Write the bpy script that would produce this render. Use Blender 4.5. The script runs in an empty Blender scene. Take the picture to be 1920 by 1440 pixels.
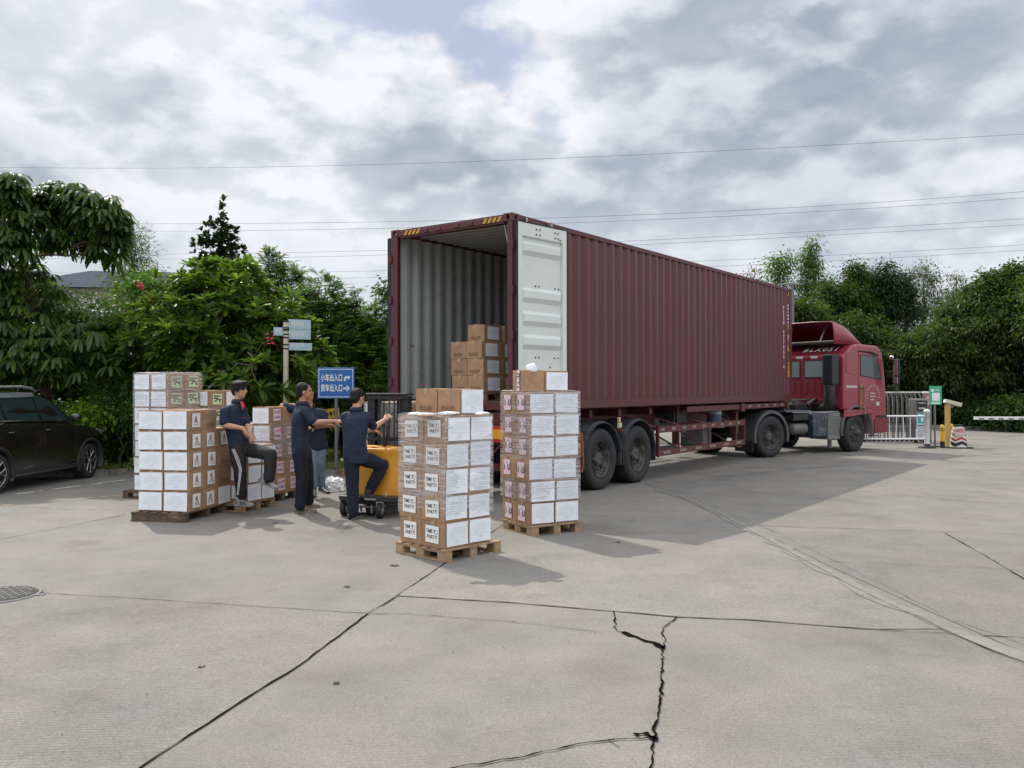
import bpy, bmesh, math, random
import numpy as np
from mathutils import Vector, Matrix, Euler
R = math.radians
sc = bpy.context.scene
col = sc.collection
rnd = random.Random(7)

# ---------------------------------------------------------------- camera
FPX, PITCH, CAMH, ROLL = 1610.4, 0.00422, 1.72, -0.001655
cam_d = bpy.data.cameras.new('camera'); cam = bpy.data.objects.new('camera', cam_d); col.objects.link(cam)
cam_d.lens = 36*FPX/1920; cam_d.sensor_width = 36; cam_d.clip_end = 3000; cam_d.clip_start = .05
cam.matrix_world = Matrix.Translation((0, 0, CAMH)) @ Matrix.Rotation(math.pi/2+PITCH, 4, 'X') @ Matrix.Rotation(ROLL, 4, 'Z')
sc.camera = cam
sc.view_settings.view_transform = 'Standard'; sc.view_settings.look = 'None'
sc.view_settings.exposure = 0.0; sc.view_settings.gamma = 1

# ---------------------------------------------------------------- sun
SD = Vector((-.47, .735, 1.0)).normalized()          # direction towards the sun
SUN_EL = math.asin(SD.z); SUN_ROT = math.atan2(SD.x, SD.y)
sl = bpy.data.lights.new('sun', 'SUN'); so = bpy.data.objects.new('sun', sl); col.objects.link(so)
sl.energy = 3.3; sl.angle = R(.6); sl.color = (1, .945, .86)
so.rotation_euler = (-SD).to_track_quat('-Z', 'Y').to_euler()

def un(u, v, z=0.0):
    """ground (or height z) point seen at photo pixel u, v"""
    cr, sr = math.cos(ROLL), math.sin(ROLL); a, b = u-960, v-720
    U = a*cr+b*sr; V = -a*sr+b*cr; c, s = math.cos(PITCH), math.sin(PITCH)
    zc = -V/FPX; Y = c-zc*s; Z = s+zc*c; t = (z-CAMH)/Z
    return Vector((U/FPX*t, Y*t, z))
def at(u, v, Y):
    """point at distance Y seen at photo pixel u, v"""
    cr, sr = math.cos(ROLL), math.sin(ROLL); a, b = u-960, v-720
    U = a*cr+b*sr; V = -a*sr+b*cr; c, s = math.cos(PITCH), math.sin(PITCH)
    zc = -V/FPX; y = c-zc*s; z = s+zc*c; t = Y/y
    return Vector((U/FPX*t, Y, CAMH+z*t))

# ---------------------------------------------------------------- sky: Nishita with cumulus and grey cloud decks
world = bpy.data.worlds.new('World'); sc.world = world; world.use_nodes = True
SKYK = 7.9
def make_world():
    nt = world.node_tree; N = nt.nodes; L = nt.links; N.clear()
    out = N.new('ShaderNodeOutputWorld'); bg = N.new('ShaderNodeBackground'); L.new(bg.outputs[0], out.inputs[0])
    bg.inputs[1].default_value = .13
    sky = N.new('ShaderNodeTexSky'); sky.sky_type = 'NISHITA'; sky.sun_disc = False
    sky.sun_elevation = SUN_EL; sky.sun_rotation = SUN_ROT; sky.air_density = 1.0; sky.dust_density = 2.0
    tc = N.new('ShaderNodeTexCoord'); D = tc.outputs['Generated']
    def val(x):
        n = N.new('ShaderNodeValue'); n.outputs[0].default_value = x; return n.outputs[0]
    def m(op, a, b=None, c=None, clamp=False):
        n = N.new('ShaderNodeMath'); n.operation = op; n.use_clamp = clamp
        for i, x in enumerate((a, b, c)):
            if x is None: continue
            if isinstance(x, (int, float)): n.inputs[i].default_value = x
            else: L.new(x, n.inputs[i])
        return n.outputs[0]
    def vm(op, a, b=None, s=None):
        n = N.new('ShaderNodeVectorMath'); n.operation = op
        for i, x in enumerate((a, b)):
            if x is None: continue
            if isinstance(x, (tuple, list, Vector)): n.inputs[i].default_value = tuple(x)
            else: L.new(x, n.inputs[i])
        if s is not None: n.inputs['Scale'].default_value = s
        return n.outputs['Value'] if op in ('DISTANCE', 'DOT_PRODUCT', 'LENGTH') else n.outputs[0]
    def ramp(x, lo, hi, a=0., b=1.):
        n = N.new('ShaderNodeMapRange'); n.interpolation_type = 'SMOOTHSTEP'
        L.new(x, n.inputs[0]); n.inputs[1].default_value = lo; n.inputs[2].default_value = hi
        n.inputs[3].default_value = a; n.inputs[4].default_value = b; return n.outputs[0]
    def noise(v, scale, det=6, rough=.55, dist=0., col_=False):
        n = N.new('ShaderNodeTexNoise'); L.new(v, n.inputs['Vector']); n.inputs['Scale'].default_value = scale
        n.inputs['Detail'].default_value = det; n.inputs['Roughness'].default_value = rough; n.inputs['Distortion'].default_value = dist
        return n.outputs['Color'] if col_ else n.outputs['Fac']
    def mixc(f, a, b):
        n = N.new('ShaderNodeMix'); n.data_type = 'RGBA'
        if isinstance(f, (int, float)): n.inputs[0].default_value = f
        else: L.new(f, n.inputs[0])
        for i, x in ((6, a), (7, b)):
            if isinstance(x, tuple): n.inputs[i].default_value = (*x, 1)
            else: L.new(x, n.inputs[i])
        return n.outputs[2]
    # warp the direction so that every cloud edge billows
    w1 = vm('SUBTRACT', noise(D, 3.2, 5, .6, 0, True), (.5, .5, .5))
    st = vm('MULTIPLY', D, (1, 1, 1.7))
    Dw = vm('ADD', D, vm('SCALE', w1, None, .16))
    w2 = vm('SUBTRACT', noise(D, 13, 6, .62, 0, True), (.5, .5, .5))
    Dw2 = vm('ADD', vm('ADD', D, vm('SCALE', w1, None, .10)), vm('SCALE', w2, None, .10))
    def dirpx(u, v):
        d = at(u, v, 1.0)-Vector((0, 0, CAMH)); return d.normalized()
    def blob(u, v, r0, r1, src=Dw, ax=1.0):
        c = dirpx(u, v)
        if ax != 1.0:
            q = vm('MULTIPLY', vm('SUBTRACT', src, tuple(c)), (1/ax, 1/ax, 1.)); dd = vm('LENGTH', q)
        else: dd = vm('DISTANCE', src, tuple(c))
        return ramp(dd, r1, r0)
    def union(xs):
        r = xs[0]
        for x in xs[1:]: r = m('MAXIMUM', r, x)
        return r
    def stretch(src): return vm('MULTIPLY', src, (1, 1, 1.9))
    puff = union([m('MULTIPLY', blob(760, 185, .0, .075, Dw, 1.9), .30), m('MULTIPLY', blob(610, 190, .0, .08, Dw, 1.5), .26), m('MULTIPLY', blob(1110, 110, .0, .12, Dw, 1.4), .30),
                  m('MULTIPLY', blob(900, 185, .0, .035, Dw, 1.3), .26), m('MULTIPLY', blob(820, 110, .0, .022, Dw, 1.0), .16), m('MULTIPLY', blob(1500, 170, .05, .26, Dw, 1.8), .22), m('MULTIPLY', blob(180, 210, .03, .20, Dw, 1.4), .20),
                  m('MULTIPLY', blob(850, 290, .0, .12, Dw, 2.6), .20), m('MULTIPLY', blob(330, 60, .0, .13, Dw, 1.3), .16)])
    gap = union([m('MULTIPLY', blob(600, 95, .0, .13, Dw2, 1.9), .26), m('MULTIPLY', blob(780, 85, .0, .12, Dw2, 2.0), .30), m('MULTIPLY', blob(960, 110, .0, .075, Dw2, 1.6), .30), m('MULTIPLY', blob(1010, 225, .0, .07, Dw2, 1.4), .24),
                 m('MULTIPLY', blob(500, 60, .0, .10, Dw2, 1.4), .20), m('MULTIPLY', blob(60, 130, .0, .12, Dw2, 1.3), .14), m('MULTIPLY', blob(430, 330, .0, .09, Dw2, 2.2), .08)])
    shape = m('SUBTRACT', puff, gap)
    def dens(src, fine=True):
        s_ = stretch(src); a = noise(s_, 2.9, 4, .5, .15); b_ = noise(s_, 10., 6, .62, .1)
        def cell(sc_v, src_v):
            v = N.new('ShaderNodeTexVoronoi'); v.feature = 'F1'; v.inputs['Scale'].default_value = sc_v; L.new(src_v, v.inputs['Vector']); return v.outputs['Distance']
        ws = vm('ADD', s_, vm('SCALE', vm('SUBTRACT', noise(s_, 7., 4, .6, 0, True), (.5, .5, .5)), None, .10))
        puffs = m('SUBTRACT', m('SUBTRACT', 1.02, m('MULTIPLY', cell(7.5, ws), .62)), m('MULTIPLY', cell(19., ws), .36))
        return m('ADD', m('ADD', m('MULTIPLY', a, .50), m('MULTIPLY', b_, .26)), m('MULTIPLY', puffs, .26))
    d0 = dens(D); up = vm('ADD', D, (-.012, .006, .034)); d1 = dens(up)
    f0 = m('ADD', d0, shape)
    cov = ramp(m('ADD', f0, m('MULTIPLY', m('SUBTRACT', noise(st, 16., 6, .65), .5), .30)), .26, .50)                                   # cloud or clear air
    lit = ramp(m('SUBTRACT', d0, d1), -.07, .11)              # tops bright, undersides grey
    edge = ramp(f0, .80, .46)                                  # thin rims glow, thick cores are grey
    darkb = union([m('MULTIPLY', blob(1560, 190, .04, .25, Dw, 1.9), .55), m('MULTIPLY', blob(640, 300, .0, .11, Dw, 2.8), .38), m('MULTIPLY', blob(860, 285, .0, .08, Dw, 2.0), .40),
                   m('MULTIPLY', blob(1140, 330, .0, .12, Dw, 2.6), .34), m('MULTIPLY', blob(70, 240, .02, .16, Dw, 1.3), .42), m('MULTIPLY', blob(1850, 430, .0, .10, Dw, 2.6), .25), m('MULTIPLY', blob(1290, 60, .0, .10, Dw, 1.6), .25)])
    white = union([m('MULTIPLY', blob(690, 140, .0, .06, Dw2, 2.2), .9), m('MULTIPLY', blob(830, 190, .0, .05, Dw2, 1.3), .9), m('MULTIPLY', blob(1070, 100, .0, .10, Dw2, 1.2), .8), m('MULTIPLY', blob(250, 60, .0, .15, Dw2, 1.5), .7),
                   m('MULTIPLY', blob(330, 330, .0, .10, Dw2, 2.4), .5), m('MULTIPLY', blob(560, 400, .0, .06, Dw2, 2.0), .8), m('MULTIPLY', blob(880, 10, .0, .07, Dw2, 4.), .6), m('MULTIPLY', blob(640, 530, .0, .10, Dw2, 3.), .5)])
    lum = m('ADD', m('ADD', .49, m('MULTIPLY', lit, .32)), m('MULTIPLY', edge, .22))
    lum = m('ADD', m('SUBTRACT', lum, m('MULTIPLY', darkb, .17)), m('MULTIPLY', white, .22))
    lum = m('MINIMUM', m('MAXIMUM', lum, .40), .93)
    grey = mixc(ramp(lum, .4, .95), (.80, .935, 1.10), (.98, .99, 1.04))
    n = N.new('ShaderNodeVectorMath'); n.operation = 'SCALE'; L.new(grey, n.inputs[0]); L.new(m('MULTIPLY', lum, SKYK), n.inputs['Scale'])
    cloud = n.outputs[0]
    veil = ramp(noise(st, 5, 6, .6), .35, .65)
    bluec = mixc(m('ADD', .55, m('MULTIPLY', veil, .4)), vm('SCALE', sky.outputs[0], None, 1.0), (3.7, 4.25, 5.5))
    c = mixc(cov, bluec, cloud)
    # paler towards the horizon, dim ground half
    sx = N.new('ShaderNodeSeparateXYZ'); L.new(D, sx.inputs[0]); z = sx.outputs[2]
    c = mixc(m('MULTIPLY', ramp(z, .24, .04), .55), c, (4.45, 5.0, 5.75))
    c = mixc(ramp(z, .0, -.04), c, (1.2, 1.2, 1.1))
    # extra sky brightness, added as unseen fill: round the sun, overhead, behind the camera
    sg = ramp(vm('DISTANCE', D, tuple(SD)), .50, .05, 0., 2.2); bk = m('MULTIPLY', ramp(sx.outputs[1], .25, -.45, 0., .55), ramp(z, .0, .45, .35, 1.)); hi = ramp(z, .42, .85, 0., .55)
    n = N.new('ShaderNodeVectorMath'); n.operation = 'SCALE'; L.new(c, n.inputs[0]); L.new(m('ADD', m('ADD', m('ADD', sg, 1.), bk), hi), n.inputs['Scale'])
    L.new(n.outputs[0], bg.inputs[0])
make_world()
world.cycles.sampling_method = 'MANUAL'; world.cycles.sample_map_resolution = 512

# ---------------------------------------------------------------- materials
MATS = {}
def pmat(name, c=(.5, .5, .5), rough=.6, metal=0., var=.12, vscale=6., bump=0., bscale=80., c2=None, c2amt=.0, c2scale=3., spec=.5, coat=0., em=None, rnd_var=0., streak=0.):
    """procedural paint / plastic / wood: base colour with noise variation, optional second colour in patches, bump"""
    if name in MATS: return MATS[name]
    mt = bpy.data.materials.new(name); MATS[name] = mt; mt.use_nodes = True
    nt = mt.node_tree; N = nt.nodes; L = nt.links; b = N['Principled BSDF']
    tc = N.new('ShaderNodeTexCoord'); mp = N.new('ShaderNodeMapping'); L.new(tc.outputs['Object'], mp.inputs[0])
    if streak: mp.inputs['Scale'].default_value = (1, 1, 1/streak)
    n = N.new('ShaderNodeTexNoise'); L.new(mp.outputs[0], n.inputs['Vector']); n.inputs['Scale'].default_value = vscale; n.inputs['Detail'].default_value = 6; n.inputs['Roughness'].default_value = .65
    mr = N.new('ShaderNodeMapRange'); L.new(n.outputs[0], mr.inputs[0]); mr.inputs[1].default_value = .3; mr.inputs[2].default_value = .7
    mr.inputs[3].default_value = 1-var; mr.inputs[4].default_value = 1+var
    fac = mr.outputs[0]
    if rnd_var:
        oi = N.new('ShaderNodeObjectInfo'); r2 = N.new('ShaderNodeMapRange'); L.new(oi.outputs['Random'], r2.inputs[0]); r2.inputs[3].default_value = 1-rnd_var; r2.inputs[4].default_value = 1+rnd_var
        mm = N.new('ShaderNodeMath'); mm.operation = 'MULTIPLY'; L.new(fac, mm.inputs[0]); L.new(r2.outputs[0], mm.inputs[1]); fac = mm.outputs[0]
    src = None
    if c2 is not None:
        n2 = N.new('ShaderNodeTexNoise'); L.new(mp.outputs[0], n2.inputs['Vector']); n2.inputs['Scale'].default_value = c2scale; n2.inputs['Detail'].default_value = 8; n2.inputs['Roughness'].default_value = .7
        r3 = N.new('ShaderNodeMapRange'); L.new(n2.outputs[0], r3.inputs[0]); th = .5+(.5-c2amt)*.4; r3.inputs[1].default_value = th-.05; r3.inputs[2].default_value = th+.06
        mx = N.new('ShaderNodeMix'); mx.data_type = 'RGBA'; L.new(r3.outputs[0], mx.inputs[0]); mx.inputs[6].default_value = (*c, 1); mx.inputs[7].default_value = (*c2, 1); src = mx.outputs[2]
    v = N.new('ShaderNodeVectorMath'); v.operation = 'SCALE'
    if src is None: v.inputs[0].default_value = c
    else: L.new(src, v.inputs[0])
    L.new(fac, v.inputs['Scale']); L.new(v.outputs[0], b.inputs['Base Color'])
    r4 = N.new('ShaderNodeMapRange'); L.new(n.outputs[0], r4.inputs[0]); r4.inputs[1].default_value = .3; r4.inputs[2].default_value = .7
    r4.inputs[3].default_value = max(.03, rough-.08); r4.inputs[4].default_value = min(1, rough+.08); L.new(r4.outputs[0], b.inputs['Roughness'])
    b.inputs['Metallic'].default_value = metal; b.inputs['Specular IOR Level'].default_value = spec; b.inputs['Coat Weight'].default_value = coat
    if bump:
        n3 = N.new('ShaderNodeTexNoise'); L.new(tc.outputs['Object'], n3.inputs['Vector']); n3.inputs['Scale'].default_value = bscale; n3.inputs['Detail'].default_value = 4
        bp = N.new('ShaderNodeBump'); bp.inputs['Strength'].default_value = min(1, bump); bp.inputs['Distance'].default_value = .01*max(1, bump); L.new(n3.outputs[0], bp.inputs['Height']); L.new(bp.outputs[0], b.inputs['Normal'])
    return mt

def glass_mat(name, c=(.02, .03, .03), rough=.04, trans=.0):
    if name in MATS: return MATS[name]
    mt = bpy.data.materials.new(name); MATS[name] = mt; mt.use_nodes = True; b = mt.node_tree.nodes['Principled BSDF']
    b.inputs['Base Color'].default_value = (*c, 1); b.inputs['Roughness'].default_value = rough; b.inputs['Transmission Weight'].default_value = trans; b.inputs['IOR'].default_value = 1.45
    n = mt.node_tree.nodes.new('ShaderNodeTexNoise'); n.inputs['Scale'].default_value = 1.5
    bp = mt.node_tree.nodes.new('ShaderNodeBump'); bp.inputs['Strength'].default_value = .04; mt.node_tree.links.new(n.outputs[0], bp.inputs['Height']); mt.node_tree.links.new(bp.outputs[0], b.inputs['Normal'])
    return mt

def leaf_mat(name, c, c2, rough=.45, trans=.35):
    """foliage: light and dark leaves by noise in space, some light let through"""
    if name in MATS: return MATS[name]
    mt = bpy.data.materials.new(name); MATS[name] = mt; mt.use_nodes = True
    nt = mt.node_tree; N = nt.nodes; L = nt.links; b = N['Principled BSDF']; out = N['Material Output']
    geo = N.new('ShaderNodeNewGeometry'); tc = N.new('ShaderNodeTexCoord')
    n = N.new('ShaderNodeTexNoise'); L.new(tc.outputs['Object'], n.inputs['Vector']); n.inputs['Scale'].default_value = 1.3; n.inputs['Detail'].default_value = 3
    ad = N.new('ShaderNodeMath'); ad.operation = 'MULTIPLY_ADD'; L.new(geo.outputs['Random Per Island'], ad.inputs[0]); ad.inputs[1].default_value = .7; 
    s = N.new('ShaderNodeMath'); s.operation = 'SUBTRACT'; L.new(n.outputs[0], s.inputs[0]); s.inputs[1].default_value = .35; L.new(s.outputs[0], ad.inputs[2])
    mx = N.new('ShaderNodeMix'); mx.data_type = 'RGBA'; L.new(ad.outputs[0], mx.inputs[0]); mx.inputs[6].default_value = (*c, 1); mx.inputs[7].default_value = (*c2, 1)
    L.new(mx.outputs[2], b.inputs['Base Color']); b.inputs['Roughness'].default_value = rough; b.inputs['Specular IOR Level'].default_value = .25
    tr = N.new('ShaderNodeBsdfTranslucent'); v = N.new('ShaderNodeVectorMath'); v.operation = 'MULTIPLY'; L.new(mx.outputs[2], v.inputs[0]); v.inputs[1].default_value = (2.0, 2.1, .8); L.new(v.outputs[0], tr.inputs[0])
    ms = N.new('ShaderNodeMixShader'); ms.inputs[0].default_value = trans; L.new(b.outputs[0], ms.inputs[1]); L.new(tr.outputs[0], ms.inputs[2]); L.new(ms.outputs[0], out.inputs[0])
    return mt

# ---------------------------------------------------------------- mesh building
I4 = Matrix.Identity(4)
def TR(x=0, y=0, z=0, rz=0, rx=0, ry=0): return Matrix.Translation((x, y, z)) @ Euler((rx, ry, rz)).to_matrix().to_4x4()
class MB:
    def __init__(s): s.v = []; s.f = []; s.mi = []; s.sm = []
    def add(s, vs, fs, mi=0, sm=False, M=None):
        o = len(s.v)
        s.v += [tuple(M @ Vector(v)) for v in vs] if M is not None else [tuple(v) for v in vs]
        for f in fs: s.f.append(tuple(o+i for i in f)); s.mi.append(mi); s.sm.append(sm)
        return s
    def box(s, x0, x1, y0, y1, z0, z1, mi=0, M=None):
        vs = [(x0, y0, z0), (x1, y0, z0), (x1, y1, z0), (x0, y1, z0), (x0, y0, z1), (x1, y0, z1), (x1, y1, z1), (x0, y1, z1)]
        return s.add(vs, [(0, 3, 2, 1), (4, 5, 6, 7), (0, 1, 5, 4), (1, 2, 6, 5), (2, 3, 7, 6), (3, 0, 4, 7)], mi, False, M)
    def tube(s, pts, r, n=8, mi=0, caps=True, M=None, sm=True):
        pts = [Vector(p) for p in pts]; k = len(pts); rr = r if isinstance(r, (list, tuple)) else [r]*k
        vs = []; up = None
        for i, p in enumerate(pts):
            t = (pts[min(i+1, k-1)]-pts[max(i-1, 0)]); t = t.normalized() if t.length > 1e-9 else Vector((0, 0, 1))
            if up is None: up = Vector((0, 0, 1)) if abs(t.z) < .95 else Vector((1, 0, 0))
            a = t.cross(up)
            if a.length < 1e-6: a = t.orthogonal()
            a.normalize(); b = a.cross(t).normalized(); up = b
            for j in range(n):
                q = 2*math.pi*j/n; vs.append(p+(a*math.cos(q)+b*math.sin(q))*rr[i])
        fs = [(i*n+j, i*n+(j+1) % n, (i+1)*n+(j+1) % n, (i+1)*n+j) for i in range(k-1) for j in range(n)]
        s.add(vs, fs, mi, sm, M)
        if caps: s.add(vs[:n], [tuple(range(n))], mi, False, M); s.add(vs[-n:], [tuple(range(n))[::-1]], mi, False, M)
        return s
    def lathe(s, prof, n=24, M=None, mi=0, sm=True, axis='Z'):
        """profile (r, h) turned about an axis"""
        vs = []
        for r, h in prof:
            for j in range(n):
                q = 2*math.pi*j/n; c, d = r*math.cos(q), r*math.sin(q)
                vs.append((c, d, h) if axis == 'Z' else ((c, h, d) if axis == 'Y' else (h, c, d)))
        fs = [(i*n+j, i*n+(j+1) % n, (i+1)*n+(j+1) % n, (i+1)*n+j) for i in range(len(prof)-1) for j in range(n)]
        return s.add(vs, fs, mi, sm, M)
    def prism(s, poly, h0, h1, plane='XZ', mi=0, M=None):
        """closed polygon extruded; plane XZ extrudes along y, XY along z, YZ along x"""
        def P(a, b, h): return {'XZ': (a, h, b), 'XY': (a, b, h), 'YZ': (h, a, b)}[plane]
        n = len(poly); vs = [P(a, b, h0) for a, b in poly]+[P(a, b, h1) for a, b in poly]
        fs = [tuple(range(n)), tuple(range(2*n-1, n-1, -1))]+[(i, i+n, (i+1) % n+n, (i+1) % n) for i in range(n)]
        return s.add(vs, fs, mi, False, M)
    def grid(s, P, mi=0, sm=True, M=None):
        a, b = len(P), len(P[0]); return s.add([p for r in P for p in r], [(i*b+j, i*b+j+1, (i+1)*b+j+1, (i+1)*b+j) for i in range(a-1) for j in range(b-1)], mi, sm, M)
    def ball(s, c, r, n=10, mi=0, M=None):
        rx, ry, rz = r if isinstance(r, (tuple, list)) else (r, r, r); P = []
        for i in range(n+1):
            t = math.pi*i/n; P.append([(c[0]+rx*math.sin(t)*math.cos(2*math.pi*j/(2*n)), c[1]+ry*math.sin(t)*math.sin(2*math.pi*j/(2*n)), c[2]+rz*math.cos(t)) for j in range(2*n+1)])
        return s.grid(P, mi, True, M)
    def mesh(s, name):
        me = bpy.data.meshes.new(name); me.from_pydata(s.v, [], s.f)
        me.polygons.foreach_set('material_index', s.mi); me.polygons.foreach_set('use_smooth', s.sm); me.update(); return me
    def build(s, name, mats, parent=None, loc=(0, 0, 0), rot=(0, 0, 0), bevel=0., fixn=True):
        me = s.mesh(name)
        if fixn:
            bm = bmesh.new(); bm.from_mesh(me); bmesh.ops.recalc_face_normals(bm, faces=bm.faces); bm.to_mesh(me); bm.free()
        return mkobj(name, me, mats, parent, loc, rot, bevel)
def mkobj(name, me, mats, parent=None, loc=(0, 0, 0), rot=(0, 0, 0), bevel=0.):
    if mats is not None and not len(me.materials):
        for m_ in (mats if isinstance(mats, (list, tuple)) else [mats]): me.materials.append(m_)
    o = bpy.data.objects.new(name, me); col.objects.link(o); o.location = loc; o.rotation_euler = rot
    if parent: o.parent = parent
    if bevel:
        b = o.modifiers.new('bevel', 'BEVEL'); b.width = bevel; b.segments = 2; b.limit_method = 'ANGLE'; b.angle_limit = R(40)
    return o
def tag(o, label, cat, group=None):
    o['label'] = label; o['category'] = cat
    if group: o['group'] = group
    return o
def thing(name, label, cat, loc=(0, 0, 0), rz=0., group=None):
    o = bpy.data.objects.new(name, None); col.objects.link(o); o.location = loc; o.rotation_euler = (0, 0, rz); o.empty_display_size = .2
    return tag(o, label, cat, group)
def struct(o, kind='structure'): o['kind'] = kind; return o
def text_mesh(body, size=1., bold=0., align='CENTER', spacing=1., linesp=1.):
    c = bpy.data.curves.new('lettering', 'FONT'); c.body = body; c.size = size; c.offset = bold; c.align_x = align; c.align_y = 'CENTER'
    c.space_character = spacing; c.space_line = linesp; c.resolution_u = 3
    o = bpy.data.objects.new('lettering', c); col.objects.link(o); bpy.context.view_layer.update()
    me = bpy.data.meshes.new_from_object(o.evaluated_get(bpy.context.evaluated_depsgraph_get()))
    vs = [tuple(v.co) for v in me.vertices]; fs = [tuple(p.vertices) for p in me.polygons]
    bpy.data.objects.remove(o); bpy.data.curves.remove(c); bpy.data.meshes.remove(me)
    return vs, fs
def bake(o, name=None):
    """apply an object's modifiers"""
    bpy.context.view_layer.update()
    me = bpy.data.meshes.new_from_object(o.evaluated_get(bpy.context.evaluated_depsgraph_get())); o.modifiers.clear(); o.data = me; return o
def cut(o, cutters):
    """boolean difference; the cutters are deleted"""
    for c in cutters:
        md = o.modifiers.new('b', 'BOOLEAN'); md.operation = 'DIFFERENCE'; md.object = c; md.solver = 'EXACT'
    bake(o)
    for c in cutters: bpy.data.objects.remove(c)
    return o
# ================================================================ GROUND
def concrete_mat(name, tint=1.0, lines=0.):
    mt = bpy.data.materials.new(name); mt.use_nodes = True; nt = mt.node_tree; N = nt.nodes; L = nt.links; b = N['Principled BSDF']
    tc = N.new('ShaderNodeTexCoord'); P = tc.outputs['Object']
    def noise(s, d=6, r=.6, mp=None):
        n = N.new('ShaderNodeTexNoise'); L.new(mp or P, n.inputs['Vector']); n.inputs['Scale'].default_value = s; n.inputs['Detail'].default_value = d; n.inputs['Roughness'].default_value = r; return n.outputs[0]
    def mr(x, a, b_, c, d):
        n = N.new('ShaderNodeMapRange'); L.new(x, n.inputs[0]); n.inputs[1].default_value = a; n.inputs[2].default_value = b_; n.inputs[3].default_value = c; n.inputs[4].default_value = d; return n.outputs[0]
    def mul(a, b_):
        n = N.new('ShaderNodeMath'); n.operation = 'MULTIPLY'; L.new(a, n.inputs[0])
        if isinstance(b_, float): n.inputs[1].default_value = b_
        else: L.new(b_, n.inputs[1])
        return n.outputs[0]
    big = noise(.22, 4, .55); mid = noise(1.4, 7, .62); spk = noise(70, 3, .85); spk2 = noise(28, 5, .75)
    stain = mul(mr(noise(.55, 8, .68), .52, .68, 1., .76), mr(noise(3.1, 8, .75), .58, .70, 1., .82))
    f = mul(mul(mr(big, .35, .65, .93, 1.07), mr(mid, .3, .7, .88, 1.12)), mul(mr(spk, .32, .68, .70, 1.28), mr(spk2, .3, .7, .88, 1.12)))
    f = mul(mul(f, stain), mr(noise(.9, 9, .8), .54, .70, 1., .78))
    # dark and pale grit
    vo = N.new('ShaderNodeTexVoronoi'); L.new(P, vo.inputs['Vector']); vo.inputs['Scale'].default_value = 42; vo.inputs['Randomness'].default_value = 1
    grit = mr(vo.outputs['Distance'], .10, .2, .72, 1.); gm = noise(2.2, 4, .6); gm2 = mr(gm, .56, .66, 0, 1)
    mx = N.new('ShaderNodeMix'); mx.data_type = 'FLOAT'; L.new(gm2, mx.inputs[0]); mx.inputs[2].default_value = 1.; L.new(grit, mx.inputs[3]); f = mul(f, mx.outputs[0])
    hsrc = spk
    # brushed finish: fine grooves across the bays
    mp = N.new('ShaderNodeMapping'); L.new(P, mp.inputs[0]); mp.inputs['Rotation'].default_value = (0, 0, R(-4 if lines >= 0 else 30))
    wv = N.new('ShaderNodeTexWave'); L.new(mp.outputs[0], wv.inputs['Vector']); wv.bands_direction = 'Y'; wv.inputs['Scale'].default_value = 9.5; wv.inputs['Distortion'].default_value = 1.2; wv.inputs['Detail'].default_value = 3; wv.inputs['Detail Scale'].default_value = 2
    gate = mul(mr(noise(.5, 4, .6), .42, .58, .15, 1.), float(abs(lines)))
    dip = mr(wv.outputs[0], .0, .22, -.34, .0); dm = mul(dip, gate); ad = N.new('ShaderNodeMath'); ad.operation = 'ADD'; L.new(dm, ad.inputs[0]); ad.inputs[1].default_value = 1.; f = mul(f, ad.outputs[0])
    hue = N.new('ShaderNodeMix'); hue.data_type = 'RGBA'; L.new(mr(noise(.8, 5, .6), .35, .65, 0, 1), hue.inputs[0])
    hue.inputs[6].default_value = (.218*tint, .199*tint, .168*tint, 1); hue.inputs[7].default_value = (.186*tint, .180*tint, .164*tint, 1)
    v = N.new('ShaderNodeVectorMath'); v.operation = 'SCALE'; L.new(hue.outputs[2], v.inputs[0]); L.new(f, v.inputs['Scale']); L.new(v.outputs[0], b.inputs['Base Color'])
    b.inputs['Roughness'].default_value = .82; b.inputs['Specular IOR Level'].default_value = .35
    bp = N.new('ShaderNodeBump'); bp.inputs['Strength'].default_value = .55; bp.inputs['Distance'].default_value = .006; L.new(hsrc, bp.inputs['Height'])
    bp2 = N.new('ShaderNodeBump'); bp2.inputs['Strength'].default_value = .35; bp2.inputs['Distance'].default_value = .02; L.new(mid, bp2.inputs['Height']); L.new(bp.outputs[0], bp2.inputs['Normal']); L.new(bp2.outputs[0], b.inputs['Normal'])
    return mt
M_conc = concrete_mat('concrete', 1.0, .55)
g = MB(); g.add([(-400, -60, 0), (400, -60, 0), (400, 900, 0), (-400, 900, 0)], [(0, 1, 2, 3)])
struct(g.build('ground', M_conc))
def sheet(name, pts, z, mat):
    b = MB(); b.add([(p.x, p.y, z) for p in pts], [tuple(range(len(pts)))]); return struct(b.build(name, mat, fixn=False))
U = lambda *a: [un(x, y) for x, y in a]
# bays poured at another time, each a thin sheet of its own tone
M_c2 = concrete_mat('concrete_pale', 1.07, .12); M_c3 = concrete_mat('concrete_grey', .94, .2); M_c4 = concrete_mat('concrete_left', 1.0, .95)
sheet('concrete_bay', U((745, 1118), (830, 1060), (1000, 950), (1205, 903), (1420, 1000), (1780, 1180), (1620, 1180), (1400, 1163), (1270, 1158), (1150, 1147), (960, 1131)), .004, M_c2)
p = U((265, 1440), (330, 1397), (460, 1312), (560, 1250), (690, 1152), (500, 1140), (300, 1126), (60, 1112), (-300, 1095)); p += [Vector((-4.5, .3, 0)), Vector((-1.9, .3, 0)), Vector((-1.9, 2.0, 0))]
sheet('concrete_bay', p, .004, M_c4)
sheet('concrete_bay', U((1430, 1000), (1620, 995), (1920, 1004), (2500, 1015), (2500, 1400), (1920, 1225), (1750, 1150), (1560, 1064)), .004, M_c3)

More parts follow.
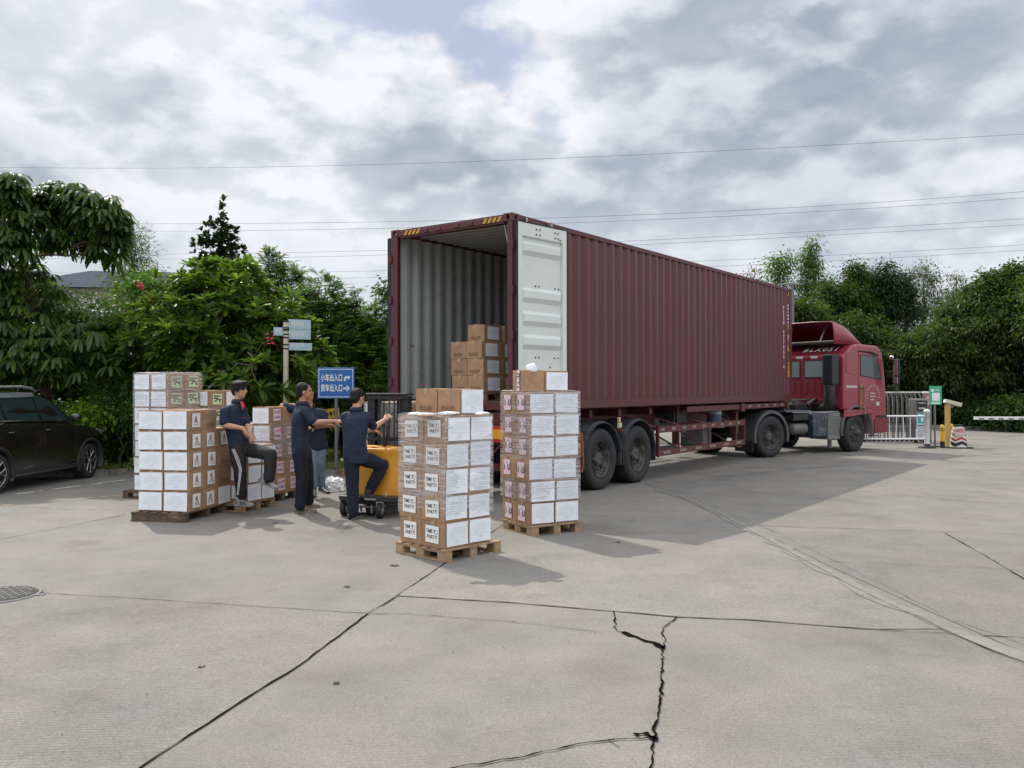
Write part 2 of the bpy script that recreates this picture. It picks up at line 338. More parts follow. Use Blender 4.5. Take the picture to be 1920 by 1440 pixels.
M_joint = pmat('joint_filler', (.004, .004, .004), 1., spec=.05, var=.4, vscale=30)
M_patch = pmat('repair_mortar', (.208, .196, .172), .85, var=.16, vscale=3, c2=(.180, .172, .154), c2amt=.5, c2scale=4, bump=.3)
def jag(pts, step=.12, amp=.01, sd=0):
    r = random.Random(sd); out = []
    for a, b in zip(pts, pts[1:]):
        n = max(1, int((b-a).length/step)); d = (b-a).normalized(); q = Vector((-d.y, d.x, 0))
        for i in range(n):
            out.append(a.lerp(b, i/n)+(q*r.uniform(-amp, amp) if i else Vector()))
    out.append(pts[-1]); return out
def crack(name, px, w, amp=.008, step=.1, sd=0, mat=None, z=.008, wj=.7):
    pts = jag(U(*px), step, amp, sd); r = random.Random(sd+5); vs = []
    for i, p_ in enumerate(pts):
        d = (pts[min(i+1, len(pts)-1)]-pts[max(i-1, 0)]).normalized(); q = Vector((-d.y, d.x, 0)); ww = w*r.uniform(1-wj, 1+wj)*.5
        vs += [(p_.x+q.x*ww, p_.y+q.y*ww, z), (p_.x-q.x*ww, p_.y-q.y*ww, z)]
    b = MB(); b.add(vs, [(2*i, 2*i+1, 2*i+3, 2*i+2) for i in range(len(pts)-1)]); return struct(b.build(name, mat or M_joint, fixn=False))
crack('slab_joint', [(180, 1500), (265, 1440), (330, 1397), (460, 1312), (560, 1250), (690, 1152), (745, 1118), (830, 1060), (920, 1000), (1000, 950)], .010, .006, .12, 1)
crack('slab_joint', [(-300, 1095), (60, 1112), (300, 1126), (500, 1140), (690, 1152)], .007, .004, .1, 2)
crack('slab_joint', [(690, 1152), (760, 1152), (960, 1167), (1130, 1187)], .006, .006, .08, 3)
crack('slab_joint', [(745, 1118), (960, 1131), (1150, 1147), (1270, 1158), (1400, 1163), (1620, 1180), (1840, 1193), (2100, 1207)], .008, .005, .1, 4)
crack('ground_crack', [(1150, 1147), (1151, 1165), (1157, 1185), (1170, 1187)], .009, .014, .05, 5)
crack('ground_crack', [(1268, 1158), (1252, 1172), (1240, 1188), (1247, 1198), (1243, 1218)], .009, .014, .05, 6)
crack('ground_crack', [(1168, 1186), (1200, 1199), (1225, 1206), (1244, 1217)], .040, .018, .04, 7, wj=.5)
crack('ground_crack', [(1243, 1212), (1241, 1290), (1236, 1330), (1229, 1360), (1227, 1385), (1224, 1400), (1220, 1440), (1216, 1500)], .011, .010, .035, 8)
crack('ground_crack', [(780, 1455), (860, 1440), (960, 1425), (1080, 1398), (1150, 1389), (1205, 1387), (1227, 1383)], .010, .010, .05, 9)
crack('ground_crack', [(1190, 1380), (1212, 1377), (1232, 1392)], .03, .02, .03, 10)
crack('ground_crack', [(1140, 1390), (1162, 1404)], .005, .01, .03, 11)
crack('repair_strip', [(1205, 903), (1340, 960), (1420, 1000), (1600, 1100), (1780, 1180), (1960, 1250)], .13, .05, .3, 12, M_patch, .008, .3)
M_j2 = pmat('dusty_joint', (.07, .068, .062), .95, var=.4, vscale=12, c2=(.16, .155, .14), c2amt=.5, c2scale=2)
crack('slab_joint', [(1205, 903), (1340, 960), (1420, 1003), (1600, 1102), (1780, 1188), (1960, 1262)], .007, .006, .1, 13, M_j2, .012)
crack('slab_joint', [(1225, 905), (1370, 963), (1440, 992), (1620, 1080), (1780, 1160), (1960, 1225)], .005, .01, .1, 14, M_j2, .012)
crack('slab_joint', [(1420, 986), (1600, 993), (1780, 998), (1920, 1004), (2300, 1014)], .010, .004, .15, 15, z=.012)
crack('slab_joint', [(1770, 1000), (1850, 1045), (1960, 1112)], .009, .004, .12, 16, z=.012)
crack('slab_joint', [(1225, 883), (1345, 895), (1480, 882), (1600, 872), (1900, 850)], .014, .006, .2, 17, z=.012)
crack('slab_joint', [(-60, 1022), (0, 1012), (100, 993), (235, 965)], .009, .005, .1, 18)
crack('slab_joint', [(-60, 946), (0, 948), (110, 955), (235, 958)], .006, .004, .1, 19)
crack('slab_joint', [(1480, 1052), (1700, 1060), (1960, 1072)], .004, .006, .1, 20, z=.012)
crack('slab_joint', [(1660, 926), (1780, 938), (1960, 950)], .008, .01, .1, 21)
crack('slab_joint', [(1560, 852), (1720, 862), (1960, 872)], .02, .01, .2, 22)
crack('slab_joint', [(560, 1010), (640, 1000), (655, 985), (664, 978)], .004, .004, .1, 23)
M_line = pmat('road_paint', (.62, .62, .58), .7, var=.2, vscale=8, c2=(.3, .29, .27), c2amt=.4, c2scale=14)
M_yline = pmat('road_paint_yellow', (.62, .42, .16), .7, var=.2, vscale=8, c2=(.3, .29, .27), c2amt=.45, c2scale=14)
for k, (a, b_) in enumerate((((30, 927), (66, 922)), ((72, 921), (80, 920)), ((100, 917.5), (152, 911)), ((172, 909), (192, 905.5)), ((194, 905), (236, 900)))):
    crack('parking_line', [a, b_], .085, .0, 1, 30+k, M_line, .005, .12)
for k, (a, b_) in enumerate((((150, 936), (178, 933.5)), ((188, 932.5), (232, 928.5)), ((-20, 949), (26, 947)))):
    crack('parking_line', [a, b_], .06, .0, 1, 40+k, M_yline, .006, .12)

# dead leaves, grit and crumbs lying on the concrete
def litter():
    r = random.Random(3); b = MB()
    for k in range(260):
        u, v = r.uniform(0, 1920), 900+540*r.random()**.8; p_ = un(u, v); s = r.uniform(.002, .007)
        a = r.uniform(0, 6.3); q = [(p_.x+s*r.uniform(.5, 1.3)*math.cos(a+t), p_.y+s*r.uniform(.5, 1.2)*math.sin(a+t), .010+r.uniform(0, .006)) for t in (0, 1.3, 2.6, 3.9, 5.1)]
        b.add(q, [(0, 1, 2, 3, 4)])
    struct(b.build('grit', pmat('grit', (.10, .085, .06), .9, var=.4), fixn=False), 'stuff')
litter()
def dead_leaf(px, s, sd, label):
    r = random.Random(sd); p_ = un(*px); P = []
    for i in range(7):
        t = i/6; w = s*.42*math.sin(math.pi*t)**.7; x = s*(t-.5); P.append([(x, -w, -.002+.012*r.random()), (x, 0, .002+.004*r.random()), (x, w, -.002+.012*r.random())])
    b = MB(); b.grid(P); tag(b.build('dead_leaf', pmat('dead_leaf', (.06, .035, .02), .8, var=.3), loc=(p_.x, p_.y, .004), rot=(0, 0, r.uniform(0, 6)), fixn=False), label, 'leaf', 'dry leaves on the concrete')
dead_leaf((740, 1061), .09, 1, 'curled dry brown leaf on the concrete left of the nearest pallet')
dead_leaf((651, 1101), .06, 2, 'small dry leaf on the open concrete below and left of the nearest pallet')
dead_leaf((1158, 1018), .07, 3, 'small dark dry leaf lying in the shade right of the second pallet')
dead_leaf((517, 982), .09, 4, 'dark curled scrap of leaf on the concrete in front of the leaning man')
dead_leaf((378, 1252), .05, 5, 'small brown leaf alone on the brushed concrete at lower left')
dead_leaf((631, 1282), .045, 6, 'tiny brown leaf right of the long diagonal joint at lower centre')

# manhole
def manhole():
    p_ = un(-6, 1117); t = thing('manhole_cover', 'round cast iron manhole cover with raised grid set in the concrete at left', 'manhole', (p_.x, p_.y, 0))
    m_ = pmat('cast_iron', (.10, .098, .092), .6, .3, var=.2, vscale=20, bump=.3)
    b = MB(); b.lathe([(.40, .0), (.40, .012), (.37, .014), (.365, .008)], 48); b.box(.38, .47, -.02, .02, 0, .012); b.build('frame', pmat('iron_frame', (.17, .165, .155), .7, var=.15, vscale=30), t)
    b = MB(); b.lathe([(.36, .008), (.36, .012), (.0001, .012)], 48)
    for i in range(-6, 7):
        for j in range(-6, 7):
            x, y = i*.05, j*.05
            if math.hypot(x, y) < .31: b.box(x-.017, x+.017, y-.009 if (i+j) % 2 else y-.02, y+.009 if (i+j) % 2 else y+.02, .012, .017)
    for q in range(36):
        a = q*R(10); b.box(-.012, .012, .325, .345, .012, .017, M=TR(rz=a))
    b.build('lid', m_, t); t.scale = (.84, .84, 1)
manhole()

# kerbs, verges
M_kerb = pmat('kerb_stone', (.20, .195, .18), .85, var=.25, vscale=4, bump=.5, bscale=60, c2=(.07, .07, .06), c2amt=.35, c2scale=2)
M_soil = pmat('soil', (.085, .065, .042), .95, var=.4, vscale=3, bump=1.5, bscale=25, c2=(.05, .07, .02), c2amt=.35, c2scale=1.5)
def kerb(name, pts, h=.13, w=.14):
    b = MB(); r = random.Random(5)
    for a, c in zip(pts, pts[1:]):
        d = (c-a); L_ = d.length; n = max(1, round(L_/.9)); ang = math.atan2(d.y, d.x)
        for i in range(n):
            M = Matrix.Translation(a+d*(i/n)) @ Matrix.Rotation(ang, 4, 'Z'); j = r.uniform(-.006, .006)
            b.box(.004, L_/n-.006, 0, w, -.02, h+j, M=M)
    return struct(b.build(name, M_kerb, bevel=.012))
KL = [Vector((-30, 12.6, 0)), Vector((-14.5, 15.6, 0)), Vector((-7.9, 16.85, 0)), Vector((-3.9, 18.15, 0)), Vector((1.5, 20.2, 0)), Vector((4.6, 24.0, 0)), Vector((5.2, 33.0, 0))]
kerb('kerb', KL)
b = MB(); top = [(p_.x, p_.y+.12) for p_ in KL]
b.add([(x, y, .10) for x, y in top]+[(-60, 60, .25), (-60, 12, .1)], [(5, 6, 7) , (4, 5, 7, 3), (3, 7, 2), (2, 7, 1), (1, 7, 8, 0)], 0)
struct(b.build('verge', M_soil))
# right-hand verge under the wood
KR = [Vector((14.5, 36.0, 0)), Vector((20, 33.5, 0)), Vector((27, 30.6, 0)), Vector((40, 24, 0)), Vector((60, 12, 0))]
KR2 = [Vector((8.5, 39.0, 0)), Vector((14.5, 36.0, 0))]
kerb('kerb', KR2+KR[1:], .15, .18)
b = MB(); pr = KR2+KR[1:]
b.add([(p_.x+.05, p_.y+.17, .12) for p_ in pr]+[(90, 40, .5), (60, 90, 1.2), (-10, 90, 1.0), (4, 45, .3)], [(0, 1, 9), (1, 2, 8, 9), (2, 3, 7, 8), (3, 4, 6, 7), (4, 5, 6)] , 0)
struct(b.build('verge', M_soil))
# ================================================================ SHIPPING CONTAINER  (local x forward along its length, y to its left, z up)
CX, CY, CZ, CROT = .0057, 12.4455, 1.368, R(90-36.493)
M_mar = pmat('container_maroon', (.102, .0145, .020), .38, var=.06, vscale=1.6, c2=(.080, .020, .023), c2amt=.42, c2scale=3.5, spec=.55, streak=7)
M_mar2 = pmat('container_frame_paint', (.095, .018, .022), .5, var=.16, vscale=3, c2=(.055, .030, .024), c2amt=.3, c2scale=5)
M_int = pmat('container_inner_grey', (.34, .365, .35), .55, var=.07, vscale=2.5, c2=(.27, .285, .27), c2amt=.22, c2scale=4)
M_door = pmat('container_door_inside', (.66, .69, .65), .45, var=.04, vscale=2, c2=(.58, .60, .56), c2amt=.12, c2scale=6)
M_black = pmat('black_rubber', (.012, .012, .013), .6, var=.2, vscale=20)
M_yel = pmat('yellow_marking', (.62, .34, .03), .5, var=.1)
M_blue = pmat('blue_marking', (.03, .07, .28), .5)
M_white = pmat('white_marking', (.62, .62, .60), .5, var=.1, vscale=20)
M_steel = pmat('galvanised_steel', (.36, .36, .35), .4, .7, var=.15, vscale=15)
M_ply = pmat('container_floor_board', (.10, .06, .035), .7, var=.3, vscale=8)
L_, W_, H_ = 12.192, 2.438, 2.896
cont = thing('shipping_container', 'long maroon corrugated shipping container with its rear doors open, standing on the red trailer', 'container', (CX, CY, CZ), CROT)
def corrugate(x0, x1, pitch, depth, flat_out=.072, slope=.068):
    """trapezoid profile along x: offsets 0 (outer) .. depth (inner)"""
    n = round((x1-x0)/pitch); p = (x1-x0)/n; out = []
    for i in range(n):
        a = x0+i*p
        out += [(a, 0), (a+flat_out, 0), (a+flat_out+slope, depth), (a+p-slope, depth)]
    out.append((x1, 0)); return out
def side_wall(y, sgn, name):
    pr = corrugate(.16, L_-.16, .276, .046); z0, z1 = .165, H_-.075; b = MB()
    n = len(pr); zs = [z0, z1]
    for off, mi in ((0, 0), (.004, 1)):
        vs = [(x, y+sgn*(.012+d+off), z) for z in zs for x, d in pr]
        b.add(vs, [(i, i+1, n+i+1, n+i) for i in range(n-1)], mi)
    return b.build(name, [M_mar, M_int], cont, fixn=False)
wr = side_wall(0, 1, 'side_panel'); side_wall(W_, -1, 'side_panel')
# roof with shallow cross ribs
pr = corrugate(.12, L_-.12, .21, .02, .07, .035); n = len(pr); b = MB()
for off, mi in ((0, 0), (-.004, 1)):
    b.add([(x, y, H_-.022-d+off) for y in (.05, W_-.05) for x, d in pr], [(i, i+1, n+i+1, n+i) for i in range(n-1)], mi)
b.build('roof_panel', [M_mar, M_int], cont, fixn=False)
pr = corrugate(.08, W_-.08, .25, .045, .10, .03); n = len(pr); b = MB()
for off, mi in ((0, 0), (-.004, 1)):
    b.add([(L_-.03-d+off, y, z) for z in (.16, H_-.06) for y, d in pr], [(i, i+1, n+i+1, n+i) for i in range(n-1)], mi)
b.build('front_panel', [M_mar, M_int], cont, fixn=False)
b = MB(); b.box(.06, L_-.1, .06, W_-.06, .115, .15); b.build('floor', M_ply, cont)
b = MB()
for i in range(40): b.box(.3+i*.29, .34+i*.29, .05, W_-.05, .02, .113)
b.build('floor_beams', M_mar2, cont)
for y0, y1 in ((0, .06), (W_-.06, W_)):
    s = .0
    b = MB(); b.box(.17, L_-.17, y0, y1, H_-.078, H_-.004); b.build('top_rail', M_mar2, cont, bevel=.006)
    b = MB(); b.box(.17, L_-.17, y0+(.0 if y0 == 0 else .045), y0+(.012 if y0 == 0 else .06), .012, .168)
    b.box(.17, L_-.17, y0, y1, .010, .024) if y0 == 0 else None
    b.box(.17, L_-.17, y0-.004 if y0 == 0 else y0+.04, y0+.04 if y0 == 0 else y1+.004, .160, .170)
    b.build('bottom_rail', M_mar2, cont, bevel=.003)
# posts and corner castings
def casting(x, y, z):
    b = MB(); dx = .178 if x == 0 else -.178; dy = .162 if y == 0 else -.162; dz = .118 if z == 0 else -.118
    x0, x1 = sorted((x, x+dx)); y0, y1 = sorted((y, y+dy)); z0, z1 = sorted((z, z+dz)); e = .003
    b.box(x0-e, x1+e, y0-e, y1+e, z0-e*(z == 0), z1+e*(z != 0))
    o = b.build('corner_casting', M_mar2, cont, bevel=.01)
    xm, ym, zm = (x0+x1)/2, (y0+y1)/2, (z0+z1)/2
    c1 = MB(); c1.lathe([(0, -1), (.034, -1), (.034, 1), (0, 1)], 20, M=TR(xm, ym, zm+.0) @ Matrix.Scale(1.3, 4, (0, 0, 1)) @ Matrix.Rotation(R(90), 4, 'Y') @ Matrix.Scale(.30, 4, (0, 0, 1)))
    c2_ = MB(); c2_.lathe([(0, -.3), (.036, -.3), (.036, .3), (0, .3)], 20, M=TR(xm, ym, zm) @ Matrix.Rotation(R(90), 4, 'X'))
    k1 = c1.build('k', None); k2 = c2_.build('k', None)
    for k in (k1, k2): k.parent = cont
    bpy.context.view_layer.update(); cut(o, [k1, k2])
for x in (0, L_):
    for y in (0, W_):
        for z in (0, H_): casting(x, y, z)
for y in (0, W_):
    sg = 1 if y == 0 else -1
    b = MB(); y0, y1 = sorted((y, y+sg*(.09 if y == 0 else .14))); b.box(0, .035, y0, y1, .118, H_-.118); ya, yb = sorted((y, y+sg*.03)); b.box(.035, .16, ya, yb, .118, H_-.118)
    b.box(.035, .16, *sorted((y+sg*.03, y+sg*.055)), .118, H_-.118)
    for i in range(4):
        b.lathe([(.022, -.07), (.022, .07)], 10, M=TR(-.012, y-sg*.004, .45+i*.66))
        b.box(-.03, .02, *sorted((y-sg*.028, y+sg*.03)), .45+i*.66-.05, .45+i*.66+.05)
    b.build('corner_post', M_mar2, cont, bevel=.004)
    b = MB(); b.box(L_-.16, L_, *sorted((y, y+sg*.03)), .118, H_-.118); b.box(L_-.03, L_, *sorted((y+sg*.03, y+sg*.16)), .118, H_-.118); b.build('corner_post', M_mar2, cont, bevel=.004)
# door header with hazard stripes, and sill
hd = MB(); hd.box(.02, .14, .165, W_-.165, H_-.14, H_-.006); hd.box(.003, .02, .165, W_-.165, H_-.115, H_-.03)
for yy in (.78, 1.05, 1.42, 1.68): hd.box(-.012, .003, yy-.04, yy+.04, H_-.105, H_-.055)
hd = hd.build('door_header', M_mar2, cont, bevel=.004)
st = MB()
for y0, n, d in ((.24, 4, 1), (W_-.19-.40, 4, 1)):
    for i in range(n):
        ya = y0+i*.088; st.add([(-.001, ya, H_-.108), (-.001, ya+.045, H_-.108), (-.001, ya+.045-.05, H_-.035), (-.001, ya-.05, H_-.035)], [(0, 1, 2, 3)])
st.build('hazard_stripe', M_yel, hd, fixn=False)
b = MB(); b.box(.0, .14, .165, W_-.165, .02, .155); b.box(-.012, .0, .5, .7, .02, .10); b.box(-.012, .0, 1.7, 1.9, .02, .10); b.build('door_sill', M_mar2, cont, bevel=.004)
# ---- doors, built closed in local coords of the hinge: x' along the leaf (away from hinge), y' thickness, z up
def door(hx, hy, ang, flip):
    Lw = 1.145; D = thing_part('door', cont, (hx, hy, 0), (0, 0, ang))
    f = flip
    Y = lambda a, b_: sorted((f*a, f*b_))
    b = MB(); z0, z1 = .14, H_-.125
    # rectangular frame
    b.box(.0, .11, *Y(0, .055), z0, z1); b.box(Lw-.10, Lw, *Y(0, .055), z0, z1); b.box(.11, Lw-.10, *Y(0.002, .053), z1-.20, z1-.002); b.box(.11, Lw-.10, *Y(0.002, .053), z0+.002, z0+.16)
    b.build('frame', M_door, D, bevel=.006)
    # pressed panel: horizontal trapezoid ribs on the inner face
    zs = [(z0+.16, .042)]
    def rib(zc, hgt, dep=.0): zs.extend([(zc-hgt/2-.05, .042), (zc-hgt/2+.02, dep), (zc+hgt/2-.03, dep), (zc+hgt/2+.02, .042)])
    for zc in (.52, 1.04, 1.385, 1.73, 2.42): rib(zc, .15)
    zs.append((z1-.20, .042)); b = MB()
    for o2, mi in ((0, 0), (.008, 1)):
        vs = []
        for z, d in zs: vs += [(.11, f*(d+o2 if d > .03 else .042+o2), z), (.15, f*(d+o2), z), (Lw-.15, f*(d+o2), z), (Lw-.10, f*(.042+o2), z)]
        b.add(vs, [(4*i+j, 4*i+j+1, 4*i+j+5, 4*i+j+4) for i in range(len(zs)-1) for j in range(3)], mi)
    b.build('panel', [M_door, M_mar], D, fixn=False)
    # outside skin edge, gasket, bolts, hinges, locking bars
    b = MB(); b.box(-.012, .0, *Y(-.012, .07), z0-.01, z1+.01); b.box(Lw, Lw+.012, *Y(-.008, .06), z0-.01, z1+.01); b.box(0, Lw, *Y(-.006, .06), z1, z1+.012); b.build('gasket', M_black, D)
    b = MB()
    for (xx, zz) in [(.42, z1-.07), (.50, z1-.07), (.42, z1-.15), (.50, z1-.15), (.86, z1-.07), (.93, z1-.07), (.86, z1-.15), (.93, z1-.15), (.98, z1-.17), (.44, 1.86), (.52, 1.86), (.90, 1.86), (.99, 1.86), (.44, .80), (.52, .80), (.88, .80), (.97, .80), (.78, .66), (.78, .55), (.74, .43)]:
        dd = .0 if zz > z1-.2 else .040
        b.lathe([(.0001, -.012), (.011, -.012), (.013, 0)], 8, M=TR(xx, f*dd, zz) @ Matrix.Rotation(R(90)*(-f), 4, 'X'))
    b.build('bolt', pmat('dark_bolt', (.08, .075, .07), .5, .6), D)
    b = MB()
    for xx in (.30, .88):
        b.tube([(xx, f*.10, .06), (xx, f*.10, H_-.05)], .017, 8)
        for zz in (.3, .9, 1.5, 2.1, 2.6): b.box(xx-.05, xx+.05, *Y(.05, .115), zz-.03, zz+.03)
        b.box(xx-.02, xx+.02, *Y(.08, .14), .02, .12); b.box(xx-.02, xx+.02, *Y(.08, .14), H_-.10, H_-.02)
        b.tube([(xx, f*.12, 1.05), (xx+(-.2 if xx > .5 else .2), f*.13, 1.05)], .012, 6)
    b.build('locking_bar', M_steel, D)
    b = MB()
    for i in range(4): b.box(-.03, .12, *Y(.056, .068), .45+i*.66-.06, .45+i*.66+.06)
    b.build('hinge', M_mar2, D)
    return D
def thing_part(name, parent, loc, rot):
    o = bpy.data.objects.new(name, None); col.objects.link(o); o.parent = parent; o.location = loc; o.rotation_euler = rot; o.empty_display_size = .1; return o
door(.03, -.075, R(-5.6), 1)              # right leaf, swung back along the right side; inner face outwards
door(.03, W_+.085, R(3.0), -1)
# markings on the right side panel near the front end
mk = MB(); mk2 = MB(); mk3 = MB(); YO = .0105
rr = random.Random(4)
def vtext(s, x, ztop, size, mb):
    """stencilled characters one under another"""
    z = ztop
    for ch in s:
        if ch != ' ':
            vs, fs = text_mesh(ch, size, .006); mb.add([(x+v[0], YO-.001, z+v[1]) for v in vs], fs)
        z -= size*.92
vtext('FSCU 977045 4', L_-.60, 2.36, .135, mk); 
for i in range(7):
    z = 2.42-i*.085; mk.box(L_-.31, L_-.23, YO-.002, YO, z, z+.05) if i % 3 != 2 else mk.box(L_-.30, L_-.25, YO-.002, YO, z, z+.05)
mk.box(L_-.30, L_-.28, YO-.002, YO, 1.57, 1.69); mk.box(L_-.24, L_-.22, YO-.002, YO, 1.57, 1.69); mk.box(L_-.28, L_-.24, YO-.002, YO, 1.67, 1.69); mk.box(L_-.28, L_-.24, YO-.002, YO, 1.52, 1.54)
mk.build('stencil_marks', M_white, wr)
mk2.box(L_-.30, L_-.235, YO-.002, YO, 1.83, 1.98); mk2.add([(L_-.31, YO-.001, 1.28), (L_-.20, YO-.001, 1.28), (L_-.31, YO-.001, 1.47)], [(0, 1, 2)]); mk2.box(L_-.32, L_-.19, YO-.002, YO, .62, .98)
mk2.add([(L_-.30, YO-.001, 2.70), (L_-.25, YO-.001, 2.70), (L_-.18, YO-.001, 2.79), (L_-.23, YO-.001, 2.79)], [(0, 1, 2, 3)])
o = mk2.build('warning_stickers', M_yel, wr)
for k, (z, h) in enumerate(((.90, .05), (.84, .02), (.77, .05), (.68, .035), (.65, .015))): mk3.box(L_-.305+.01*k, L_-.22, YO-.0035, YO-.002, z, z+h)
for k in range(3): mk3.box(L_-.285, L_-.25, YO-.0035, YO-.002, 1.85+.045*k, 1.87+.045*k)
mk3.build('print', M_black, o)
b = MB(); b.box(1.26, 1.42, YO-.003, YO, 2.02, 2.18); b.box(1.26, 1.42, YO-.003, YO, 2.55, 2.68); b.build('blue_logo_band', M_blue, wr)
b = MB(); b.box(1.29, 1.39, YO-.005, YO-.002, 2.18, 2.55); b.build('white_logo_band', M_white, wr)
# rope end hanging inside the door header
b = MB(); b.tube([(.1, .22, H_-.13), (.13, .20, H_-.3), (.12, .17, H_-.42), (.16, .12, H_-.5)], .007, 5); b.build('rope_end', M_white, cont)

# ================================================================ TRAILER
M_red = pmat('trailer_red', (.115, .018, .022), .5, var=.25, vscale=5, c2=(.05, .022, .02), c2amt=.42, c2scale=6)
M_tyre = pmat('tyre_rubber', (.022, .022, .023), .75, var=.3, vscale=6, c2=(.036, .035, .034), c2amt=.3, c2scale=3, bump=.2, bscale=60)
M_rim = pmat('dirty_rim', (.065, .060, .055), .6, .2, var=.3, vscale=9, c2=(.16, .15, .13), c2amt=.3, c2scale=8)
M_guard = pmat('mudguard_plastic', (.035, .042, .05), .5, var=.25, vscale=6, c2=(.075, .075, .072), c2amt=.4, c2scale=4)
M_dark = pmat('greasy_black', (.014, .014, .015), .55, var=.4, vscale=9, c2=(.04, .036, .03), c2amt=.4, c2scale=7)
M_grey = pmat('dusty_grey', (.16, .16, .155), .7, var=.25, vscale=7)
def wheel(parent, x, y, side, rad=.515, wid=.285, dual=False, steer=0., deep=True):
    """axle along y; side -1 = right of the vehicle (outer face towards -y)"""
    w = thing_part('wheel', parent, (x, y, rad), (0, 0, steer)); s = side
    for k in range(2 if dual else 1):
        oy = -s*k*(wid+.045); r_i = rad*.60
        pr = [(r_i, .0), (r_i+.02, -.004), (r_i+.05, .012), (rad*.86, .022), (rad*.93, .008), (rad*.97, -.012), (rad, -.035), (rad, -wid+.035), (rad*.97, -wid+.012), (rad*.86, -wid-.02), (r_i, -wid)]
        b = MB(); b.lathe([(r, -s*(-h)*1.0) if False else (r, s*h) for r, h in pr], 48, axis='Y', M=TR(0, oy, 0))
        for gi in range(4): # circumferential grooves
            hh = -wid*(.2+.2*gi); b.lathe([(rad+.0015, s*(hh-.004)), (rad+.0015, s*(hh+.004))], 48, axis='Y', M=TR(0, oy, 0), mi=1)
        for gi in range(52):
            a = gi*2*math.pi/52; M = TR(0, oy, 0) @ Matrix.Rotation(a, 4, 'Y'); b.box(-.008, .008, *sorted((s*(-.03), s*(-.07))), rad-.004, rad+.003, 1, M); b.box(-.008, .008, *sorted((s*(-wid+.07), s*(-wid+.03))), rad-.004, rad+.003, 1, M)
        b.build('tyre', [M_tyre, M_black], w)
    r_i = rad*.6; b = MB(); d0 = -.15 if deep else -.02
    b.lathe([(r_i+.012, s*.004), (r_i+.012, s*-.02), (r_i-.012, s*-.012), (r_i-.02, s*-.04), (r_i-.035, s*(d0-.02)), (r_i*.72, s*(d0+.0)), (r_i*.60, s*(d0+.03)), (r_i*.45, s*(d0+.03)), (.0001, s*(d0+.03))], 40, axis='Y')
    hub = [(.12, d0+.02), (.115, d0+.10 if deep else d0+.07), (.075, d0+.125 if deep else d0+.10), (.06, d0+.135 if deep else d0+.15), (.0001, d0+.14 if deep else d0+.155)]
    b.lathe([(r, s*h) for r, h in hub], 24, axis='Y')
    for i in range(10):
        a = i*2*math.pi/10; rr_ = r_i*.56
        b.lathe([(.018, s*(d0+.02)), (.018, s*(d0+.075)), (.0001, s*(d0+.078))], 8, M=TR(rr_*math.cos(a), 0, rr_*math.sin(a)), axis='Y')
    b.build('rim', M_rim, w)
    b = MB() # hand holes
    for i in range(8 if not deep else 5):
        a = (i+.5)*2*math.pi/(8 if not deep else 5); b.lathe([(.034, s*(d0+.016)), (.034, s*(d0+.024)), (.0001, s*(d0+.024))], 14, M=TR(r_i*.80*math.cos(a), s*.004, r_i*.80*math.sin(a)), axis='Y')
    b.build('hand_holes', M_black, w)
    return w
trl = thing('container_trailer', 'rusty red skeletal semi-trailer on black tyres carrying the maroon container', 'trailer', (CX, CY, 0), CROT)
yc = W_/2
b = MB()
for yy in (yc-.5, yc+.42):
    b.box(.15, 8.9, yy, yy+.08, .86, 1.34); b.box(8.9, 12.0, yy, yy+.08, 1.18, 1.342); b.box(.15, 8.9, yy-.06, yy+.14, .84, .87); b.box(.15, 12.0, yy-.058, yy+.138, 1.335, 1.36)
for xx in (.25, 1.6, 2.6, 3.6, 4.8, 6.0, 7.2, 8.6, 10.2, 11.8): b.box(xx-.05, xx+.05, .25, W_-.25, 1.20, 1.337)
for xx in (.12, 8.9, 11.95): b.box(xx-.09, xx+.09, .02, W_-.02, 1.17, 1.352)
b.box(8.8, 9.0, yc-.5, yc+.5, .86, 1.2)
b.build('chassis_frame', M_red, trl, bevel=.006)
b = MB(); b.box(.0, .1, .05, W_-.05, .98, 1.13); b.build('rear_beam', M_red, trl)
b = MB()
b.box(-.045, -.0, .02, W_-.02, .92, 1.16); rb = b.build('rear_bumper', pmat('bumper_red', (.45, .03, .025), .45, var=.15), trl)
b = MB()
for i in range(4): b.box(-.049, -.046, .12+i*.6, .50+i*.6, .97, 1.11)
b.build('reflective_plates', pmat('reflector_yellow', (.75, .36, .02), .4, var=.1), rb)
b = MB(); b.box(-.02, .03, .15, W_-.15, .50, .60); 
for yy in (.55, W_-.6): b.box(.0, .05, yy, yy+.06, .6, .95); b.tube([(.03, yy+.03, .58), (.7, yy+.03, 1.0)], .025, 6)
b.build('underride_guard', M_red, trl)
AX = [2.52, 3.82]
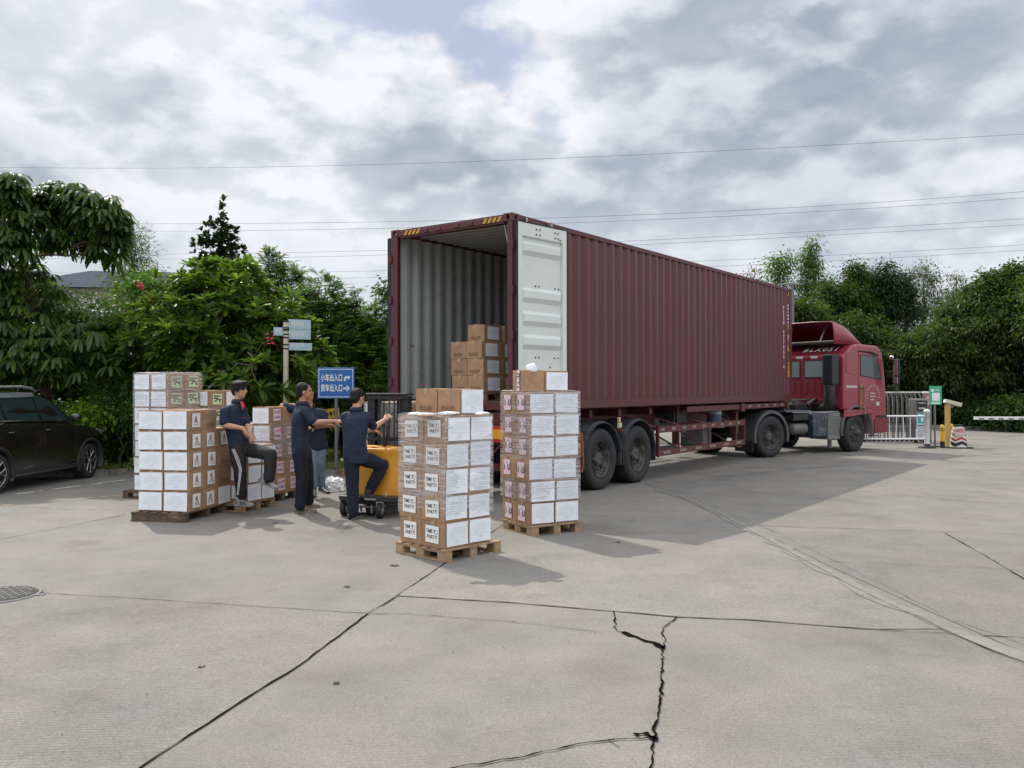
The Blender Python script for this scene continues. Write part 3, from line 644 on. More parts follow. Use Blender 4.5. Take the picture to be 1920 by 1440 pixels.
for xx in AX:
    wheel(trl, xx, -.0, -1, dual=True); wheel(trl, xx, W_, 1, dual=True)
    b = MB(); b.tube([(xx, .3, .52), (xx, W_-.3, .52)], .07, 12); b.tube([(xx, .36, .52), (xx, .46, .52)], .21, 20); b.tube([(xx, W_-.46, .52), (xx, W_-.36, .52)], .21, 20)
    b.build('axle', M_dark, trl)
    for y0, y1 in ((-.04, .62), (W_-.62, W_+.04)):
        b = MB(); P = []; N_ = 22
        for i in range(N_+1):
            a = R(-12)+i*(R(204))/N_; rr_ = .60
            P.append([(xx+rr_*math.cos(a)*1.02, y, .53+rr_*math.sin(a)*(1.0 if math.sin(a) > 0 else 1.3)) for y in (y0, y0+.05, y0+.055, y1-.055, y1-.05, y1)])
            for k in (2, 3):
                q = P[-1][k]; P[-1][k] = (xx+(q[0]-xx)*1.035, q[1], .53+(q[2]-.53)*1.035)
        b.grid(P, sm=False); o = b.build('mudguard', M_guard, trl); sd = o.modifiers.new('s', 'SOLIDIFY'); sd.thickness = .012; sd.offset = 0
    b = MB(); b.box(xx-.5, xx+.5, .62, .70, .62, .70); b.box(xx-.5, xx+.5, W_-.7, W_-.62, .62, .70); b.box(xx-.08, xx+.08, .58, .74, .52, .86); b.box(xx-.08, xx+.08, W_-.74, W_-.58, .52, .86); b.build('leaf_spring', M_dark, trl)
b = MB(); b.box(AX[0]-.66, AX[0]-.645, .02, .56, .16, .62); b.box(AX[0]-.66, AX[0]-.645, W_-.56, W_-.02, .16, .62); b.build('mud_flap', M_black, trl)
for xx in (AX[0]-.67, AX[1]-.62):
    b = MB(); b.tube([(xx, -.03, .97), (xx, .75, .97)], .022, 8); b.build('mudguard_bracket', pmat('rust_orange', (.22, .055, .025), .7, var=.3, vscale=8), trl)
b = MB(); b.tube([(AX[0]-.69, -.05, .98), (AX[0]-.69, -.06, .7), (AX[0]-.66, -.05, .5), (AX[0]-.70, -.05, .35)], [.012, .016, .010, .014], 6); b.tube([(AX[0]-.72, -.05, .96), (AX[0]-.74, -.05, .75), (AX[0]-.71, -.05, .6)], .009, 6); b.build('ratchet_strap', pmat('strap_orange', (.45, .09, .02), .7, var=.3, vscale=20), trl)
b = MB(); b.box(3.1, 3.16, -.01, .02, 1.12, 1.2); b.box(3.06, 3.17, -.03, .0, 1.02, 1.11); b.build('side_lamp', pmat('lamp_amber', (.62, .45, .25), .3, var=.1), trl)
# side guards
def side_guard(y, s):
    b = MB(); x0, x1 = 4.62, 8.95; Y0, Y1 = sorted((y, y+s*.03))
    b.box(x0, x1, Y0, Y1, .86, .98); b.box(x0, x1, Y0, Y1, .42, .54)
    for xx in (x0, 5.55, 7.0, x1-.05): b.box(xx, xx+.05, *sorted((y+s*.031, y+s*.06)), .42, .98)
    b.box(x0-.003, x0+.04, Y0-.002, Y1+.002, .40, 1.0); b.box(x1-.04, x1+.003, Y0-.002, Y1+.002, .40, 1.0)
    for xx in (4.7, 5.7, 6.9, 8.2):
        b.tube([(xx, y+s*.05, .95), (xx-.55 if xx < 8 else xx-.5, yc-s*.0+(-.4 if s > 0 else .4), 1.26)], .022, 6)
        b.tube([(xx, y+s*.05, .48), (xx-.3, yc+(-.42 if s > 0 else .42), .95)], .018, 6)
    o = b.build('side_guard', M_red, trl)
    b = MB(); e = .003; Ya, Yb = sorted((y-s*.003, y-s*.001))
    for i in range(9): b.box(x0+.1+i*.47, x0+.26+i*.47, Ya, Yb, .895, .95)
    for i in range(6): b.box(x0+.2+i*.72, x0+.5+i*.72, Ya, Yb, .455, .51)
    b.build('reflective_tape', pmat('dusty_tape', (.22, .17, .15), .6, var=.3, vscale=12), o)
side_guard(-.0, 1); side_guard(W_, -1)
# landing legs
for yy in (.38, W_-.52):
    b = MB(); b.box(9.35, 9.5, yy, yy+.14, .62, 1.2); b.box(9.375, 9.475, yy+.02, yy+.12, .34, .62); b.box(9.27, 9.58, yy-.06, yy+.2, .31, .34); b.tube([(9.42, yy+.07, .85), (9.0, yy+.25, 1.2)], .02, 6); b.build('landing_leg', M_red, trl)
b = MB(); b.lathe([(.0001, -.35), (.12, -.34), (.125, 0), (.12, .34), (.0001, .35)], 20, M=TR(6.2, .75, 1.0), axis='X'); b.lathe([(.0001, -.3), (.10, -.29), (.10, .29), (.0001, .3)], 20, M=TR(7.3, 1.7, .75), axis='X'); b.build('air_tank', M_grey, trl)
b = MB(); b.box(5.9, 6.5, .30, .75, 1.0, 1.25); b.box(5.98, 6.05, .27, .30, 1.02, 1.22); b.build('valve_box', M_dark, trl)
b = MB(); b.box(7.75, 8.2, .5, .9, .45, .80); b.box(7.7, 8.25, .47, .93, .80, .83); b.build('tool_box', M_grey, trl)
b = MB(); b.box(6.95, 7.18, yc-.505, yc-.502, 1.02, 1.14); b.build('data_plate', M_yel, trl)
b = MB(); b.lathe([(.0001, 0), (.15, 0), (.165, .36), (.158, .365), (.15, .30)], 20, M=TR(8.0, .34, .86)); b.box(7.85, 8.15, .16, .50, .83, .862); bk = b.build('water_pail', pmat('pail_white', (.38, .40, .42), .4, var=.3, vscale=9), trl)
b = MB(); b.lathe([(.158, .1), (.165, .27)], 20, M=TR(8.0, .34, .86)); b.build('label_band', pmat('faded_blue_band', (.06, .08, .13), .6, var=.4, vscale=12), bk)
b = MB(); b.box(6.0, 12.0, .06, .10, 1.22, 1.33)
b.build('front_side_rail', M_red, trl)
b = MB()
for i in range(5): b.box(9.3+i*.55, 9.5+i*.55, .055, .058, 1.25, 1.31)
b.build('reflective_tape', pmat('dusty_tape', (.2, .2, .2)), trl)
# ================================================================ CARTONS AND PALLETS
def carton_mat():
    mt = bpy.data.materials.new('cardboard'); mt.use_nodes = True; nt = mt.node_tree; N = nt.nodes; L = nt.links; b = N['Principled BSDF']
    tc = N.new('ShaderNodeTexCoord'); oi = N.new('ShaderNodeObjectInfo')
    ad = N.new('ShaderNodeVectorMath'); ad.operation = 'ADD'; L.new(tc.outputs['Object'], ad.inputs[0]); L.new(oi.outputs['Location'], ad.inputs[1])
    mp = N.new('ShaderNodeMapping'); L.new(ad.outputs[0], mp.inputs[0]); mp.inputs['Scale'].default_value = (1, 1, .25)
    n1 = N.new('ShaderNodeTexNoise'); L.new(ad.outputs[0], n1.inputs['Vector']); n1.inputs['Scale'].default_value = 7; n1.inputs['Detail'].default_value = 5
    n2 = N.new('ShaderNodeTexNoise'); L.new(mp.outputs[0], n2.inputs['Vector']); n2.inputs['Scale'].default_value = 90; n2.inputs['Detail'].default_value = 2
    def mr(x, a, b_, c, d):
        n = N.new('ShaderNodeMapRange'); L.new(x, n.inputs[0]); n.inputs[1].default_value = a; n.inputs[2].default_value = b_; n.inputs[3].default_value = c; n.inputs[4].default_value = d; return n.outputs[0]
    def mul(a, b_):
        n = N.new('ShaderNodeMath'); n.operation = 'MULTIPLY'; L.new(a, n.inputs[0]); L.new(b_, n.inputs[1]); return n.outputs[0]
    f = mul(mul(mr(n1.outputs[0], .3, .7, .88, 1.12), mr(n2.outputs[0], .3, .7, .93, 1.06)), mr(oi.outputs['Random'], 0, 1, .86, 1.12))
    v = N.new('ShaderNodeVectorMath'); v.operation = 'SCALE'; v.inputs[0].default_value = (.365, .225, .130); L.new(f, v.inputs['Scale']); L.new(v.outputs[0], b.inputs['Base Color'])
    b.inputs['Roughness'].default_value = .78; b.inputs['Specular IOR Level'].default_value = .3
    bp = N.new('ShaderNodeBump'); bp.inputs['Strength'].default_value = .35; bp.inputs['Distance'].default_value = .012; n3 = N.new('ShaderNodeTexNoise'); L.new(ad.outputs[0], n3.inputs['Vector']); n3.inputs['Scale'].default_value = 9
    L.new(n3.outputs[0], bp.inputs['Height']); L.new(bp.outputs[0], b.inputs['Normal']); return mt
M_card = carton_mat()
M_tape = pmat('packing_tape', (.42, .29, .17), .28, var=.1, vscale=20)
M_seam = pmat('carton_seam', (.10, .06, .035), .9)
M_paper = pmat('white_paper', (.80, .83, .88), .75, var=.035, vscale=6, rnd_var=.03, bump=.25, bscale=12)
M_ink = pmat('grey_ink', (.36, .37, .40), .8); M_ink2 = pmat('black_ink', (.02, .02, .024), .7)
M_lab = pmat('cream_label', (.80, .80, .76), .7, var=.03, rnd_var=.04); M_pink = pmat('pink_label', (.80, .62, .68), .7, var=.03, rnd_var=.05)
M_pinkd = pmat('pink_print', (.66, .16, .28), .7); M_green = pmat('pale_green_label', (.60, .76, .44), .7, var=.03); M_rose = pmat('rose_print', (.42, .09, .17), .7)
M_symb = pmat('printed_symbol', (.07, .045, .03), .8)
CARD, DECAL = {}, {}
def card_mesh(x, y, z, v):
    k = (x, y, z, v)
    if k in CARD: return CARD[k]
    r = random.Random(hash(k) & 0xffff if False else int(x*1000+y*700+z*300+v*17)); b = MB(); e = .0025
    nx, ny, nz = 4, 4, 3
    def bulge(p):
        u_, v_, w_ = [(c/d-.5)*2 for c, d in zip(p, (x, y, z))]
        q = Vector(p); 
        q.x += (.006+.003*v)*(1-v_*v_)*(1-w_*w_)*(1 if u_ > .99 else (-1 if u_ < -.99 else 0))*r.uniform(.3, 1)
        q.y += (.005)*(1-u_*u_)*(1-w_*w_)*(1 if v_ > .99 else (-1 if v_ < -.99 else 0))*r.uniform(-.6, 1)
        q.z += (.004)*(1-u_*u_)*(1-v_*v_)*(1 if w_ > .99 else 0); return q
    bm = bmesh.new(); bmesh.ops.create_cube(bm, size=1); bmesh.ops.subdivide_edges(bm, edges=bm.edges[:], cuts=3, use_grid_fill=True)
    for vv in bm.verts: vv.co = bulge(((vv.co.x+.5)*x, (vv.co.y+.5)*y, (vv.co.z+.5)*z))
    me = bpy.data.meshes.new('carton'); 
    ed = [e_ for e_ in bm.edges if e_.calc_face_angle(0) > R(50)]
    bmesh.ops.bevel(bm, geom=ed, offset=.004, segments=2, affect='EDGES', profile=.6)
    # seam and tape along the middle of the top, wrapping down the two ends
    bm.to_mesh(me); bm.free(); me.materials.append(M_card); me.materials.append(M_seam); me.materials.append(M_tape)
    for p in me.polygons: p.use_smooth = False
    b = MB(); b.v = [tuple(v_.co) for v_ in me.vertices]; b.f = [tuple(p.vertices) for p in me.polygons]; b.mi = [0]*len(b.f); b.sm = [False]*len(b.f)
    ym = y/2; b.box(-.0065, x+.0065, ym-.03, ym+.03, z+.0045, z+.0055, 2); b.box(-.0075, -.0065, ym-.03, ym+.03, z-.055, z+.0045, 2)
    xm = x*.5
    me2 = b.mesh('carton'); [me2.materials.append(m_) for m_ in (M_card, M_seam, M_tape)]; CARD[k] = me2; return me2
def strips_paper(w, h, seed):
    """sheet w x h centred, printed with rows of small centred text"""
    b = MB(); r = random.Random(seed); n = 4
    P = [[(w*(i/n-.5), h*(j/n-.5), .0025*r.random()+(.003 if i in (0, n) and j in (0, n) else 0)) for i in range(n+1)] for j in range(n+1)]
    b.grid(P, 0, False)
    for k, (fr, t) in enumerate(((.40, .5), (.62, .5), (.66, .5), (.60, .5), (.66, .5), (.16, 1.0), (.26, .4))):
        y = h*(.27-.105*k); L0 = w*fr; x = -L0/2
        while x < L0/2:
            q = r.uniform(.006, .022); b.add([(x, y-.0017*t*1.3, .0052), (x+q, y-.0017*t*1.3, .0052), (x+q, y+.0017*t*1.3, .0052), (x, y+.0017*t*1.3, .0052)], [(0, 1, 2, 3)], 1); x += q+r.uniform(.002, .006)
    return b, [M_paper, M_ink]
def U_shape(b, cx, cy, mi):
    o, i_ = .025, .012; pts = [(cx-o, cy+.036), (cx-o, cy-.012)]+[(cx+o*math.cos(a), cy-.012+.026*math.sin(a)) for a in [math.pi+k*math.pi/8 for k in range(1, 8)]]+[(cx+o, cy-.012), (cx+o, cy+.036)]
    inn = [(cx-i_, cy+.036), (cx-i_, cy-.010)]+[(cx+i_*math.cos(a), cy-.010+.012*math.sin(a)) for a in [math.pi+k*math.pi/8 for k in range(1, 8)]]+[(cx+i_, cy-.010), (cx+i_, cy+.036)]
    n = len(pts); b.add([(x, y, .003) for x, y in pts+inn], [(i, i+1, n+i+1, n+i) for i in range(n-1)], mi)
def decal(kind, w, h, seed=0):
    k = (kind, round(w, 3), round(h, 3), seed % 3)
    if k in DECAL: return DECAL[k]
    r = random.Random(seed % 3+11); b = MB(); q = lambda x0, x1, y0, y1, z, mi: b.add([(x0, y0, z), (x1, y0, z), (x1, y1, z), (x0, y1, z)], [(0, 1, 2, 3)], mi)
    def txt(s, size, x, y, mi, bold=.012, sx=1., z=.003):
        vs, fs = text_mesh(s, size, bold); b.add([(v[0]*sx+x, v[1]+y, z) for v in vs], fs, mi)
    if kind == 'paper': b, ms = strips_paper(w, h, seed % 3+3); nm = 'paper_sheet'
    elif kind == 'ttp':
        nm, ms = 'printed_label', [M_lab, M_ink2, M_grey]; q(-.10, .10, -.085, .085, .001, 0)
        txt('TIME T', .054, -.020, .028, 1, .0006, .84); txt('PARTY!', .054, .004, -.028, 1, .0006, .88)
        N_ = 16; c = (.062, .028); 
        for a0 in range(N_):
            a, a2 = 2*math.pi*a0/N_, 2*math.pi*(a0+1)/N_
            b.add([(c[0]+rr_*math.cos(t), c[1]+rr_*1.1*math.sin(t), .003) for rr_, t in ((.021, a), (.021, a2), (.017, a2), (.017, a))], [(0, 1, 2, 3)], 2)
        b.tube([(.062, .006, .003), (.066, -.004, .003), (.060, -.012, .003)], .001, 4, 2)
    elif kind == 'iou':
        nm, ms = 'printed_label', [M_pink, M_ink2, M_lab, M_pinkd]; q(-.075, .075, -.09, .09, .001, 0)
        q(-.060, -.046, -.036, .034, .003, 1); U_shape(b, .046, 0, 1)
        txt('♥', .040, -.004, .014, 2, .001, 1., .0035); b.add([(.022*math.cos(t*.5236)-.006, .014+.022*math.sin(t*.5236), .002) for t in range(12)], [tuple(range(12))], 3); q(-.022, .012, -.045, -.014, .002, 3); q(-.018, .008, -.041, -.018, .003, 0); b.tube([(-.006, .034, .003), (.002, .062, .003)], .0015, 4, 1)
    elif kind == 'iouv':
        nm, ms = 'printed_label', [M_pink, M_ink2, M_lab]; q(-.035, .035, -.12, .12, .001, 0)
        q(-.022, .022, -.085, -.068, .003, 1); ub = MB(); U_shape(ub, 0, 0, 1); b.add([(-v[1], v[0]+.062, v[2]) for v in ub.v], ub.f, 1); txt('♥', .036, 0, -.008, 2, .001); q(-.02, .02, -.032, .014, .002, 1)
        for i in range(6): q(.024, .032, -.05+.018*i, -.04+.018*i, .003, 1)
    elif kind == 'girl':
        nm, ms = 'printed_label', [M_pink, M_ink2, M_pinkd]; q(-.09, .09, -.09, .09, .001, 0)
        txt("IT'S", .058, -.036, .032, 1, .0008, .82); txt('A GIRL!', .054, .0, -.036, 1, .0008, .82)
        for s in (-1, 1):
            for (cx_, cy_, rx_, ry_) in ((.022, .020, .020, .016), (.018, -.010, .014, .012)):
                pts = [(.048+s*cx_+rx_*math.cos(t*.6), .036+cy_+ry_*math.sin(t*.6), .003) for t in range(10)]; b.add(pts, [tuple(range(10))], 2)
    elif kind == 'tree':
        nm, ms = 'printed_label', [M_lab, M_rose, M_symb]; q(-.095, .095, -.09, .09, .001, 0)
        for i in range(34):
            t = r.random()**.8; y = .055-.105*t; wd = .012+.055*t; x = r.uniform(-wd, wd); a = r.uniform(.9, 1.4) if x < 0 else r.uniform(1.7, 2.3); l = r.uniform(.010, .019)
            dx, dy = math.cos(a)*l, math.sin(a)*l; ww = .0045
            b.add([(x-dx-ww, y-dy, .003), (x-dx+ww, y-dy, .003), (x+dx+ww*.4, y+dy, .003), (x+dx-ww*.4, y+dy, .003)], [(0, 1, 2, 3)], 1 if x > -.01 or i % 3 == 0 else 2)
        b.tube([(-.07, -.06, .003), (-.02, -.052, .003), (.03, -.066, .003), (.075, -.058, .003)], .0016, 4, 2)
    elif kind == 'green':
        nm, ms = 'printed_label', [M_green, M_symb]; q(-.095, .095, -.085, .085, .001, 0)
        for row, (y, a, c_) in enumerate(((.050, -.075, .06), (.015, -.078, .02))):
            x = a
            while x < c_: ww = r.uniform(.010, .016); q(x, x+ww, y-.013, y+.013, .003, 1); x += ww+.004
        q(-.02, .085, -.012, .004, .003, 1)
        b.add([(.03, -.01, .003), (.06, -.01, .003), (.075, -.06, .003), (.055, -.062, .003)], [(0, 1, 2, 3)], 1); b.add([(-.05, -.015, .003), (-.01, -.012, .003), (-.02, -.045, .003), (-.055, -.04, .003)], [(0, 1, 2, 3)], 1)
    elif kind == 'sym':
        nm, ms = 'handling_symbols', [M_symb]; t = .0016
        for i in range(4):
            x = (i-1.5)*.048; y = -h*.27
            for a in ((x-.019, x+.019, y-.024, y-.024+t*2), (x-.019, x+.019, y+.024-t*2, y+.024), (x-.019, x-.019+t*2, y-.024, y+.024), (x+.019-t*2, x+.019, y-.024, y+.024)): q(*a, .003, 0)
            if i == 0: b.add([(x-.012, y+.004, .003), (x+.012, y+.004, .003), (x, y+.018, .003)], [(0, 1, 2)]); q(x-t, x+t, y-.016, y+.004, .003, 0)
            elif i == 3:
                for s in (-.007, .007): q(x+s-t, x+s+t, y-.014, y+.012, .003, 0); b.add([(x+s-.006, y+.008, .003), (x+s+.006, y+.008, .003), (x+s, y+.018, .003)], [(0, 1, 2)])
            else: b.tube([(x-.012, y-.014, .003), (x+.004*i, y+.004, .003), (x+.010, y+.014, .003)], .0013, 4); q(x-.006, x+.009, y-.012, y-.008, .003, 0)
    me = b.mesh(nm); [me.materials.append(m_) for m_ in ms]; DECAL[k] = me; return me
KIND = {'paper': 'white printed sheet', 'ttp': 'black lettered label', 'iou': 'pink heart label', 'girl': 'pink girl label', 'tree': 'speckled triangle label', 'green': 'green label', 'sym': 'handling symbols', 'plain': 'bare sides'}
def carton(M, dims, left, right, label, group, v=0, seed=0):
    """M places the near bottom corner; local x runs along the right-hand visible side, y along the left-hand one"""
    x, y, z = dims; o = bpy.data.objects.new('carton', card_mesh(x, y, z, v)); col.objects.link(o); o.matrix_world = M; tag(o, label, 'box', group)
    for face, kd in (('L', left), ('R', right)):
        if kd in (None, 'plain'): continue
        w = y if face == 'L' else x; r = random.Random(seed*7+(face == 'L'))
        if kd == 'paper': pw, ph = (min(w-.02, .33)+r.uniform(-.008, .004), z-.028+r.uniform(-.008, .004)) if w < .4 else (.30, .20)
        else: pw, ph = w, z
        me = decal(kd, round(pw, 2), round(ph, 2), seed); d = bpy.data.objects.new(me.name.split('.')[0], me); col.objects.link(d); d.parent = o
        jx, jz, jr = (r.uniform(-.006, .006), r.uniform(-.006, .006), r.uniform(-.02, .02)) if kd == 'paper' else (r.uniform(-.012, .012), r.uniform(-.01, .012), r.uniform(-.035, .035))
        if kd == 'sym': jx = jz = jr = 0
        if face == 'R': mb = Matrix.Translation((x/2+jx, -.0095, z/2+jz)) @ Matrix.Rotation(R(90), 4, 'X')
        else: mb = Matrix.Translation((-.0125, y/2+jx, z/2+jz)) @ Matrix.Rotation(R(-90), 4, 'Z') @ Matrix.Rotation(R(90), 4, 'X')
        d.matrix_local = mb @ Matrix.Rotation(jr, 4, 'Z')
    return o
ROW = ['bottom row', 'second row', 'third row', 'fourth row', 'fifth row', 'sixth row', 'seventh row']
def stack(N, ang, dims, nx, ny, rows, z0, left, right, where, group, cols=None, over={}, skip=(), shifts={}, seed=0, jit=.006):
    """cols names each column (i, j); left/right(i, j, k) give what is printed"""
    x, y, z = dims; Ms = Matrix.Translation((N[0], N[1], z0)) @ Matrix.Rotation(R(ang), 4, 'Z'); r = random.Random(seed); out = []
    for k in range(rows):
        sx, sy = shifts.get(k, (0, 0)); rx = r.uniform(-.006, .006); ry = r.uniform(-.006, .006)
        for i in range(nx):
            for j in range(ny):
                a, jy, ra = r.uniform(0, jit), r.uniform(0, jit), r.uniform(-.02, .02)
                if (i, j, k) in skip: continue
                M = Ms @ TR(i*(x+.006)+sx+rx+a, j*(y+.006)+sy+ry+jy, k*z, rz=ra)
                lf, rt = over.get((i, j, k), (left, right)); vis = [q for q, c in ((lf, i == 0), (rt, j == 0)) if c]
                lf_ = lf if i == 0 else None; rt_ = rt if j == 0 else None
                pr = [q for q in vis if q not in ('paper',)] or vis or ['plain']
                lab = 'carton with %s, %s, %s, %s' % (KIND[pr[0]], ROW[k], cols.get((i, j), 'back column'), where)
                if lf_ == 'paper' and rt_ == 'paper': pass
                out.append(carton(M, (x-.002, y-.002, z-.003), lf_, rt_, lab, group, v=r.randint(0, 2), seed=seed*100+i*31+j*17+k*5))
    return out
# ---- pallets
M_wood = pmat('pallet_wood', (.36, .24, .13), .8, var=.22, vscale=9, c2=(.26, .18, .11), c2amt=.4, c2scale=5, rnd_var=.08, bump=.3, bscale=50)
M_wood2 = pmat('dark_pallet_wood', (.10, .065, .04), .85, var=.3, vscale=8, c2=(.17, .12, .075), c2amt=.35, c2scale=5, bump=.3, bscale=50)
PH = .122
def pallet(N, ang, sx, sy, label, mat=None, z=0., group='wooden pallets on the ground', nb=6, closed=False):
    t = thing('pallet', label, 'pallet', (N[0], N[1], z), R(ang), group); mat = mat or M_wood; r = random.Random(int(sx*1000+N[1]*100)); bw = .09
    for i in range(nb):
        y = i*(sy-bw)/(nb-1); b = MB(); b.box(-.006, sx+.006, y, y+bw-.004, PH-.018, PH-r.uniform(0, .003)); b.build('deck_board', mat, t, bevel=.002)
    for i in (0, 1, 2):
        x = i*(sx-.1)/2
        b = MB(); b.box(x+.002, x+.098, .003, sy-.003, PH-.036, PH-.0185); b.build('stringer_board', mat, t, bevel=.002)
        b = MB(); b.box(x-.001, x+.101, -.004, sy+.004, 0.002, .018); b.build('base_board', mat, t, bevel=.002)
        if closed: b = MB(); b.box(x+.004, x+.094, .006, sy-.006, .0185, PH-.0365); b.build('block', mat, t, bevel=.003)
        else:
            for j in (0, 1, 2):
                y = j*(sy-.12)/2; b = MB(); b.box(x+.001, x+.099, y+.001, y+.119, .0185, PH-.0365); b.build('block', mat, t, bevel=.004)
    return t
def wrap_mat():
    mt = bpy.data.materials.new('stretch_film'); mt.use_nodes = True; nt = mt.node_tree; N = nt.nodes; L = nt.links; N.clear()
    out = N.new('ShaderNodeOutputMaterial'); tc = N.new('ShaderNodeTexCoord')
    def wrinkle(rot, sc_, st, seed):
        mp = N.new('ShaderNodeMapping'); L.new(tc.outputs['UV'], mp.inputs[0]); mp.inputs['Rotation'].default_value = (0, 0, rot); mp.inputs['Scale'].default_value = (sc_*st, sc_, 1); mp.inputs['Location'].default_value = (seed, seed*2, 0)
        n = N.new('ShaderNodeTexNoise'); L.new(mp.outputs[0], n.inputs['Vector']); n.inputs['Scale'].default_value = 1; n.inputs['Detail'].default_value = 5; n.inputs['Roughness'].default_value = .7; n.inputs['Distortion'].default_value = .15; return n.outputs[0]
    def mr(x, a, b_, c, d):
        n = N.new('ShaderNodeMapRange'); L.new(x, n.inputs[0]); n.inputs[1].default_value = a; n.inputs[2].default_value = b_; n.inputs[3].default_value = c; n.inputs[4].default_value = d; return n.outputs[0]
    def mth(op, a, b_):
        n = N.new('ShaderNodeMath'); n.operation = op; n.use_clamp = op == 'ADD'
        for i, x in enumerate((a, b_)):
            if isinstance(x, float): n.inputs[i].default_value = x
            else: L.new(x, n.inputs[i])
        return n.outputs[0]
    a1 = wrinkle(R(3), 34, .06, 1.3); a2 = wrinkle(R(24), 44, .05, 4.1); a3 = wrinkle(R(-22), 40, .05, 7.7); area = N.new('ShaderNodeTexNoise'); L.new(tc.outputs['UV'], area.inputs['Vector']); area.inputs['Scale'].default_value = 2.2
    s = mth('ADD', mth('ADD', mr(a1, .50, .64, 0, .9), mth('MULTIPLY', mr(a2, .52, .62, 0, 1.), mr(area.outputs[0], .45, .6, 0, 1))), mth('MULTIPLY', mr(a3, .53, .64, 0, .9), mr(area.outputs[0], .55, .42, 0, 1)))
    s = mth('ADD', s, mr(area.outputs[0], .35, .65, .12, .34))
    tr = N.new('ShaderNodeBsdfTransparent'); tr.inputs[0].default_value = (.97, .97, .975, 1)
    gl = N.new('ShaderNodeBsdfGlossy'); gl.inputs['Roughness'].default_value = .28; gl.inputs[0].default_value = (.9, .9, .92, 1)
    df = N.new('ShaderNodeBsdfDiffuse'); df.inputs[0].default_value = (.85, .85, .86, 1); tl = N.new('ShaderNodeBsdfTranslucent'); tl.inputs[0].default_value = (.85, .85, .85, 1)
    bp = N.new('ShaderNodeBump'); bp.inputs['Strength'].default_value = .9; bp.inputs['Distance'].default_value = .02; L.new(mth('ADD', mth('MULTIPLY', a1, .5), mth('MULTIPLY', a2, .5)), bp.inputs['Height']); L.new(bp.outputs[0], gl.inputs['Normal']); L.new(bp.outputs[0], df.inputs['Normal'])
    m1 = N.new('ShaderNodeMixShader'); m1.inputs[0].default_value = .5; L.new(gl.outputs[0], m1.inputs[1]); L.new(df.outputs[0], m1.inputs[2])
    m3 = N.new('ShaderNodeMixShader'); m3.inputs[0].default_value = .25; L.new(m1.outputs[0], m3.inputs[1]); L.new(tl.outputs[0], m3.inputs[2])
    m2 = N.new('ShaderNodeMixShader'); L.new(mth('MULTIPLY', s, .62), m2.inputs[0]); L.new(tr.outputs[0], m2.inputs[1]); L.new(m3.outputs[0], m2.inputs[2]); L.new(m2.outputs[0], out.inputs[0]); return mt
M_film = wrap_mat()
M_filmw = pmat('bunched_film', (.86, .87, .88), .25, var=.05, bump=.8, bscale=30)
def film(N, ang, sx, sy, z0, z1, label, seed=0, top=True, prof=None):
    """film wound round the four sides of a load, drawn in tight, folded over the top edge"""
    r = random.Random(seed); b = MB(); g = .015; per = [(-g, -g), (sx+g, -g), (sx+g, sy+g), (-g, sy+g)]; seq = []; n = 14
    for c in range(4):
        p, q = Vector(per[c]), Vector(per[(c+1) % 4])
        for i in range(n): seq.append((p.lerp(q, i/n), (c, i/n)))
    seq.append(seq[0]); m_ = max(6, int((z1-z0)/.06)); P = []; uv = []; ph = [r.uniform(0, 6) for _ in range(6)]
    for k in range(m_+1):
        z = z0+(z1-z0)*k/m_; row = []
        for i, (p, (c, t)) in enumerate(seq):
            d = Vector((sx/2, sy/2))-p; pull = .004*math.sin(math.pi*t)*(1+math.sin(z*9+ph[0]+c))+.003*math.sin(z*37+ph[1]+i*.4)*(1 if 0 < t < 1 else .3)
            q = p+d.normalized()*pull; ez = 0
            if k == 0: ez = .025*math.sin(i*.45+ph[2])+.012*math.sin(i*1.3)
            if prof: q = q-Vector((prof(z), 0)) if q.x < sx/2 else q
            row.append((q.x, q.y, z+ez))
        P.append(row)
    b.grid(P, 0, True)
    if top:
        T = [[(x+(sx/2-x)*f_*.35, y+(sy/2-y)*f_*.35, z+.006+.012*r.random()*(f_ > 0)) for (x, y, z) in P[-1]] for f_ in (0, .3, .6, 1.)]; b.grid(T, 0, True)
    me = b.mesh('stretch_wrap'); uvl = me.uv_layers.new(name='UVMap'); W2 = 2*(sx+sy); ns = len(seq)
    for p in me.polygons:
        for li in p.loop_indices:
            vi = me.loops[li].vertex_index; i = (vi % ns); z = me.vertices[vi].co.z
            if vi % ns == 0 and any((me.loops[l2].vertex_index % ns) > ns/2 for l2 in p.loop_indices): i = 0
            uvl.data[li].uv = (i/(ns-1)*W2+seed*1.7, z)
    o = mkobj('stretch_wrap', me, M_film, None, (N[0], N[1], 0), (0, 0, R(ang))); return tag(o, label, 'plastic film', 'clear film wound round the carton stacks')
def crumple(name, c, r3, mat, label, cat, seed=0, n=16, spike=.5, group=None):
    r = random.Random(seed); bm = bmesh.new(); bmesh.ops.create_icosphere(bm, subdivisions=4, radius=1)
    ns = [Vector((r.gauss(0, 1), r.gauss(0, 1), r.gauss(0, 1))).normalized() for _ in range(n)]; am = [r.uniform(.55, 1) for _ in ns]
    for v in bm.verts:
        d = v.co.normalized(); k = min(a/max(.18, d.dot(q)) for a, q in zip(am, ns)) if True else 1
        k = min(k, 1.25)*(1+r.uniform(-.5, .5)*.16*spike*2); v.co = Vector((d.x*k*r3[0], d.y*k*r3[1], max(-.2*r3[2], d.z*k*r3[2])))
    me = bpy.data.meshes.new(name); bm.to_mesh(me); bm.free(); o = mkobj(name, me, mat, None, c); return tag(o, label, cat, group)

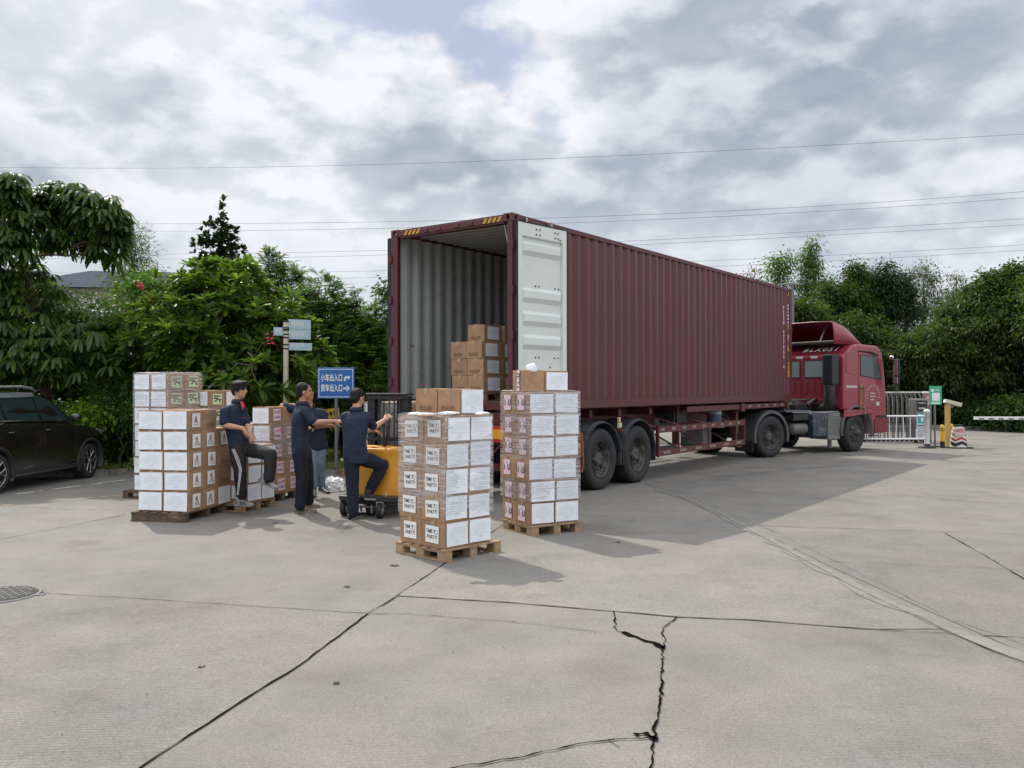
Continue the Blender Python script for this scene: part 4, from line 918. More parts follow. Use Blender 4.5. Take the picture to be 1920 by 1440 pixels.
# ---- stack nearest the camera: TIME TO PARTY!
n1 = (-.662, 8.49); A1 = 46.5
pallet((-.660, 8.44), A1, .79, .765, 'light wooden pallet under the nearest stack, the TIME TO PARTY! cartons')
G1 = 'cartons of the TIME TO PARTY! stack'; W1 = 'nearest stack'
stack(n1, A1, (.316, .345, .2635), 2, 2, 5, PH, 'ttp', 'paper', W1, G1, {(0, 0): 'corner column', (0, 1): 'left column', (1, 0): 'right column', (1, 1): 'hidden column'}, shifts={0: (.0, .0), 1: (-.012, .004), 2: (-.018, -.002), 3: (.012, .002), 4: (.010, -.006)}, seed=1)
film(n1, A1, .645, .70, .46, 1.447, 'clear stretch film round the upper four rows of the nearest stack', 1)
nt1 = at(862, 770, 8.80); zt = PH+5*.2635+.004
carton(TR(nt1.x, nt1.y, zt, rz=R(A1+2)), (.345, .325, .262), 'sym', 'paper', 'carton with a large white sheet, corner one of two atop the nearest stack', G1, 1, 5)
p2_ = TR(nt1.x, nt1.y, zt, rz=R(A1+2)) @ TR(-.01, .332, 0, rz=.02)
carton(p2_, (.345, .315, .266), 'sym', None, 'plain carton with handling symbols, left one of two atop the nearest stack', G1, 2, 6)
for k, (u, v, s) in enumerate(((802, 772, .09), (835, 775, .10), (775, 775, .07), (905, 778, .06))):
    p_ = at(u, v, 8.62 if k < 3 else 8.7); crumple('bunched_film', (p_.x, p_.y, zt+.012), (s*1.3, s, .022), M_filmw, ['bunched white film in front of the left carton atop the nearest stack', 'bunched white film in front of the corner carton atop the nearest stack', 'crumpled film tail at the left top edge of the nearest stack', 'flat film scrap at the right top edge of the nearest stack'][k], 'plastic film', k+1, 22, .9)
# ---- second stack: I heart U
n2 = (.207, 9.94); A2 = 31
pallet((.225, 9.89), A2, .71, .66, 'wooden pallet under the I heart U stack right of the nearest stack')
G2 = 'cartons of the I heart U stack'; W2 = 'stack right of nearest'
stack(n2, A2, (.338, .312, .258), 2, 2, 6, PH, 'iou', 'paper', W2, G2, {(0, 0): 'corner column', (0, 1): 'left column', (1, 0): 'right column', (1, 1): 'hidden column'}, shifts={0: (-.004, 0), 1: (.0, 0), 2: (-.02, 0), 3: (0, 0), 5: (-.012, .0)}, seed=2)
film(n2, A2, .69, .64, .40, 1.675, 'clear stretch film pulled diagonally round the I heart U stack', 2)
nt2 = at(984, 733, 10.05); zt2 = PH+6*.258+.004
carton(TR(nt2.x, nt2.y, zt2, rz=R(28)), (.262, .30, .252), 'iouv', 'plain', 'carton with a sideways pink label, left one on top of the I heart U stack', G2, 0, 8)
carton(TR(nt2.x, nt2.y, zt2, rz=R(28)) @ TR(.270, .0, 0, rz=-.02), (.315, .30, .246), None, 'paper', 'carton with a white sheet, right one on top of the I heart U stack', G2, 1, 9)
pp = at(996, 690, 10.15); crumple('paper_scrap', (pp.x, pp.y, zt2+.255), (.055, .05, .10), M_paper, 'crumpled sheet of white paper on top of the I heart U stack', 'paper', 5, 9, .2)
# ---- left stack with the speckled triangle labels
n3 = (-4.165, 11.06); A3 = 79
pallet((-4.175, 10.98), A3, 1.12, .78, 'dark closed-sided pallet under the stack of speckled triangle labels', M_wood2, closed=True)
G3 = 'cartons with speckled triangle labels'; W3 = 'front left stack'
ov = {(1, 0, 4): ('paper', 'sym'), (2, 0, 0): ('paper', 'paper'), (2, 0, 1): ('paper', 'sym'), (2, 0, 2): ('paper', 'sym')}
stack(n3, A3, (.347, .352, .2625), 3, 2, 5, PH, 'paper', 'tree', W3, G3, {(0, 0): 'front column', (0, 1): 'leftmost column', (1, 0): 'middle right column', (2, 0): 'rear column', (1, 1): 'hidden middle column', (2, 1): 'hidden rear column'}, over=ov, skip={(2, 0, 4), (2, 1, 4)}, shifts={0: (.0, 0), 1: (.004, -.006), 2: (0, -.01)}, seed=3)
# ---- tall wrapped stack behind it
n4 = (-5.26, 13.12); A4 = 62
pallet((-5.30, 13.05), A4, .78, .92, 'dark pallet under the tallest stack, behind the front left stack', M_wood2)
G4 = 'cartons with pale green labels'
stack(n4, A4, (.316, .37, .2605), 2, 2, 7, PH, 'paper', 'green', 'tallest stack', G4, {(0, 0): 'corner column', (0, 1): 'left column', (1, 0): 'right column', (1, 1): 'hidden column'}, seed=4)
film(n4, A4, .645, .75, .5, 1.955, 'clear stretch film round the tallest stack at far left', 3)
n5 = (-4.80, 13.6)
pallet((-4.84, 13.55), A4, .75, .8, 'wooden pallet behind the leaning man, under the lower green label stack', M_wood2)
stack(n5, A4, (.33, .35, .2605), 2, 2, 6, PH, 'paper', 'green', 'stack behind leaning man', G4, {(0, 0): 'corner column', (0, 1): 'left column', (1, 0): 'right column', (1, 1): 'hidden column'}, over={(1, 0, 5): ('paper', 'paper')}, seed=5)
film(n5, A4, .67, .71, .4, 1.43, 'clear stretch film round the stack behind the leaning man', 4)
# ---- low stack beside the leaning man
n6 = (-3.70, 11.99); A6 = 68
pallet((-3.74, 11.86), A6, .74, .72, 'light wooden pallet the leaning man stands on')
G6 = 'cartons of the low stack'
stack(n6, A6, (.30, .33, .2625), 2, 2, 3, PH, 'tree', 'paper', 'low stack beside leaning man', G6, {(0, 0): 'corner column', (0, 1): 'left column', (1, 0): 'right column', (1, 1): 'hidden column'}, seed=6)
n7 = (-3.63, 12.9); A7 = 70
pallet((-3.63, 12.83), A7, .74, .74, 'dark pallet under the IT\'S A GIRL! stack', M_wood2)
G7 = "cartons of the IT'S A GIRL! stack"
stack(n7, A7, (.325, .31, .2625), 2, 2, 5, PH, 'paper', 'girl', 'stack behind the standing men', G7, {(0, 0): 'corner column', (0, 1): 'left column', (1, 0): 'right column', (1, 1): 'hidden column'}, over={(1, 0, 4): ('paper', 'plain')}, skip={(1, 1, 4), (0, 1, 4)}, shifts={0: (.09, 0), 1: (.09, 0), 2: (.03, 0), 4: (.01, .02)}, seed=7)
film(n7, A7, .665, .64, .62, 1.175, "clear stretch film round the middle rows of the IT'S A GIRL! stack", 5)
# ---- load on the stacker's forks
n8 = (-1.45, 12.12); A8 = 82; Z8 = .46
pallet((n8[0]-.0, n8[1]-.03), A8, .68, .68, 'wooden pallet lifted on the forks of the yellow stacker', z=Z8-PH, group='wooden pallets on the ground')
G8 = 'cartons lifted by the yellow stacker'
stack(n8, A8, (.30, .315, .2625), 2, 2, 4, Z8, 'paper', 'plain', 'stacker load', G8, {(0, 0): 'corner column', (0, 1): 'left column', (1, 0): 'right column', (1, 1): 'hidden column'}, seed=8)
film(n8, A8, .615, .645, .6, 1.51, 'clear stretch film round the load lifted by the stacker', 6)
# ---- cartons already loaded in the container
CM = Matrix.Translation((CX, CY, 0)) @ Matrix.Rotation(CROT, 4, 'Z'); q = CM @ Vector((.27, .74, 0)); ZC = CZ+.15+PH+.01
pallet((q.x, q.y), math.degrees(CROT), .98, .68, 'wooden pallet inside the container under the loaded cartons', z=CZ+.152, group='wooden pallets on the ground')
GC = 'cartons loaded in the container'; cc = {(0, 0): 'corner column', (0, 1): 'left column', (1, 0): 'right column', (1, 1): 'hidden column', }
stack((q.x, q.y), math.degrees(CROT), (.47, .315, .2625), 2, 2, 3, ZC, 'sym', 'paper', 'container stack', GC, cc, shifts={1: (0, .008), 2: (-.02, .03)}, seed=9, jit=.012)
for k, (dx, dy, lab) in enumerate(((.16, .12, 'brown carton alone on top of the stack inside the container, left one'), (.66, .10, 'brown carton on top of the container stack, partly behind the corner post'))):
    carton(TR(q.x, q.y, ZC+3*.2625+.003, rz=CROT) @ TR(dx, dy, 0, rz=.03), (.46, .315, .2605), 'sym', 'paper', lab, GC, k, 60+k)
# ================================================================ PEOPLE
M_skin = pmat('skin', (.50, .27, .17), .5, var=.08, vscale=20, spec=.4); M_skin2 = pmat('tanned_skin', (.40, .20, .12), .5, var=.08, vscale=20, spec=.4)
M_hair = pmat('black_hair', (.010, .009, .009), .62, var=.4, vscale=60, bump=.8, bscale=90, spec=.25)
M_navy = pmat('navy_work_shirt', (.009, .016, .042), .8, var=.25, vscale=7, bump=1.2, bscale=14, streak=2.5); M_navy2 = pmat('navy_trousers', (.0065, .010, .022), .9, var=.25, vscale=7, bump=1.2, bscale=14, streak=3)
M_blk = pmat('black_trousers', (.010, .010, .012), .8, var=.25, vscale=9, bump=.5, bscale=30); M_jean = pmat('washed_jeans', (.16, .21, .28), .85, var=.22, vscale=5, bump=.4, bscale=40)
M_redc = pmat('red_trim', (.45, .02, .03), .7, var=.1); M_shoeg = pmat('grey_shoe', (.22, .215, .20), .7, var=.3, vscale=30); M_shoeb = pmat('beige_shoe', (.20, .16, .11), .8, var=.25, vscale=30)
M_shoek = pmat('black_shoe', (.015, .015, .017), .6, var=.3, vscale=30); M_sole = pmat('shoe_sole', (.25, .24, .22), .7); M_wht = pmat('white_stripe', (.65, .65, .65), .7); M_eye = pmat('eye_dark', (.02, .012, .01), .2)
class Blob(MB):
    def cap(s, p, q, r1, r2, n=14):
        p, q = Vector(p), Vector(q); s.tube([p, p.lerp(q, .5), q], [r1, (r1+r2)/2, r2], n); s.ball(p, r1, 8); s.ball(q, r2, 8); return s
    def chain(s, pts, rr):
        for a, b_, c, d in zip(pts, pts[1:], rr, rr[1:]): s.cap(a, b_, c, d)
        return s
    def ell(s, c, r, ax=None, n=12):
        """ellipsoid whose x axis is turned to ax (horizontal facing direction)"""
        a = math.atan2(ax.y, ax.x) if ax else 0; return s.ball((0, 0, 0), r, n, M=Matrix.Translation(Vector(c)) @ Matrix.Rotation(a, 4, 'Z'))
    def skinmesh(s, name, mat, parent, vox, fold=0., fsize=.1, smooth=4):
        o = s.build(name, mat, parent); m = o.modifiers.new('remesh', 'REMESH'); m.mode = 'VOXEL'; m.voxel_size = vox; m.use_smooth_shade = True
        m = o.modifiers.new('smooth', 'SMOOTH'); m.iterations = smooth; m.factor = .5
        if fold:
            t = bpy.data.textures.new('folds', 'CLOUDS'); t.noise_scale = fsize; t.noise_depth = 3; m = o.modifiers.new('folds', 'DISPLACE'); m.texture = t; m.strength = fold; m.mid_level = .5; m.texture_coords = 'GLOBAL'
        return o
def hand(b, wrist, dirv, palmn, curl, length=.18, thumb_side=1):
    """palm plus four curled fingers and a thumb; dirv wrist->fingers, palmn the palm's normal, curl in degrees per joint"""
    d = Vector(dirv).normalized(); n = Vector(palmn); n = (n-d*n.dot(d)).normalized(); s = d.cross(n).normalized()*thumb_side; w = Vector(wrist)
    pc = w+d*.048; b.cap(w, w+d*.02, .026, .027); 
    for k in (-1, 0, 1): b.cap(pc-d*.03+s*.014*k, pc+d*.032+s*.022*k, .017, .014)
    for k, (off, L) in enumerate(((.031, .068), (.011, .078), (-.010, .073), (-.029, .058))):
        p = w+d*.088+s*off; dd = d+s*(off*1.2); dd.normalize()
        for seg, (f_, r_) in enumerate(((.45, .0092), (.32, .0084), (.23, .0076))):
            a = R(curl*(1, 1.1, .8)[seg]); dd = (dd*math.cos(a)+n*math.sin(a)).normalized(); q = p+dd*L*f_; b.cap(p, q, r_, r_*.93, 8); p = q
    p = w+d*.025+s*.026; dd = (d*.75+s*.7+n*.25).normalized()
    for L, r_ in ((.034, .0115), (.03, .0098), (.022, .0085)):
        q = p+dd*L; b.cap(p, q, r_, r_*.92, 8); p = q; dd = (dd*.85+n*.35+d*.15).normalized()
def head(b, hc, f, tilt=0., sc_=1.):
    """skull, jaw, nose, lips, brow, ears, looking along f (any direction)"""
    f = Vector(f).normalized(); up = Vector((0, 0, 1)); s = f.cross(up).normalized(); up = s.cross(f).normalized()
    F = Matrix((( f.x, s.x, up.x), (f.y, s.y, up.y), (f.z, s.z, up.z))).to_4x4(); M = Matrix.Translation(Vector(hc)) @ F @ Matrix.Scale(sc_, 4)
    b.ball((-.012, 0, .03), (.098, .077, .092), 12, M=M); b.ball((.022, 0, -.03), (.070, .062, .078), 12, M=M); b.ball((.048, 0, -.082), (.034, .036, .030), 10, M=M)
    b.ball((-.005, 0, -.035), (.06, .066, .07), 10, M=M)
    b.add(*_cone(M, (.084, 0, .018), (.112, 0, -.022), .007, .0145)); b.ball((.090, 0, -.048), (.014, .022, .008), 8, M=M); b.ball((.088, 0, -.060), (.013, .018, .007), 8, M=M); b.ball((.080, 0, .034), (.014, .048, .012), 8, M=M)
    for k in (-1, 1): b.ball((-.012, k*.077, -.005), (.020, .010, .032), 8, M=M); b.ball((.066, k*.036, -.024), (.02, .018, .02), 8, M=M)
    return M
def _cone(M, p, q, r1, r2):
    t = MB(); t.tube([p, q], [r1, r2], 8); t.ball(q, r2, 6); return [tuple(M @ Vector(v)) for v in t.v], t.f
def hair(M, parent, style, seed=0):
    b = Blob(); sh_ = style == 'short'; b.ball((-.028 if sh_ else -.022, 0, .042), (.101 if sh_ else .104, .086 if sh_ else .090, .088 if sh_ else .094), 14, M=M); b.ball((-.060, 0, -.01), (.062, .076, .080 if style != 'short' else .070), 12, M=M)
    r = random.Random(seed)
    if style == 'long':
        for i in range(34):
            a = r.uniform(-2.6, 2.6); x0 = Vector((-.02+.03*math.cos(a), .03*math.sin(a), .115)); e = Vector((.095*math.cos(a)+.004, .088*math.sin(a), .045-.05*abs(math.sin(a))-r.uniform(0, .03))); mid = (x0+e)/2+Vector((.03*math.cos(a), .03*math.sin(a), .035)); b.chain([M @ x0, M @ mid, M @ e], [.018, .016, .007])
    else:
        for i in range(60):
            a, e = r.uniform(-3.14, 3.14), r.uniform(.15, 1.5); q = Vector((math.cos(a)*math.cos(e), math.sin(a)*math.cos(e), math.sin(e)))
            if q.x > .75 and q.z < .5: continue
            b.ball((-.028+.097*q.x, .084*q.y, .042+.086*q.z), r.uniform(.007, .011), 5, M=M)
    o = b.skinmesh('hair', M_hair, parent, .006, .006, .012, 3); return o
def face_bits(M, parent):
    for k in (-1, 1):
        b = MB(); b.ball((.079, k*.032, .004), (.008, .014, .0055), 6, M=M); b.build('eye', M_eye, parent)
        b = MB(); b.tube([M @ Vector((.088, k*.014, .030)), M @ Vector((.088, k*.034, .034)), M @ Vector((.074, k*.052, .028))], .0035, 5); b.build('eyebrow', M_hair, parent)
def shoe(parent, heel, toe, mat, name='shoe', stripes=False, sole=M_sole):
    """heel and toe: sole-level points"""
    h, t = Vector(heel), Vector(toe); d = (t-h); L = d.length; d.normalize(); up = Vector((0, 0, 1)); s = up.cross(d).normalized(); up = d.cross(s)
    b = Blob(); c = lambda x, y, z: h+d*x*L+s*y+up*z
    for x, w, z0, hh in ((.06, .036, .03, .045), (.2, .038, .035, .055), (.4, .040, .035, .048), (.62, .046, .032, .034), (.8, .046, .028, .028), (.93, .036, .026, .022)):
        b.ball((0, 0, 0), (L*.16, w, hh), 8, M=Matrix.Translation(c(x, 0, z0)) @ Matrix(((d.x, s.x, up.x), (d.y, s.y, up.y), (d.z, s.z, up.z))).to_4x4())
    b.cap(c(.18, 0, .05), c(.16, 0, .10), .040, .042)
    o = b.skinmesh(name, mat, parent, .008, .003, .03, 3)
    P = []; q = MB(); out = [(-.02, .0), (.0, .032), (.15, .040), (.35, .036), (.6, .048), (.8, .049), (.95, .036), (1.02, .0)]; ring = [(x, w) for x, w in out]+[(x, -w) for x, w in out[-2:0:-1]]
    n = len(ring); vs = [c(x, w*1.02, 0) for x, w in ring]+[c(x, w*1.05, .024) for x, w in ring]; q.add(vs, [tuple(range(n)), tuple(range(2*n-1, n-1, -1))]+[(i, (i+1) % n, n+(i+1) % n, n+i) for i in range(n)]); q.build('sole', sole, o)
    if stripes:
        for k in range(3):
            x = .42+.12*k; q = MB()
            for sd in (-1, 1): q.tube([c(x+.08, sd*.047, .022), c(x+.03, sd*.046, .045), c(x-.03, sd*.036, .070)], .0045, 5)
            q.build('stripe', M_blk, o)
    return o
def torso(b, hip, waist, chest, neck, f, k=1., wide=1.):
    """elliptic rings from hip to neck; f = facing"""
    f = Vector((f[0], f[1], 0)).normalized(); s = Vector((0, 0, 1)).cross(f); hip, waist, chest, neck = map(Vector, (hip, waist, chest, neck))
    rings = [(hip-Vector((0, 0, .06)), .115, .165), (hip, .120, .175), (hip.lerp(waist, .5), .118, .168), (waist, .112, .160), (waist.lerp(chest, .5), .118, .172), (chest, .122, .188), (chest.lerp(neck, .40), .112, .182), (chest.lerp(neck, .75), .088, .128), (neck, .062, .068)]
    n = 24; P = []
    for c, a, w in rings: P.append([tuple(c+f*(a*k*math.cos(2*math.pi*j/n))+s*(w*k*wide*math.sin(2*math.pi*j/n))) for j in range(n+1)])
    b.grid(P); b.add([p for p in P[0][:-1]], [tuple(range(n))]); b.add([p for p in P[-1][:-1]], [tuple(range(n))])
def person(label, root, f, J, shirt, trousers, skin, hstyle, face, hands, shoes, tr_r=(.098, .074, .066), shirt_hem=.06, tuck=False, wide=1., headsc=1.0):
    t = thing('person', label, 'person', root); r0 = Vector(root); J = {k: Vector(v)-r0 for k, v in J.items()}; f = Vector(f).normalized()
    # the body, one continuous surface
    b = Blob(); M = head(b, J['head'], face, sc_=headsc); b.cap(J['neck'], J['head']-Vector((0, 0, .05))-Vector(face).normalized()*.01, .056, .054)
    torso(b, J['hip'], J['waist'], J['chest'], J['neck'], f, .82, wide)
    for s in ('a', 'b'):
        b.chain([J['sh'+s]-Vector((0, 0, .035)), J['el'+s], J['el'+s].lerp(J['wr'+s], .35), J['wr'+s]], [.042, .040, .041, .026]); wr, dv, pn, cu, ts = hands[s]; hand(b, J['wr'+s], dv, pn, cu, thumb_side=ts)
        b.chain([J['hi'+s], J['kn'+s], J['kn'+s].lerp(J['an'+s], .3), J['an'+s]], [.080, .054, .050, .036])
    b.skinmesh('body', skin, t, .0062, 0, .1, 3); hair(M, t, hstyle, len(label)); face_bits(M, t)
    # shirt
    b = Blob(); torso(b, J['hip']-Vector((0, 0, shirt_hem)), J['waist'], J['chest'], J['neck']-Vector((0, 0, .012)), f, 1.0, wide)
    for s in ('a', 'b'):
        e = J['sh'+s].lerp(J['el'+s], .80); q = J['sh'+s]-Vector((0, 0, .022)); b.chain([J['neck'].lerp(q, .35)-Vector((0, 0, .03)), q, e], [.052, .064, .066])
    sh = b.skinmesh('shirt', shirt, t, .011, .020, .13, 6)
    b = Blob(); F3 = Vector(face); F3.z = 0; F3.normalize(); c = J['neck']+Vector((0, 0, .012)); n = 14; sd = Vector((0, 0, 1)).cross(F3)
    P = [[tuple(c+F3*(rr*1.1*math.cos(2.9*(2*i/n-1)+math.pi))+sd*(rr*math.sin(2.9*(2*i/n-1)+math.pi))+Vector((0, 0, z))) for i in range(n+1)] for rr, z in ((.082, -.035), (.066, .006), (.062, .022), (.070, .018), (.088, -.022))]
    b.grid(P); o = b.build('collar', shirt, sh); sd2 = o.modifiers.new('s', 'SOLIDIFY'); sd2.thickness = .004
    # trousers
    b = Blob(); b.ell(J['hip']-Vector((0, 0, .02)), (.108, .156*wide, .11), f)
    for s in ('a', 'b'):
        k, a = J['kn'+s], J['an'+s]; a2 = k.lerp(a, .93); b.chain([J['hi'+s], J['hi'+s].lerp(k, .5), k, k.lerp(a, .5), a2], [tr_r[0], (tr_r[0]+tr_r[1])*.5+.004, tr_r[1], (tr_r[1]+tr_r[2])*.5, tr_r[2]])
    tro = b.skinmesh('trousers', trousers, t, .010, .018, .12, 5)
    for (h_, to, mt_, st) in shoes: shoe(t, Vector(h_)-r0, Vector(to)-r0, mt_, stripes=st)
    return t, J, M, sh, tro
# --- man leaning with his elbow on the front left stack
Y1 = 11.72; P = lambda u, v, dy=0: at(u, v, Y1+dy)
f1 = Vector((.85, -.5, 0)); face1 = Vector((.93, -.36, -.02))
J1 = dict(head=P(449.5, 731, .0), neck=P(446, 753, .02), chest=P(439, 778, .03), waist=P(444, 812, .05), hip=P(452, 836, .06),
          sha=P(421, 768, -.14), ela=P(420, 797, -.16), wra=P(456, 803, -.20), shb=P(455, 766, .16), elb=P(462, 796, .12), wrb=P(468, 812, -.04),
          hia=P(445, 845, -.05), kna=P(450, 884, -.10), ana=P(453, 933, -.02), hib=P(464, 842, .08), knb=P(507, 852, -.20), anb=P(505, 900, -.22))
h1 = dict(a=(0, (.45, -.1, -.9), (.6, .6, .1), 16, -1), b=(0, (.4, -.3, -.8), (-.5, .5, .1), 30, 1))
sA = at(441, 946, Y1-.03); sB = at(474, 945, Y1-.16)
sC = at(487, 905, Y1-.10); sD = at(519, 917, Y1-.30)
t1, JJ, M1, sh1, tr1 = person('young man with black fringe leaning an elbow on cartons, white striped black trousers', un(452, 957), f1, J1, M_navy, M_blk, M_skin, 'long', face1, h1,
       [((sA.x, sA.y, PH+.003), (sB.x, sB.y, PH+.003), M_shoeg, True), (sC, sD, M_shoeg, True)], tr_r=(.104, .086, .074))
r0 = un(452, 957)
for k in range(3):
    b = MB(); pts = [P(435+2.2*k, 842, -.14), P(443+2.6*k, 862, -.185), P(449+1.8*k, 880, -.20), P(447.5+1.5*k, 900, -.17), P(445.5+1.2*k, 918, -.12), P(444.5+k, 930, -.08)]
    if k == 0:
        from mathutils.bvhtree import BVHTree
        bpy.context.view_layer.update(); te = tr1.evaluated_get(bpy.context.evaluated_depsgraph_get()).to_mesh(); bv = BVHTree.FromPolygons([v.co[:] for v in te.vertices], [p.vertices[:] for p in te.polygons])
    C0 = Vector((0, 0, CAMH))-r0; fine = [pts[i].lerp(pts[i+1], j/6) for i in range(len(pts)-1) for j in range(6)]; hits = []
    for q in fine:
        d = (q-r0-C0).normalized(); hh = bv.ray_cast(C0, d)
        if hh[0] is not None: hits.append(hh[0]+hh[1]*.002)
    b.tube(hits, .0042, 5); b.build('white_stripe', M_wht, tr1)
b = MB(); b.tube([P(453, 783, -.16)-r0, P(462, 783, -.13)-r0], .003, 5); o = b.build('pocket_piping', M_redc, sh1)
b = MB(); q = [P(450, 753, -.085)-r0, P(454, 752, -.07)-r0, P(459, 760, -.09)-r0, P(455, 768, -.115)-r0]; b.add(q+[x+Vector((0, .008, 0)) for x in q], [(0, 1, 2, 3), (4, 5, 6, 7), (0, 1, 5, 4), (1, 2, 6, 5), (2, 3, 7, 6), (3, 0, 4, 7)]); b.build('red_lapel', M_redc, sh1)
# --- older man standing in profile, arm held out
Y2 = 11.78; P = lambda u, v, dy=0: at(u, v, Y2+dy)
f2 = Vector((.93, .35, 0)); face2 = Vector((.97, .22, 0))
J2 = dict(head=P(571.5, 735, .02), neck=P(567, 757, .02), chest=P(563, 784, .02), waist=P(562, 818, .02), hip=P(564, 841, .02),
          sha=P(571, 769, -.16), ela=P(589, 793, -.17), wra=P(627, 790, -.12), shb=P(575, 769, .19), elb=P(590, 800, .24), wrb=P(611, 797, .15),
          hia=P(562, 848, -.07), kna=P(567, 897, -.05), ana=P(562, 952, -.05), hib=P(570, 848, .10), knb=P(577, 893, .14), anb=P(578, 942, .26))
h2 = dict(a=(0, (.97, .1, .02), (.0, .6, -.8), 14, -1), b=(0, (.9, .1, -.1), (0, -.5, -.8), 25, 1))
g1, g2, g3, g4 = un(554, 962), un(590, 962), un(572, 953), un(597, 953)
person('older man in navy work clothes standing in profile and reaching out one arm', un(570, 962), f2, J2, M_navy, M_navy2, M_skin2, 'short', face2, h2,
       [(g1+Vector((0, 0, .002)), g2+Vector((0, .04, .002)), M_shoeb, False), (g3+Vector((0, 0, .002)), g4+Vector((0, .05, .002)), M_shoeb, False)], tr_r=(.104, .086, .074), shirt_hem=.08)
# --- man in jeans behind him, elbow on the girl stack
Y3 = 13.45; P = lambda u, v, dy=0: at(u, v, Y3+dy)
f3 = Vector((.35, -.93, 0)); face3 = Vector((.55, -.83, 0))
J3 = dict(head=P(578, 743), neck=P(581, 762), chest=P(585, 785), waist=P(591, 812), hip=P(594, 828),
          sha=P(561, 768, -.02), ela=P(529, 761, -.10), wra=P(548, 759, .12), shb=P(604, 771, .05), elb=P(611, 797, .02), wrb=P(594, 800, -.20),
          hia=P(585, 832, -.02), kna=P(586, 868, -.08), ana=P(589, 912, -.05), hib=P(602, 832, .02), knb=P(601, 868, .0), anb=P(602, 910, .12))
h3 = dict(a=(0, (.9, .4, 0), (0, 0, -1), 14, 1), b=(0, (-.8, -.4, 0), (0, .5, -.8), 25, 1))
g1, g2, g3, g4 = un(589, 924), un(588, 934), un(600, 921), un(616, 926)
person('man in washed blue jeans and navy shirt, elbow on top carton, behind the older man', un(594, 926), f3, J3, M_navy, M_jean, M_skin, 'short', face3, h3,
       [(g1, g2, M_shoek, False), (g3, g4, M_shoek, False)], tr_r=(.092, .076, .064), shirt_hem=.07)
# --- operator on the stacker, seen from behind
Y4 = 11.19; P = lambda u, v, dy=0: at(u, v, Y4+dy)
f4 = Vector((.30, .95, 0)); face4 = Vector((.55, .83, -.25))
J4 = dict(head=P(671, 747, .06), neck=P(668, 768, .02), chest=P(666, 794, .0), waist=P(665, 828, -.02), hip=P(667, 850, .0),
          sha=P(647, 778, .03), ela=P(658, 812, .25), wra=P(699, 806, .38), shb=P(687, 778, .05), elb=P(701, 802, .16), wrb=P(720, 788, .32),
          hia=P(659, 858, .0), kna=P(661, 906, .03), ana=P(662, 963, .0), hib=P(676, 858, .04), knb=P(717, 872, .22), anb=P(692, 922, .20))
h4 = dict(a=(0, (.8, .3, -.3), (0, 0, -1), 20, -1), b=(0, (.6, .2, .5), (.2, .9, -.3), 48, 1))
g1, g2 = un(656, 974), un(676, 969); g3 = at(682, 937, Y4+.10); g4 = at(719, 938, Y4+.22)
person('operator in navy seen from behind, one foot on the yellow stacker, hand on its handle', un(664, 976), f4, J4, M_navy, M_navy2, M_skin, 'short', face4, h4,
       [(g1, g2+Vector((.02, .10, 0)), M_shoek, False), (g3, g4, M_shoek, False)], tr_r=(.104, .086, .072), shirt_hem=.07)
# ================================================================ PALLET STACKER
M_yb = pmat('stacker_yellow', (.62, .27, .015), .45, var=.10, vscale=4, c2=(.50, .20, .02), c2amt=.25, c2scale=6, bump=.4, bscale=5)
M_mast = pmat('mast_black', (.018, .019, .021), .42, .2, var=.3, vscale=8, c2=(.05, .05, .05), c2amt=.3, c2scale=12)
sk = un(682, 972); SKR = R(74)
stk = thing('pallet_stacker', 'electric pallet stacker with yellow body and black mast between the operator and the container', 'forklift', (sk.x+.02, sk.y+.03, 0), SKR)
b = MB(); b.prism([(.0, -.42), (.06, -.45), (.62, -.45), (.62, .42), (.06, .42), (.0, .38)], .215, .285, 'XY'); b.box(.05, .60, -.40, .38, .17, .214); b.build('platform', M_mast, stk, bevel=.01)
# soft-edged yellow body
b = MB(); P = []
for z, k in ((.287, 1.0), (.35, .985), (.5, .96), (.7, .925), (.83, .905), (.865, .93), (.90, .94), (.915, .90), (.918, .5), (.90, .02)):
    ring = []
    for i in range(33):
        a = 2*math.pi*i/32; c, s = math.cos(a), math.sin(a); e = .32
        x = .36+.20*k*math.copysign(abs(c)**e, c); y = -.02+.385*k*math.copysign(abs(s)**e, s); w = .010*math.sin(a*7+z*9)*(z > .3)
        ring.append((x+w, y+w*.8, z+(.012*math.sin(a*3+1) if z > .8 else 0)))
    P.append(ring)
b.grid(P); b.build('body_cover', M_yb, stk)
for yy, nm in ((.24, 0), (-.26, 1)):
    for s in (-1, 1):
        b = MB(); b.box(.70+s*.0, .80, yy+s*.05-.02, yy+s*.05+.02, .06, 1.60) if False else b.box(.70, .80, yy+(.055 if yy > 0 else -.055)-.012, yy+(.055 if yy > 0 else -.055)+.012, .06, 1.60)
        if s == 1: break
    b.box(.69, .715, yy-.055, yy+.055, .06, 1.598); b.box(.785, .81, yy-.055, yy+.055, .06, 1.598)
    b.build('outer_mast', M_mast, stk)
    b = MB(); yi = yy*.62; b.box(.72, .78, yi-.03, yi+.03, .12, 1.56); b.build('inner_mast', M_mast, stk)
    b = MB(); b.tube([(.74, yi*.35, .15), (.74, yi*.35, 1.45)], .022, 10); b.build('lift_cylinder', M_steel, stk)
    b = MB(); b.box(.695, .70, yi*.62-.012, yi*.62+.012, .3, 1.5); b.build('lift_chain', M_steel, stk)
for z, h in ((1.56, .055), (.98, .05), (.30, .09)):
    b = MB(); b.box(.66, .688, -.325, .30, z, z+h); b.build('cross_bar', M_mast, stk, bevel=.004)
b = MB(); b.box(.64, .84, -.33, .31, 1.617, 1.645); b.build('top_plate', M_mast, stk, bevel=.008)
for i in range(6):
    b = MB(); y = -.20+i*.078; b.box(.655, .664, y-.010, y+.010, .38, 1.56); b.build('guard_bar', M_mast, stk)
